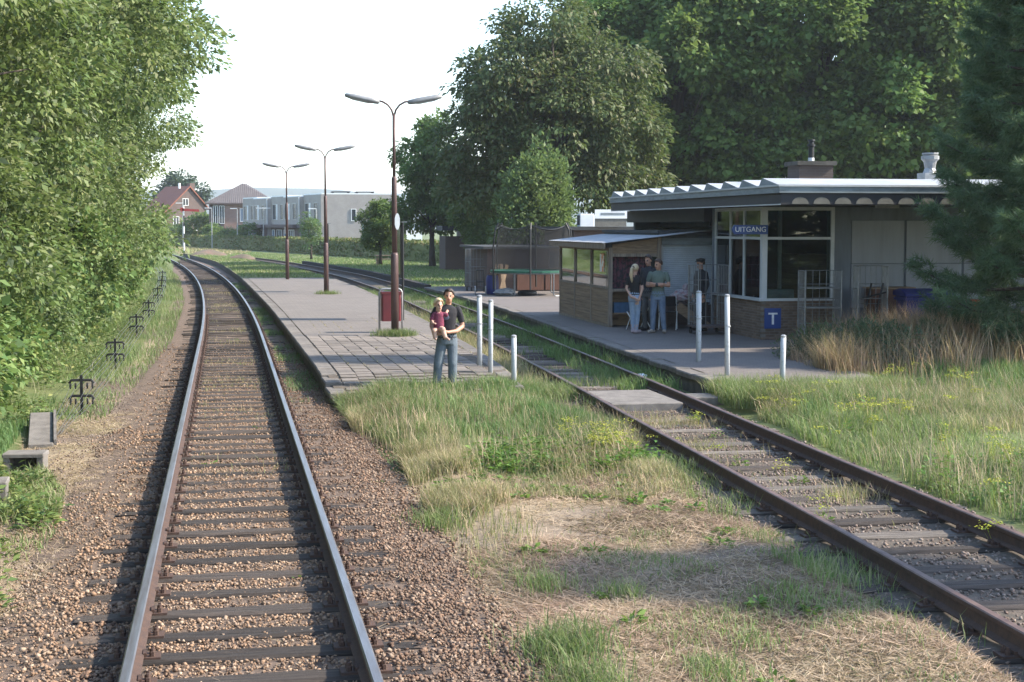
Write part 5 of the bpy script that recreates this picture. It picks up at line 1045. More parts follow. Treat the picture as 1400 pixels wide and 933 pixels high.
xb, yb = sample([(-2.7, 24), (-2.5, 40), (-2.9, 62), (-4.6, 62), (-4.7, 24)], 260, 207, clumpy(37, 0.8, -0.5, 0.6)); weeds('bank_weeds', [(a, b, rw.uniform(0.15, 0.4), rw.uniform(0.12, 0.5)) for a, b in zip(xb, yb)], 'leaf_ivy', 7, 'leafy plants on the grass bank left of the signal wires', 0.09, 44)
x, y = sample(RG, 340, 204, clumpy(32, 0.9, 0.0, 0.7)); weeds('meadow_weeds', [(a, b, rw.uniform(0.12, 0.28), rw.uniform(0.15, 0.42)) for a, b in zip(x, y)], 'weed', 4, 'leafy weeds among the meadow grass right of the siding', 0.075, 30)
x = sid_x(np.array([14.2, 16.5, 17.8, 18.9, 20.3, 22, 26.6, 21.0])) + np.array([-.45, .1, -.2, -.6, .25, .35, .9, -1.05]); weeds('siding_plants', [(a, b, 0.14, 0.22) for a, b in zip(x, (14.2, 16.5, 17.8, 18.9, 20.3, 22, 26.6, 21.0))], 'weed', 5, 'small green plants growing between the siding rails', 0.06, 40)
weeds('track_plants', [(-0.72, 22.8, .12, .1), (0.42, 22.6, .14, .08), (0.55, 12.8, .12, .06), (-0.2, 19.2, .2, .08), (1.2, 22, .08, .06), (0.35, 33, .25, .12), (0.2, 40, .3, .12), (1.7, 17.5, .1, .06)], 'weed', 6, 'small green plants growing in the main track ballast', 0.05, 30)
def umbels(spots, seed, label):
    rs = np.random.RandomState(seed); V = []; n = 0
    for (x, y, h) in spots:
        z0 = float(ground_z(x, y)); mb_ = []
        for s in range(rs.randint(3, 6)):
            tx, ty = rs.normal(0, 0.09, 2); tz = z0 + h * rs.uniform(0.65, 1); 
            p = np.stack([x + tx + rs.normal(0, 0.045, 22), y + ty + rs.normal(0, 0.045, 22), tz + rs.normal(0, 0.012, 22)], -1); L_ = rs.uniform(0.018, 0.035, 22)
            V.append(kites(p, unit(rs.normal(size=(22, 3)) * np.array([1, 1, .3])), unit(np.array([0, 0, 1.0]) + rs.normal(size=(22, 3)) * .3), L_, L_ * 0.8)); n += 22
            st_ = np.array([[x + tx * .2, y + ty * .2, z0]]); ax = unit(np.array([[tx, ty, tz - z0]])); V.append(kites(st_, ax, np.array([[1, 0.2, 0.]]), np.array([tz - z0]), np.array([0.008]))); n += 1
    return stuff(link('yellow_umbels', npmesh('yellow_umbels', np.concatenate(V), quadidx(n), 'yflower')), label, 'wild flowers')
x, y = sample(RG, 70, 205, clumpy(33, 0.8, 0.1, 0.8)); sp_ = [(a, b, rw.uniform(0.3, 0.5)) for a, b in zip(x, y)] + [(float(sid_x(q)) + o, q, 0.28) for q, o in ((14.4, -.4), (17.0, .1), (18.4, -.3), (19.4, -.75), (20.6, -1.1), (21.5, .3), (12.9, .75), (19.9, -1.2))]
x, y = sample([(4.2, 18.0), (5.2, 18.6), (5.4, 20.5), (4.4, 20)], 16, 206); sp_ += [(a, b, 0.3) for a, b in zip(x, y)]
umbels(sp_, 9, 'yellow flowering umbels in the meadow and along the siding')
# dark low bush on the bank
t = thing('low_bush', 'low dark green spreading bush at the corner of the station platform', 'shrub', (12.1, 28.6, 0.25)); lb, _ = crown_mesh('foliage', [(0, 0, 0.15, 1.15, 0.9, 0.42), (0.9, -0.5, 0.1, 0.9, 0.8, 0.42), (-.6, .3, .1, .7, .7, .3)], 170, 0.2, 60, 0.07, 'leaf_bush', 95, 0.9, -0.2, aspect=0.35); link('foliage', lb, t); t.scale = (1, 1, 1.25)

# ================================================================== lamp posts
def lamp(loc, label, plate):
    t = thing('lamp_post', label, 'lamp post', loc, 0, 'platform lamp posts')
    MB().tube([(0, 0, -0.1), (0, 0, 1.92), (0, 0, 1.98)], [0.092, 0.092, 0.066], 12).build('base_tube', 'lamp_brown', t, smooth=True)
    MB().tube([(0, 0, 1.98), (0, 0, 3.74), (0, 0, 3.79)], [0.064, 0.064, 0.042], 12).build('pole', 'lamp_brown', t, smooth=True)
    MB().tube([(0, 0, 3.79), (0, 0, 5.26)], [0.038, 0.036], 10).build('upper_pole', 'lamp_brown', t, smooth=True)
    for s in (-1, 1):
        MB().tube([(s * 0.01, 0, 5.22), (s * 0.05, 0, 5.36), (s * 0.14, 0, 5.48), (s * 0.26, 0, 5.55), (s * 0.42, 0, 5.585)], 0.024, 8).build('arm', 'lamp_brown', t, smooth=True)
        a = Vector((s * 0.34, 0, 5.54)); b = Vector((s * 1.16, 0, 5.70)); d = b - a
        lum = MB().tube([a - d * 0.01, a + d * 0.04, a + d * 0.3, a + d * 0.75, a + d * 0.97, b], [0.028, 0.058, 0.073, 0.070, 0.05, 0.02], 10).build('luminaire', 'lamp_grey', t, smooth=True)
        n_ = Vector((0, 0, -0.032)); MB().tube([a + d * 0.14 + n_, a + d * 0.3 + n_ * 1.25, a + d * 0.75 + n_ * 1.25, a + d * 0.94 + n_], [0.016, 0.046, 0.044, 0.016], 8).build('lens', 'lens', lum, smooth=True)
    MB().tube([(0, 0, 1.45), (0, 0, 1.50)], 0.096, 12).build('band', 'lamp_brown', t)
    if plate:
        MB().prism([(0.062 * math.cos(w) if abs(math.cos(w)) < 0.9 else 0.06 * math.copysign(1, math.cos(w)), 0.20 * math.sin(w)) for w in np.linspace(0, 6.283, 17)[:-1]], lambda u_, w_, d_: (0.06 + u_, -0.085 + d_, 2.72 + w_), -0.012, 0.0).build('number_plate', 'white', t)
        MB().prism([(0.06 * math.cos(w), 0.2 * math.sin(w)) for w in np.linspace(0, 6.283, 17)[:-1]], lambda u_, w_, d_: (-0.082 + d_, u_, 2.70 + w_), -0.012, 0.0).build('number_plate', 'black', t)
    else: MB().box(-0.12, -0.066, -0.06, 0.06, 2.25, 2.6).build('switch_box', 'lamp_grey', t)
    return t
lamp((3.97, 36.67, 0.30), 'nearest double-armed brown lamp post, beside the maroon bin', True)
lamp((3.81, 59.8, 0.30), 'middle double-armed brown lamp post on the island platform', False)
lamp((2.99, 76.8, 0.29), 'farthest double-armed brown lamp post at the end of paving', False)
# display frames beside the lamps
for (x, y, lab) in ((4.83, 42.5, 'black two-legged display frame behind the maroon bin'), (3.98, 61.2, 'black two-legged display frame behind the middle lamp post')):
    t = thing('display_frame', lab, 'notice stand', (x, y, 0.29), R(2), 'black display frames')
    for s in (0, 0.95): MB().tube([(0, s, 0), (0, s, 2.72)], 0.032, 8).build('leg', 'black', t)
    MB().box(-0.045, 0.045, 0.06, 0.89, 1.18, 2.66).build('panel', 'black', t)
    pn_ = MB().box(-0.052, -0.047, 0.12, 0.83, 1.28, 2.56).build('glazing', 'glass_dark', t)
    MB().box(-0.03, 0.12, -0.03, 0.98, 2.722, 2.75).build('cap_rail', 'galv', t)
# litter bin
t = thing('litter_bin', 'maroon litter bin hung in a grey tubular frame by the lamp post', 'litter bin', (3.98, 37.7, 0.30))
MB().tube([(-0.28, 0, 0), (-0.28, 0, 0.98), (-0.25, 0, 1.04), (-0.2, 0, 1.07), (0.2, 0, 1.07), (0.25, 0, 1.04), (0.28, 0, 0.98), (0.28, 0, 0)], 0.026, 8).build('frame', 'tube_grey', t, smooth=True)
MB().bbox(-0.235, 0.235, -0.17, 0.17, 0.28, 1.0, 0.035).build('bin_body', 'maroon', t); MB().box(-0.245, 0.245, -0.18, 0.18, 0.955, 1.005).build('rim', 'maroon', t); MB().box(-0.19, 0.19, -0.13, 0.13, 1.006, 1.01).build('painted_opening', 'black', t)  # black plate on top paints the dark inside of the bin
for s in (-1, 1): MB().box(s * 0.245 - 0.012, s * 0.245 + 0.012, -0.03, 0.03, 0.85, 0.91).build('hinge', 'tube_grey', t)
# white marker posts
def wpost(loc, h, r, label, cap=True):
    t = thing('marker_post', label, 'post', loc, 0, 'white marker posts'); rr_ = random.Random(label)
    tx = rr_.uniform(-.02, .02); MB().tube([(0, 0, -0.15), (tx * 0.5, 0, h * 0.5), (tx, 0, h)], r, 10).build('shaft', 'white_post', t, smooth=True)
    MB().lathe([(r * 1.05, 0), (r * 1.05, 0.03), (r * 0.5, 0.045)], (tx, 0, h), 10).build('cap', 'tube_grey', t)
    if h > 1: MB().tube([(0, 0, h * 0.62), (0, 0, h * 0.62 + 0.025)], r * 1.12, 10).build('clamp', 'tube_grey', t)
wpost((4.66, 28.35, 0.25), 1.33, 0.05, 'tall white post nearest the man holding a child'); wpost((4.66, 27.15, 0.22), 1.33, 0.044, 'tall chipped white post just right of the one by the man'); wpost((4.93, 26.3, 0.17), 0.80, 0.048, 'short white post by the tall grass at the island platform end')
wpost((8.97, 28.45, 0.29), 1.33, 0.052, 'tall clean white post on the station platform left of its pair'); wpost((8.68, 25.85, 0.27), 1.40, 0.046, 'tall scuffed white post on the station platform, blotched near top'); wpost((9.40, 25.05, 0.2), 0.80, 0.047, 'short white post at the grass edge below the T sign')

# ================================================================== signal wire run, left of the track
for i, (x, y) in enumerate(((-2.28, 25.1), (-2.30, 33.0), (-2.38, 42.3), (-2.45, 50.5), (-2.62, 61.3), (-2.85, 71.0), (-3.3, 83.4))):
    t = thing('pulley_stake', ORD[i] + ' black pulley stake from the camera in the signal wire run', 'signal stake', (x, y, float(ground_z(x, y)) - 0.02), 0, 'signal wire stakes')
    MB().box(-0.022, 0.022, -0.02, 0.02, -0.2, 0.66).build('stake', 'black_iron', t)
    for z in (0.58, 0.33):
        MB().tube([(-0.19, 0, z - 0.05), (-0.15, 0, z), (0.15, 0, z), (0.19, 0, z - 0.05)], 0.022, 6).build('crossarm', 'black_iron', t)
        for s in (-0.17, -0.09, 0.09, 0.17):
            MB().tube([(s - 0.012, -0.005, z - 0.09), (s + 0.012, -0.005, z - 0.09)], 0.048, 10).build('pulley', 'black_iron', t)
for k, (o, z) in enumerate(((-0.17, 0.46), (-0.09, 0.46), (0.09, 0.46), (0.17, 0.46), (-0.17, 0.21), (0.09, 0.21), (0.17, 0.21))):
    pts = []; YS = [22.2, 25.1, 33.0, 42.3, 50.5, 61.3, 71.0, 83.4, 100]; XS = [-2.40, -2.28, -2.30, -2.38, -2.45, -2.62, -2.85, -3.3, -4.3]
    for j in range(len(YS) - 1):
        for q in range(4):
            t_ = q / 4; y_ = YS[j] + (YS[j + 1] - YS[j]) * t_; x_ = XS[j] + (XS[j + 1] - XS[j]) * t_; zz = float(ground_z(x_, y_)) + z - 0.10 * t_ * (1 - t_)
            if j == 0: zz = float(ground_z(x_, y_)) + 0.06 + (z - 0.06) * t_
            pts.append((x_ + o * (0.5 + 0.5 * min(1, (y_ - 22.2) / 2.9)), y_, zz))
    mb = MB().tube(pts, [0.0035 + 0.00008 * (p[1] - 22) for p in pts], 4); tag(mb.build('signal_wire', 'galv'), 'thin bright signal wire strung along the black pulley stakes', 'wire', 'signal wires')
# concrete cable troughs
t = thing('cable_trough', 'long sloping concrete trough lid where the signal wires end', 'concrete trough', (-2.62, 22.6, 0.0), R(7)); MB().bbox(-0.17, 0.17, -1.15, 1.15, -0.10, 0.05, 0.015).build('lid', 'concrete', t); MB().box(0.172, 0.21, -1.1, 1.12, -0.15, 0.09).build('side_plank', 'concrete', t); t.rotation_euler = (R(4), 0, R(6))
def utrough(loc, rz, label, w=0.55, ln=0.42, h=0.26):
    t = thing('trough_section', label, 'concrete trough', loc, rz); MB().bbox(-w / 2, w / 2, -ln / 2, ln / 2, h - 0.05, h, 0.012).build('lid', 'concrete', t)
    for s in (-1, 1): MB().box(s * (w / 2 - 0.05) - 0.035, s * (w / 2 - 0.05) + 0.035, -ln / 2 + 0.01, ln / 2 - 0.01, -0.08, h - 0.052).build('side_wall', 'concrete', t)
    MB().box(-w / 2 + 0.09, w / 2 - 0.09, ln / 2 - 0.08, ln / 2 - 0.03, -0.05, h - 0.055).build('end_wall', 'concrete_dark', t)
utrough((-2.45, 19.5, -0.06), R(-5), 'grey concrete trough section with flat lid beside the verge', 0.50, 0.34, 0.20); utrough((-2.6, 17.2, -0.03), R(3), 'open concrete trough section nearest the camera at left edge', 0.5, 0.4, 0.20)

# ================================================================== around the station: cages, bins, chairs
def roll_cage(loc, rz, label, w=0.72, d=0.8, h=1.66, shelf=True, nb=7):
    t = thing('roll_cage', label, 'roll cage', loc, rz, 'wire roll cages')
    MB().box(-w / 2, w / 2, -d / 2, d / 2, 0.17, 0.21).build('base', 'plank_dark', t)
    for sx in (-1, 1):
        for sy in (-1, 1): c = MB(); c.tube([(sx * (w / 2 - .06) - .02, sy * (d / 2 - .07), 0.065), (sx * (w / 2 - .06) + .02, sy * (d / 2 - .07), 0.065)], 0.065, 10); c.box(sx * (w / 2 - .06) - .025, sx * (w / 2 - .06) + .025, sy * (d / 2 - .07) - .025, sy * (d / 2 - .07) + .025, 0.11, 0.17); c.build('caster', 'black', t)
    for s in (-1, 1):
        mb = MB(); x = s * (w / 2 - 0.015)
        for i in range(nb): yy = -d / 2 + 0.02 + (d - 0.04) * i / (nb - 1); mb.tube([(x, yy, 0.21), (x, yy, h)], 0.014 if i in (0, nb - 1) else 0.007, 6)
        for z in (0.3, 0.75, 1.2, h - 0.01): mb.tube([(x, -d / 2 + 0.02, z), (x, d / 2 - 0.02, z)], 0.009, 6)
        mb.build('side_frame', 'galv', t)
    mb = MB()
    for i in range(6): xx = -w / 2 + 0.04 + (w - 0.08) * i / 5; mb.tube([(xx, d / 2 - 0.015, 0.21), (xx, d / 2 - 0.015, h)], 0.007, 6)
    for z in (0.4, 0.85, 1.3, h - 0.01): mb.tube([(-w / 2 + 0.02, d / 2 - 0.015, z), (w / 2 - 0.02, d / 2 - 0.015, z)], 0.009, 6)
    mb.build('back_frame', 'galv', t)
    if shelf:
        for z in (0.78, 1.22): MB().box(-w / 2 + 0.03, w / 2 - 0.03, -d / 2 + 0.03, d / 2 - 0.04, z, z + 0.02).build('shelf', 'galv', t)
    MB().tube([(-w / 2 + 0.02, -d / 2 + 0.01, 1.0), (w / 2 - 0.02, -d / 2 + 0.01, 1.0)], 0.012, 6).build('strap_bar', 'galv', t); return t
roll_cage((11.50, 35.75, 0.298), R(4), 'wire roll cage on the platform in front of the man in the cap', 0.8, 0.7, 1.68, False)
roll_cage((13.15, 32.75, 0.298), R(-8), 'wire roll cage with shelves right of the T sign', 0.85, 0.7, 1.62, True)
roll_cage((14.30, 32.6, 0.298), R(-14), 'wire roll cage with black handcart inside, by the white panels', 0.68, 0.7, 1.72, False)
roll_cage((10.05, 61.6, 0.28), R(10), 'wire roll cage behind the trampoline beside the brick wall', 0.85, 0.7, 1.72, False)
t = thing('handcart', 'folded black handcart leaning in the roll cage by the white panels', 'handcart', (14.30, 32.45, 0.51)); 
for s in (-0.14, 0.14): MB().tube([(s - 0.15, 0, 0.05), (s + 0.12, 0.05, 1.12)], 0.022, 6).build('rail', 'black', t)
MB().tube([(-0.3, -0.05, 0.78), (0.3, -0.05, 0.92)], 0.022, 6).build('handle', 'black', t); MB().box(-0.25, 0.15, -0.1, 0.1, 0.0, 0.05).build('toe_plate', 'black', t)
def wheelie(loc, rz, label, m, w=1.05, d=0.75, h=1.05):
    t = thing('waste_container', label, 'waste container', loc, rz); mb = MB()
    v = [(-w * .44, -d * .42, .16), (w * .44, -d * .42, .16), (w * .44, d * .42, .16), (-w * .44, d * .42, .16), (-w / 2, -d / 2, h), (w / 2, -d / 2, h), (w / 2, d / 2, h), (-w / 2, d / 2, h)]
    mb.add(v, [(0, 3, 2, 1), (4, 5, 6, 7), (0, 1, 5, 4), (1, 2, 6, 5), (2, 3, 7, 6), (3, 0, 4, 7)]); mb.build('body', m, t)
    MB().box(-w / 2 - .03, w / 2 + .03, -d / 2 - .03, d / 2 + .03, h - .10, h - 0.04).build('rim', m, t)
    MB().prism([(-d / 2 - .05, 0), (d / 2 + .05, 0), (d / 2 + .05, .09), (0, .16), (-d / 2 - .05, .06)], lambda u_, w_, d_: (d_, u_, h + .003 + w_), -w / 2 - .05, w / 2 + .05).build('lid', m, t)
    for sx in (-1, 1):
        for sy in (-1, 1): MB().tube([(sx * w * .38 - .025, sy * d * .33, .08), (sx * w * .38 + .025, sy * d * .33, .08)], .08, 10).build('wheel', 'black', t)
    return t
w_ = wheelie((15.45, 32.3, 0.298), R(-6), 'blue waste container with yellow stickers below the white panels', 'blue_plastic'); MB().box(0.08, 0.36, -0.395, -0.385, 0.66, 0.80).build('sticker', 'yellow', w_); MB().box(-0.12, 0.03, -0.375, -0.365, 0.38, 0.5).build('sticker', 'yellow', w_)
t = thing('orange_crate', 'orange-red crate lid showing behind the pine branches', 'crate', (16.8, 32.3, 0.298)); MB().bbox(-0.35, 0.35, -0.25, 0.25, 0, 0.82, 0.03).build('body', 'black', t); MB().bbox(-0.38, 0.38, -0.28, 0.28, 0.822, 0.95, 0.03).build('lid', 'orange', t)
t = thing('brown_cabinet', 'brown wooden cabinet standing behind the blue waste container', 'cabinet', (15.15, 33.5, 0.298)); MB().bbox(-0.5, 0.5, -0.25, 0.25, 0, 1.16, 0.01).build('body', 'wood_red', t); MB().box(-0.54, 0.54, -0.28, 0.26, 1.162, 1.2).build('top', 'wood', t)
# folding chairs, crate, junk at the kiosk
def fold_chair(loc, rz, label):
    t = thing('folding_chair', label, 'chair', loc, rz, 'folding chairs behind the visitors')
    for s in (-0.22, 0.22):
        MB().tube([(s, -0.24, 0), (s, 0.02, 0.42), (s, 0.16, 0.62), (s, 0.30, 0.86)], 0.013, 6).build('leg', 'white', t); MB().tube([(s, 0.26, 0), (s, -0.2, 0.45)], 0.013, 6).build('leg', 'white', t)
    MB().bbox(-0.22, 0.22, -0.22, 0.2, 0.44, 0.46, 0.006).build('seat', 'black', t); MB().box(-0.22, 0.22, 0.2, 0.225, 0.60, 0.86, 0, 0, ('X', -0.4)).build('backrest', 'black', t)
fold_chair((10.25, 37.55, 0.298), R(200), 'white-legged folding chair behind the blonde woman'); fold_chair((11.0, 37.5, 0.298), R(160), 'white-legged folding chair right of the man in green')
t = thing('plastic_crate', 'blue plastic crate on the low shelf in the shelter', 'crate', (10.2, 38.95, 0.66)); MB().box(-0.28, 0.28, -0.15, -0.13, 0, 0.26).build('front', 'blue_light', t); MB().box(-0.28, 0.28, 0.13, 0.15, 0, 0.26).build('back', 'blue_light', t); MB().box(-0.28, -0.26, -0.13, 0.13, 0, 0.26).build('side', 'blue_light', t); MB().box(0.26, 0.28, -0.13, 0.13, 0, 0.26).build('side', 'blue_light', t); MB().box(-0.26, 0.26, -0.13, 0.13, 0, 0.02).build('bottom', 'blue_light', t)
t = thing('work_table', 'dark low table piled with bags in front of the shutter', 'table', (11.6, 38.1, 0.298)); MB().box(-0.6, 0.6, -0.3, 0.3, 0.62, 0.66).build('top', 'plank_dark', t)
for sx in (-0.54, 0.54):
    for sy in (-0.25, 0.25): MB().box(sx - .025, sx + .025, sy - .025, sy + .025, 0, 0.62).build('leg', 'plank_dark', t)
t = thing('plastic_bag', 'crumpled clear plastic bag on the table by the shutter', 'bag', (11.55, 38.05, 0.96)); 
def crumple(c, r, m, seed, n=14, mm=9):
    mb = MB(); mb.ell(c, r, n, mm); rr_ = random.Random(seed); mb.v = [tuple(c[j] + (p[j] - c[j]) * rr_.uniform(0.78, 1.18) for j in range(3)) for p in mb.v]; return mb
crumple((0, 0, 0.15), (0.32, 0.22, 0.17), 'bag', 3).build('bag_body', 'bag', t); crumple((0.08, 0, 0.36), (0.09, 0.07, 0.12), 'bag', 4).build('bag_neck', 'bag', t)
tag(MB().box(-0.5, 0.5, -0.02, 0.02, -0.12, 0.12, 0, 0, ('Y', 0.6)).build('leaning_board', 'wood', None, (11.7, 37.65, 0.60)), 'weathered board leaning diagonally under the shutter', 'board')
t = thing('black_bin', 'black bin standing by the shelter post behind the visitors', 'bin', (10.85, 38.2, 0.298)); MB().lathe([(0.2, 0), (0.24, 0.55), (0.26, 0.56), (0.26, 0.6)], (0, 0, 0), 14).build('body', 'black', t); MB().lathe([(0.265, 0.602), (0.26, 0.64), (0.1, 0.70)], (0, 0, 0), 14).build('lid', 'black', t)
# plastic bag on the siding
t = thing('litter_bag', 'pale plastic litter lying in the grass beside the siding rail', 'litter', (7.75, 28.2, 0.0)); crumple((0, 0, 0.05), (0.13, 0.09, 0.055), 'bag', 9, 10, 7).build('bag_body', 'white', t)

# ================================================================== trampoline and clutter
tr = thing('trampoline', 'round trampoline with green pad and dark safety net', 'trampoline', (11.55, 57.6, 0.29)); TR = 1.62
ring = [(TR * math.cos(w), TR * math.sin(w), 0.86) for w in np.linspace(0, 2 * math.pi, 33)]
MB().tube(ring, 0.03, 8, cap=False).build('frame_ring', 'galv', tr)
mb = MB(); V = []
for w in np.linspace(0, 2 * math.pi, 33)[:-1]:
    for q, z in ((TR + 0.04, 0.88), (TR + 0.04, 0.955), (TR - 0.28, 0.965), (TR - 0.28, 0.89)): V.append((q * math.cos(w), q * math.sin(w), z))
mb.add(V, [((i * 4 + k), ((i + 1) % 32) * 4 + k, ((i + 1) % 32) * 4 + (k + 1) % 4, i * 4 + (k + 1) % 4) for i in range(32) for k in range(4)]); mb.build('safety_pad', 'green_pad', tr)
MB().lathe([(TR - 0.29, 0.885), (TR - 0.29, 0.895)], (0, 0, 0), 32).build('jumping_mat', 'black', tr)
for k in range(4):
    w = R(35 + 90 * k); a = Vector((TR * math.cos(w - .32), TR * math.sin(w - .32), 0)); b = Vector((TR * math.cos(w + .32), TR * math.sin(w + .32), 0)); up_ = Vector((0, 0, 1))
    MB().tube([a + up_ * 0.86, a + up_ * 0.06, a.lerp(b, .1) + up_ * 0.02, a.lerp(b, .9) + up_ * 0.02, b + up_ * 0.06, b + up_ * 0.86], 0.024, 8).build('leg', 'galv', tr)
npole = 6; PO = []
for k in range(npole):
    w = R(15 + 360 / npole * k); p = Vector((math.cos(w), math.sin(w), 0)); PO.append(w)
    MB().tube([p * (TR + .06) + Vector((0, 0, 0.25)), p * (TR + .07) + Vector((0, 0, 1.8)), p * (TR - .02) + Vector((0, 0, 2.5)), p * (TR - .16) + Vector((0, 0, 2.74))], 0.032, 8).build('net_pole', 'black', tr)
def netmat():
    m, N, L, B = nodes('safety_net'); B.inputs['Base Color'].default_value = (0.008, 0.009, 0.010, 1); B.inputs['Roughness'].default_value = 0.8
    t_ = N.new('ShaderNodeBsdfTransparent'); mx = N.new('ShaderNodeMixShader'); mx.inputs[0].default_value = 0.44; L.new(t_.outputs[0], mx.inputs[1]); L.new(B.outputs[0], mx.inputs[2]); L.new(mx.outputs[0], N['Material Output'].inputs['Surface']); return m
MB().tube([((TR - .17) * math.cos(w), (TR - .17) * math.sin(w), 2.66 - 0.16 * abs(math.sin(3 * (w - R(15))))) for w in np.linspace(0, 2 * math.pi, 49)], 0.016, 6, cap=False).build('top_cord', 'black', tr)
M['net'] = netmat(); mb = MB(); V = []; F_ = []; nS = 48
for i in range(nS):
    w = 2 * math.pi * i / nS; ph_ = ((w - PO[0]) % (2 * math.pi / npole)) / (2 * math.pi / npole); sag = math.sin(math.pi * ph_)
    for k in range(6): t_ = k / 5; q = TR - 0.05 - 0.14 * t_ - 0.10 * sag * (0.3 + t_ * 0.7); V.append((q * math.cos(w), q * math.sin(w), 0.97 + 1.70 * t_ - 0.22 * sag * t_ ** 2))
for i in range(nS):
    for k in range(5): F_.append((i * 6 + k, ((i + 1) % nS) * 6 + k, ((i + 1) % nS) * 6 + k + 1, i * 6 + k + 1))
mb.add(V, F_).build('safety_net', 'net', tr, smooth=True)
t = thing('tarpaulin_sack', 'grey bundled tarpaulin lying under the trampoline edge', 'tarpaulin', (10.35, 57.0, 0.29)); crumple((0, 0, 0.14), (0.42, 0.3, 0.15), 'sack', 5).build('bundle', 'sack', t)
t = thing('car_tyre', 'dark tyre lying flat under the trampoline', 'tyre', (11.2, 57.0, 0.31)); MB().tube([(0.27 * math.cos(w), 0.27 * math.sin(w), 0.09) for w in np.linspace(0, 2 * math.pi, 21)], 0.10, 8, cap=False).build('tread', 'black', t); MB().tube([(0.18 * math.cos(w), 0.18 * math.sin(w), 0.09) for w in np.linspace(0, 2 * math.pi, 17)], 0.02, 6, cap=False).build('bead', 'black', t)
t = thing('hand_truck', 'black hand truck with a spoked wheel left of the trampoline', 'hand truck', (9.55, 57.9, 0.29), R(-8))
for s in (-0.14, 0.14): MB().tube([(s, 0, 0.12), (s, 0.1, 0.95)], 0.025, 6).build('rail', 'black', t)
MB().tube([(-0.14, 0.1, 0.95), (0.14, 0.1, 0.95)], 0.025, 6).build('handle', 'black', t); MB().tube([(-0.14, 0.04, 0.5), (0.14, 0.04, 0.5)], 0.02, 6).build('crossbar', 'black', t)
for s in (-0.2, 0.2): MB().tube([(s + 0.16 * 0, 0.16 * math.cos(w), 0.17 + 0.16 * math.sin(w)) for w in np.linspace(0, 2 * math.pi, 17)], 0.022, 6, cap=False).build('wheel', 'tube_grey', t)
MB().box(-0.2, 0.2, -0.25, 0.02, 0.0, 0.03).build('toe_plate', 'black', t)
t = thing('blue_barrel', 'dark blue barrel beside the trampoline leg', 'barrel', (10.05, 58.1, 0.29)); MB().lathe([(0.2, 0), (0.24, 0.08), (0.25, 0.3), (0.25, 0.55), (0.22, 0.72), (0.2, 0.74)], (0, 0, 0), 14).build('body', 'blue_plastic', t, smooth=True); MB().lathe([(0.21, 0.742), (0.21, 0.77)], (0, 0, 0), 14).build('lid', 'black', t)
for k, (x, a) in enumerate(((10.55, 0.16), (10.8, 0.28), (10.95, -0.1))):
    tag(MB().bbox(-0.07, 0.07, -0.02, 0.02, 0, 1.15, 0.006).build('leaning_plank', 'wood', None, (x, 60.4 + 0.05 * k, 0.29)), ('leftmost of three planks leaning behind the trampoline', 'middle of three planks leaning behind the trampoline', 'rightmost of three planks leaning behind the trampoline')[k], 'plank', 'leaning planks').rotation_euler = (R(-14), a, 0)
for k, o in enumerate([o for o in bpy.data.objects if o.name.startswith('leaning_plank')]): o.location.y = 60.62; o.location.x += 0.02 * k

# ================================================================== far furniture
t = thing('semaphore_signal', 'semaphore signal with red arm on a white and black post', 'signal', (-4.75, 184, -0.05))
for k in range(5): MB().tube([(0, 0, k * 1.06), (0, 0, (k + 1) * 1.06)], 0.075, 8).build('post_band', 'white' if k % 2 == 0 else 'black', t)
MB().box(-0.15, 1.75, -0.16, -0.10, 4.72, 5.0, 0, 0, ('Y', R(3))).build('signal_arm', 'red_paint', t); MB().prism([(0.24 * math.cos(w), 0.24 * math.sin(w)) for w in np.linspace(0, 6.283, 15)[:-1]], lambda u_, w_, d_: (-0.2 + u_, d_, 4.93 + w_), -0.16, -0.10).build('arm_disc', 'red_paint', t); MB().box(-0.1, 0.1, -0.09, 0.09, 3.0, 3.3).build('relay_box', 'black', t)
for k, (x, y, h, arms, lab) in enumerate(((-5.6, 212, 6.0, (-1,), 'street light with one arm before the orange-roofed house'), (-1.75, 208, 5.3, (-1,), 'street light between the two brick houses'), (1.55, 204, 5.2, (-1,), 'street light before the hip-roofed house corner'), (4.8, 199, 5.2, (-1, 1), 'street light with two arms before the terrace'), (10.3, 178, 4.9, (-1,), 'street light at the terrace gable corner'))):
    t = thing('street_light', lab, 'street light', (x, y, 0), 0, 'street lights beyond the hedge'); MB().tube([(0, 0, 0), (0, 0, h)], [0.07, 0.05], 8).build('pole', 'tube_grey', t)
    for s in arms: MB().box(min(0, s * 0.9), max(0, s * 0.9), -0.06, 0.06, h, h + 0.09).build('lamp_head', 'white', t)
def car(loc, rz, label, m):
    t = thing('parked_car', label, 'car', loc, rz, 'cars parked beyond the hedge'); pr_ = [(-2.1, .35), (-2.12, .75), (-1.9, .95), (-1.35, 1.0), (-0.75, 1.42), (0.6, 1.46), (1.35, 1.02), (1.95, .88), (2.1, .6), (2.08, .32)]
    MB().prism(pr_, lambda u_, w_, d_: (u_, d_, w_), -0.82, 0.82).build('body', m, t); MB().prism([(-1.2, 1.02), (-0.72, 1.36), (0.55, 1.39), (1.15, 1.03)], lambda u_, w_, d_: (u_, d_, w_), -0.835, 0.835).build('windows', 'glass_dark', t)
    for sx in (-1.3, 1.3):
        for sy in (-0.74, 0.74): MB().tube([(sx, sy - .1, .31), (sx, sy + .1, .31)], .31, 12).build('wheel', 'black', t)
car((12.6, 170, 0), R(20), 'dark parked car showing over the hedge at the terrace gable', 'car_dark'); car((9.3, 186, 0), R(-70), 'white parked car showing over the hedge before the terrace', 'car_white')
t = thing('picnic_bench', 'grey picnic bench under the small lawn tree', 'bench', (12.3, 119.5, -0.07)); MB().box(-0.9, 0.9, -0.35, 0.35, 0.70, 0.75).build('table_top', 'wood_post', t)
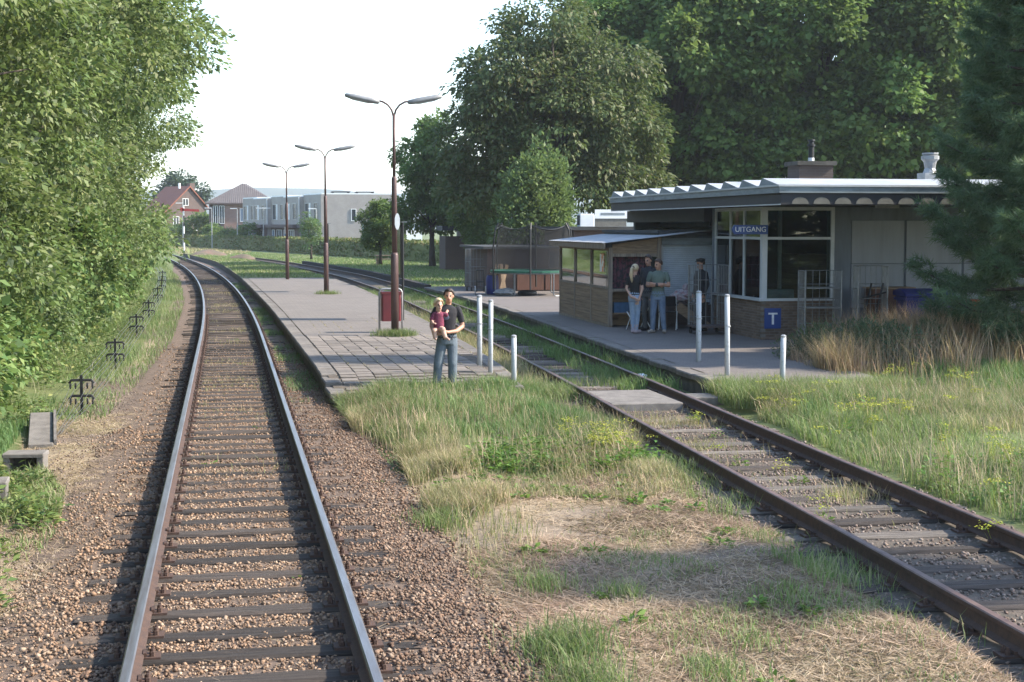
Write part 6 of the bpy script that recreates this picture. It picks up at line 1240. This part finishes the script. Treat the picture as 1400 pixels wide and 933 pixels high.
for s in (-0.65, 0.65): MB().box(-0.9, 0.9, s - .13, s + .13, 0.42, 0.46).build('seat', 'wood_post', t)
for s in (-0.7, 0.7): MB().box(s - .05, s + .05, -0.7, 0.7, 0.36, 0.418).build('bearer', 'wood_post', t); MB().box(s - .05, s + .05, -0.05, 0.05, 0, 0.7).build('leg', 'wood_post', t); MB().box(s - .05, s + .05, -0.62, -0.52, 0, 0.36).build('leg', 'wood_post', t); MB().box(s - .05, s + .05, 0.52, 0.62, 0, 0.36).build('leg', 'wood_post', t)

# ================================================================== people
SKIN = mat('skin', (0.46, 0.255, 0.175), 0.55, 0, (0.40, 0.21, 0.145), 8); SKIN2 = mat('skin_pale', (0.52, 0.32, 0.24), 0.55, 0, (0.46, 0.27, 0.2), 8)
def cloth(name, c, c2=None, ns=6): return mat(name, c, 0.9, 0, c2, ns, 0.6, 14)
EYE = mat('eye_dark', (0.02, 0.015, 0.012), 0.3); LIP = mat('lips', (0.30, 0.12, 0.10), 0.5)
class Body:
    def __init__(s): s.p = []
    def limb(s, pts, rad, tag_, n=12, sx=1.0): s.p.append((MB().tube(pts, rad, n, sx=sx), tag_)); [s.p.append((MB().ell(p, (r * 0.99,) * 3, 10, 7), tag_)) for p, r in zip(pts, rad)]; return s
    def ell(s, c, r, tag_, rot=None): s.p.append((MB().ell(c, r, 14, 10, rot=rot), tag_)); return s
    def loft(s, rings, tag_, n=18):
        v = []; f = []
        for (x, y, z, a, b) in rings:
            for k in range(n): w = 2 * math.pi * k / n; v.append((x + a * math.copysign(abs(math.cos(w)) ** 0.85, math.cos(w)), y + b * math.copysign(abs(math.sin(w)) ** 0.85, math.sin(w)), z))
        for i in range(len(rings) - 1):
            for k in range(n): f.append((i * n + k, i * n + (k + 1) % n, (i + 1) * n + (k + 1) % n, (i + 1) * n + k))
        f += [tuple(range(n - 1, -1, -1)), tuple(range((len(rings) - 1) * n, len(rings) * n))]; s.p.append((MB().add(v, f), tag_)); return s
    def build(s, parent, mats, voxel=0.011, smooth=4):
        tmp = MB(); kd_n = sum(len(m.v) for m, _ in s.p); kd = KDTree(kd_n * 1); tags = []; i = 0
        pts = []
        for m, t in s.p:
            tmp.add(m.v, m.f); pts += [(p, t) for p in m.v]
            for q in m.f: c = Vector((0, 0, 0)); [c.__iadd__(Vector(m.v[a])) for a in q]; pts.append((tuple(c / len(q)), t))
        kd = KDTree(len(pts)); [kd.insert(p, i) for i, (p, t) in enumerate(pts)]; kd.balance()
        o = bpy.data.objects.new('tmp', tmp.mesh('tmp', [SKIN])); COL.objects.link(o); r = o.modifiers.new('r', 'REMESH'); r.mode = 'VOXEL'; r.voxel_size = voxel; r.adaptivity = 0.0; sm = o.modifiers.new('s', 'SMOOTH'); sm.iterations = smooth; sm.factor = 0.4
        me = bpy.data.meshes.new_from_object(o.evaluated_get(bpy.context.evaluated_depsgraph_get())); bpy.data.objects.remove(o); me.name = 'body'; me.materials.clear()
        keys = list(mats); [me.materials.append(mats[k]) for k in keys]
        for p in me.polygons: p.material_index = keys.index(pts[kd.find(p.center)[1]][1]); p.use_smooth = True
        return link('body', me, parent)
def head(b, c, s=1.0, yaw=0.0, neck=None, pitch=0.0):
    """c = chin-to-crown centre; faces -y before yaw; s = 1 for a 0.235 m head"""
    q = Matrix.Rotation(yaw, 3, 'Z') @ Matrix.Rotation(pitch, 3, 'X'); P = lambda x, y, z: tuple(Vector(c) + q @ Vector((x * s, y * s, z * s)))
    b.ell(P(0, 0.012, 0.028), (0.074 * s, 0.094 * s, 0.090 * s), 'skin', q); b.ell(P(0, -0.022, -0.045), (0.055 * s, 0.062 * s, 0.072 * s), 'skin', q); b.ell(P(0, -0.055, -0.085), (0.028 * s, 0.025 * s, 0.022 * s), 'skin', q)
    b.limb([P(0, -0.082, 0.018), P(0, -0.105, -0.022)], [0.010 * s, 0.016 * s], 'skin', 8)
    for e in (-1, 1): b.ell(P(e * 0.076, 0.012, -0.005), (0.012 * s, 0.022 * s, 0.033 * s), 'skin', q); b.ell(P(e * 0.030, -0.079, 0.010), (0.014 * s, 0.009 * s, 0.008 * s), 'eye', q)
    b.ell(P(0, -0.083, -0.056), (0.022 * s, 0.008 * s, 0.007 * s), 'lip', q)
    if neck: b.limb([neck, P(0, 0.018, -0.055)], [0.056 * s, 0.050 * s], 'skin')
    return P, q
def hair(parent, c, s, yaw, m, kind='short', pitch=0.0):
    q = Matrix.Rotation(yaw, 3, 'Z') @ Matrix.Rotation(pitch, 3, 'X'); mb = MB(); n, mm = 20, 12; V = []; F_ = []; rr_ = random.Random(5)
    for i in range(mm + 1):
        t = (0.02 + 0.62 * i / mm) * math.pi
        for k in range(n):
            w = 2 * math.pi * k / n; fr = math.sin(w)  # -y is the face
            lim = (0.27 if fr < -0.8 else 0.33 if fr < -0.45 else 0.50 if fr < 0.1 else 0.66) + rr_.uniform(-.03, .03)
            tt = min(t, lim * math.pi); rr2 = rr_.uniform(0.97, 1.05); p = Vector((0.083 * math.sin(tt) * math.cos(w), 0.105 * math.sin(tt) * math.sin(w) + 0.012, 0.030 + 0.100 * math.cos(tt))) * rr2
            V.append(Vector(c) + q @ (p * s))
    for i in range(mm):
        for k in range(n): F_.append((i * n + k, i * n + (k + 1) % n, (i + 1) * n + (k + 1) % n, (i + 1) * n + k))
    mb.add(V, F_); o = mb.build('hair', m, parent, smooth=True)
    so = o.modifiers.new('t', 'SOLIDIFY'); so.thickness = 0.012 * s; so.offset = -1
    return o
def hand(b, wrist, d, nrm_, s=1.0, curl=0.5, side=1):
    """palm plus five bent fingers; d = pointing direction, nrm_ = palm normal"""
    d = Vector(d).normalized(); nn = Vector(nrm_); nn = (nn - d * nn.dot(d)).normalized(); sd = d.cross(nn) * side; w = Vector(wrist); pc = w + d * 0.045 * s
    b.loft_dir = None; b.limb([w, w + d * 0.03 * s], [0.026 * s, 0.026 * s], 'skin', 8); 
    for k in (-1, 0, 1): b.limb([w + d * 0.02 * s + sd * k * 0.012 * s, w + d * 0.085 * s + sd * k * 0.025 * s], [0.020 * s, 0.017 * s], 'skin', 8)
    for k, ln in zip((-1.5, -0.5, 0.5, 1.5), (0.062, 0.075, 0.080, 0.070)):
        a = w + d * 0.088 * s + sd * k * 0.020 * s; m1 = a + (d * (1 - curl * 0.5) + nn * curl * 0.6).normalized() * ln * 0.5 * s; e = m1 + (d * (1 - curl) + nn * curl * 1.2).normalized() * ln * 0.55 * s; b.limb([a, m1, e], [0.0105 * s, 0.0095 * s, 0.008 * s], 'skin', 7)
    a = w + d * 0.03 * s + sd * 0.026 * s; m1 = a + (d * 0.6 + sd * 0.8 + nn * 0.25).normalized() * 0.038 * s; b.limb([a, m1, m1 + (d * 0.9 + nn * 0.5 + sd * 0.1).normalized() * 0.035 * s], [0.014 * s, 0.012 * s, 0.009 * s], 'skin', 7)
def shoe(b, ankle, yaw, ln=0.27, w=0.045):
    d = Vector((math.sin(yaw), -math.cos(yaw), 0)); a = Vector(ankle); a0 = Vector((a.x, a.y, 0.045)); b.limb([tuple(a0 - d * 0.06), tuple(a0 + d * 0.06), tuple(a0 + d * (ln - 0.10))], [0.043, 0.046, 0.036], 'shoe', 10); b.limb([tuple(a), tuple(a0 + d * 0.01)], [0.045, 0.046], 'shoe', 10)
def torso(b, z0, z1, w, d, tag_, x=0.0, y=0.0, belly=0.0, sw=None, lean=(0, 0)):
    """z0 hip, z1 shoulder line"""
    h = z1 - z0; sw = sw or w * 1.12; R_ = []
    for t, a, c in ((-0.06, 0.92, 0.95), (0.0, 1.0, 1.0), (0.18, 0.94, 0.96 + belly * .5), (0.38, 0.90, 0.94 + belly), (0.62, 1.0, 1.04 + belly * .6), (0.82, sw / w * 0.98, 1.04), (0.94, sw / w * 0.92, 0.86), (1.03, sw / w * 0.62, 0.62), (1.07, 0.36, 0.42)): R_.append((x + lean[0] * t, y + lean[1] * t - belly * 0.04 * (0.2 < t < 0.7), z0 + h * t, w * a, d * c))
    b.loft(R_, tag_)

def person(name_label, loc, rz, build):
    t = thing('person', name_label, 'person', loc, rz); build(t); return t
# --- man holding a child
def man_child(t):
    b = Body(); Hs = 1.75
    b.limb([(-0.085, 0.02, 0.86), (-0.155, -0.01, 0.48), (-0.185, 0.03, 0.10)], [0.098, 0.082, 0.070], 'pants', sx=1.0); b.limb([(0.085, 0.02, 0.86), (0.09, -0.03, 0.47), (0.085, 0.02, 0.10)], [0.098, 0.082, 0.072], 'pants')
    b.loft([(0, 0.01, 0.80, 0.165, 0.115), (0, 0.01, 0.90, 0.172, 0.118), (0, 0.01, 0.98, 0.160, 0.108)], 'pants')
    shoe(b, (-0.185, 0.03, 0.10), -0.25); shoe(b, (0.085, 0.02, 0.10), 0.12)
    torso(b, 0.93, 1.44, 0.158, 0.108, 'shirt', 0, 0.01, 0.05, 0.178)
    # left arm (image right): elbow out, forearm across to the child
    b.limb([(0.185, 0.02, 1.40), (0.225, 0.03, 1.30), (0.245, 0.045, 1.22)], [0.058, 0.056, 0.060], 'shirt'); b.limb([(0.245, 0.045, 1.22), (0.265, 0.05, 1.10)], [0.044, 0.041], 'skin'); b.limb([(0.265, 0.05, 1.10), (0.14, -0.13, 1.03), (-0.02, -0.235, 1.02)], [0.041, 0.037, 0.028], 'skin'); hand(b, (-0.02, -0.235, 1.02), (-0.95, -0.15, 0.05), (0.1, 0.9, 0.3), 1.0, 0.7, 1)
    b.limb([(-0.185, 0.02, 1.40), (-0.235, 0.04, 1.28)], [0.058, 0.060], 'shirt'); b.limb([(-0.235, 0.04, 1.28), (-0.265, 0.02, 1.12)], [0.046, 0.042], 'skin'); b.limb([(-0.265, 0.02, 1.12), (-0.23, -0.12, 1.01), (-0.16, -0.22, 0.99)], [0.042, 0.037, 0.029], 'skin'); hand(b, (-0.16, -0.22, 0.99), (0.75, -0.35, 0.1), (0, 0.4, 0.9), 1.0, 0.6, -1)
    P, q = head(b, (0.03, -0.03, 1.625), 1.0, -0.12, (0.01, 0.015, 1.44))
    b.build(t, {'skin': SKIN, 'pants': cloth('faded_jeans', (0.085, 0.110, 0.135), (0.13, 0.16, 0.19)), 'shirt': cloth('black_tshirt', (0.022, 0.021, 0.026)), 'shoe': cloth('brown_shoes', (0.05, 0.04, 0.035)), 'eye': EYE, 'lip': LIP})
    hair(t, (0.03, -0.03, 1.625), 1.0, -0.12, mat('dark_brown_hair', (0.035, 0.022, 0.016), 0.6))
    MB().ell((0.0, 0, 0), (0.058, 0.012, 0.05), 12, 8).build('shirt_print', mat('faded_print', (0.09, 0.10, 0.15), 0.9), t, (-0.03, -0.118, 1.27))
mp = (3.72, 26.06, 0.085)
man = person('man in black T-shirt and jeans carrying a toddler at the platform end', mp, R(-4), man_child)
def toddler(t):
    b = Body(); b.loft([(0, 0, 0.0, 0.085, 0.08), (0, 0, 0.07, 0.092, 0.082), (0, 0, 0.18, 0.088, 0.075), (0, 0, 0.26, 0.085, 0.068), (0, 0, 0.295, 0.05, 0.045)], 'top')
    b.limb([(-0.075, 0.0, 0.255), (-0.125, -0.02, 0.17)], [0.036, 0.036], 'top'); b.limb([(-0.125, -0.02, 0.17), (-0.10, -0.09, 0.10)], [0.026, 0.021], 'skin'); hand(b, (-0.10, -0.09, 0.10), (0.3, -0.6, 0.1), (0.5, 0, -0.6), 0.5, 0.5, 1)
    b.limb([(0.075, 0.0, 0.255), (0.13, -0.02, 0.24)], [0.036, 0.036], 'top'); b.limb([(0.13, -0.02, 0.24), (0.135, 0.02, 0.29)], [0.026, 0.021], 'skin'); hand(b, (0.135, 0.02, 0.29), (0.4, 0.6, 0.5), (0, 0.8, -0.3), 0.5, 0.5, -1)
    b.limb([(0.03, 0.0, -0.01), (0.06, -0.13, 0.0), (0.10, -0.15, -0.13)], [0.058, 0.050, 0.036], 'skin'); b.limb([(0.10, -0.15, -0.13), (0.155, -0.20, -0.165)], [0.026, 0.022], 'skin'); b.limb([(-0.05, 0.0, -0.01), (-0.085, -0.09, -0.03), (-0.07, -0.10, -0.14)], [0.058, 0.048, 0.034], 'skin'); b.limb([(-0.07, -0.10, -0.14), (-0.06, -0.15, -0.16)], [0.026, 0.022], 'skin')
    head(b, (0.0, -0.02, 0.405), 0.86, 0.25, (0, 0, 0.28)); b.build(t, {'skin': SKIN2, 'top': cloth('maroon_top', (0.20, 0.035, 0.07), (0.12, 0.025, 0.05), 30), 'eye': EYE, 'lip': LIP}, 0.008, 3)
    hair(t, (0.0, -0.02, 0.405), 0.90, 0.25, mat('blond_hair', (0.62, 0.46, 0.27), 0.6))
t = thing('toddler', 'blond toddler in a maroon top held on the man\'s arm', 'person', (mp[0] - 0.17, mp[1] - 0.17, mp[2] + 1.075), R(-4)); toddler(t)
# --- blonde woman seen from behind / side
def woman(t):
    b = Body(); b.limb([(-0.07, 0, 0.84), (-0.075, 0.0, 0.47), (-0.06, 0.03, 0.10)], [0.092, 0.066, 0.045], 'pants'); b.limb([(0.07, 0, 0.84), (0.06, -0.01, 0.47), (0.045, 0.02, 0.10)], [0.092, 0.066, 0.045], 'pants'); b.loft([(0, 0, 0.78, 0.155, 0.115), (0, 0.01, 0.87, 0.165, 0.12), (0, 0, 0.98, 0.135, 0.095)], 'pants')
    shoe(b, (-0.06, 0.03, 0.10), -0.3, 0.25); shoe(b, (0.045, 0.02, 0.10), 0.3, 0.25)
    torso(b, 0.95, 1.38, 0.130, 0.092, 'shirt', 0, 0, 0.02, 0.150)
    for s in (-1, 1): b.limb([(s * 0.155, 0, 1.34), (s * 0.185, 0.01, 1.22)], [0.046, 0.046], 'shirt'); b.limb([(s * 0.185, 0.01, 1.22), (s * 0.205, 0.03, 1.09)], [0.036, 0.034], 'skin')
    b.limb([(-0.205, 0.03, 1.09), (-0.16, 0.10, 0.86)], [0.034, 0.025], 'skin'); hand(b, (-0.16, 0.10, 0.86), (0.3, 0.2, -0.9), (0.8, 0.3, 0), 0.92, 0.4, 1); b.limb([(0.205, 0.03, 1.09), (0.05, 0.14, 0.90), (-0.06, 0.15, 0.86)], [0.034, 0.028, 0.025], 'skin'); hand(b, (-0.06, 0.15, 0.86), (-0.8, 0, -0.4), (0, -0.6, 0.4), 0.92, 0.4, -1)
    head(b, (0, -0.02, 1.555), 0.95, 0.0, (0, 0, 1.38)); b.build(t, {'skin': SKIN2, 'pants': cloth('light_blue_jeans', (0.20, 0.27, 0.37), (0.28, 0.35, 0.45)), 'shirt': cloth('black_top', (0.018, 0.018, 0.02)), 'shoe': cloth('pink_trainers', (0.42, 0.34, 0.36)), 'eye': EYE, 'lip': LIP})
    bl = mat('blonde_hair', (0.55, 0.42, 0.25), 0.5); hair(t, (0, -0.02, 1.555), 0.98, 0.0, bl); MB().tube([(0, 0.085, 1.62), (0.03, 0.15, 1.58), (0.04, 0.16, 1.44), (0.03, 0.13, 1.30), (0.03, 0.125, 1.24)], [0.03, 0.038, 0.045, 0.032, 0.008], 10).build('ponytail', bl, t, smooth=True); MB().tube([(0.005, 0.09, 1.615), (0.015, 0.115, 1.605)], 0.036, 10).build('hair_band', 'black', t)
person('blonde woman with ponytail, black top and pale blue jeans', (9.82, 36.35, 0.298), R(145), woman)
def standing(shirt, pants, shoes, skin, hairm, yaw, kind, H_=1.0, belly=0.05, hy=0.0):
    def f(t):
        b = Body(); b.limb([(-0.09, 0.01, 0.86), (-0.115, -0.01, 0.47), (-0.135, 0.03, 0.10)], [0.098, 0.072, 0.058], 'pants'); b.limb([(0.09, 0.01, 0.86), (0.115, -0.01, 0.47), (0.145, 0.03, 0.10)], [0.098, 0.072, 0.058], 'pants'); b.loft([(0, 0.01, 0.80, 0.165, 0.115), (0, 0.01, 0.90, 0.172, 0.12), (0, 0.01, 0.98, 0.160, 0.11)], 'pants')
        shoe(b, (-0.135, 0.03, 0.10), -0.35, 0.28); shoe(b, (0.145, 0.03, 0.10), 0.35, 0.28); torso(b, 0.93, 1.46, 0.163, 0.115, 'shirt', 0, 0.01, belly, 0.185)
        for s in (-1, 1): b.limb([(s * 0.19, 0.015, 1.42), (s * 0.235, 0.02, 1.28)], [0.062, 0.064], 'shirt')
        if kind == 'crossed':
            for s, zz in ((-1, 1.145), (1, 1.175)): b.limb([(s * 0.235, 0.02, 1.28), (s * 0.26, 0.0, 1.14)], [0.048, 0.044], 'skin'); b.limb([(s * 0.26, 0.0, 1.14), (s * 0.13, -0.155, zz), (-s * 0.06, -0.185, zz + 0.01)], [0.044, 0.040, 0.030], 'skin'); hand(b, (-s * 0.06, -0.185 - 0.02 * s, zz + 0.01), (-s * 0.9, 0.25, 0.1), (0, 0.9, 0), 1.0, 0.5, s)
            b.limb([(0.02, -0.19, 1.15), (0.035, -0.185, 1.15)], [0.036, 0.036], 'eye', 10)
        else:
            am = 'shirt' if kind == 'coat' else 'skin'; ka = 0.052 if kind == 'coat' else 0.044
            for s in (-1, 1): b.limb([(s * 0.235, 0.02, 1.28), (s * 0.255, 0.03, 1.14)], [ka + .008, ka], am); b.limb([(s * 0.255, 0.03, 1.14), (s * 0.235, -0.05, 0.90)], [ka, ka * 0.72], am); hand(b, (s * 0.235, -0.05, 0.90), (-s * 0.1, -0.25, -0.95), (-s, 0, 0), 1.0, 0.45, s)
        head(b, (0, -0.02, 1.64), 1.0, hy, (0, 0.015, 1.46), 0.12); b.build(t, {'skin': skin, 'pants': pants, 'shirt': shirt, 'shoe': shoes, 'eye': EYE, 'lip': LIP})
        if hairm: hair(t, (0, -0.02, 1.64), 1.0, hy, hairm, pitch=0.12)
        if kind == 'coat':
            c = MB(); c.lathe([(0.098, 0.06), (0.112, 0.085), (0.115, 0.12), (0.08, 0.135)], (0, -0.005, 1.64), 16); c.build('cap', 'black', t); MB().prism([(0.085 * math.cos(w), -0.085 * math.sin(w) * 1.0) for w in np.linspace(0, math.pi, 9)], lambda u_, w_, d_: (u_, -0.07 + w_, d_), 1.695, 1.708).build('cap_peak', 'black', t)
        t.scale = (H_, H_, H_)
    return f
brown_h = mat('brown_hair', (0.075, 0.042, 0.026), 0.6)
person('man in grey-green T-shirt and blue jeans with arms folded', (10.38, 36.25, 0.298), R(-28), standing(cloth('green_tshirt', (0.125, 0.165, 0.140), (0.10, 0.135, 0.115)), cloth('blue_jeans', (0.085, 0.130, 0.205), (0.17, 0.22, 0.30)), cloth('beige_trainers', (0.36, 0.31, 0.27)), SKIN, brown_h, 0, 'crossed', 1.02, 0.06, -0.55))
person('man in dark navy polo shirt standing behind the group', (10.36, 37.05, 0.298), R(-60), standing(cloth('navy_polo', (0.026, 0.030, 0.040)), cloth('grey_trousers', (0.105, 0.115, 0.125)), cloth('dark_shoes', (0.03, 0.03, 0.03)), SKIN, mat('short_dark_hair', (0.045, 0.028, 0.02), 0.6), 0, 'plain', 1.07, 0.10, 0.2))
person('person in dark coat and black cap behind the roll cage', (11.62, 36.75, 0.298), R(-75), standing(cloth('dark_coat', (0.018, 0.020, 0.026)), cloth('black_trousers', (0.014, 0.015, 0.018)), cloth('black_shoes', (0.012, 0.012, 0.012)), SKIN, brown_h, 0, 'coat', 1.02, 0.10, 0.0))

# ================================================================== haze
mb = MB().box(-9000, 9000, -600, 9000, -1.2, 150)
hz, N, L, B = nodes('haze_air'); N.remove(B); pv = N.new('ShaderNodeVolumePrincipled'); pv.inputs['Color'].default_value = (0.86, 0.92, 1.0, 1); pv.inputs['Density'].default_value = 2.3e-4; pv.inputs['Anisotropy'].default_value = 0.1
L.new(pv.outputs[0], N['Material Output'].inputs['Volume'])
h = mb.build('haze', hz); h['kind'] = 'stuff'; h['label'] = 'thin summer haze veiling the far hills'
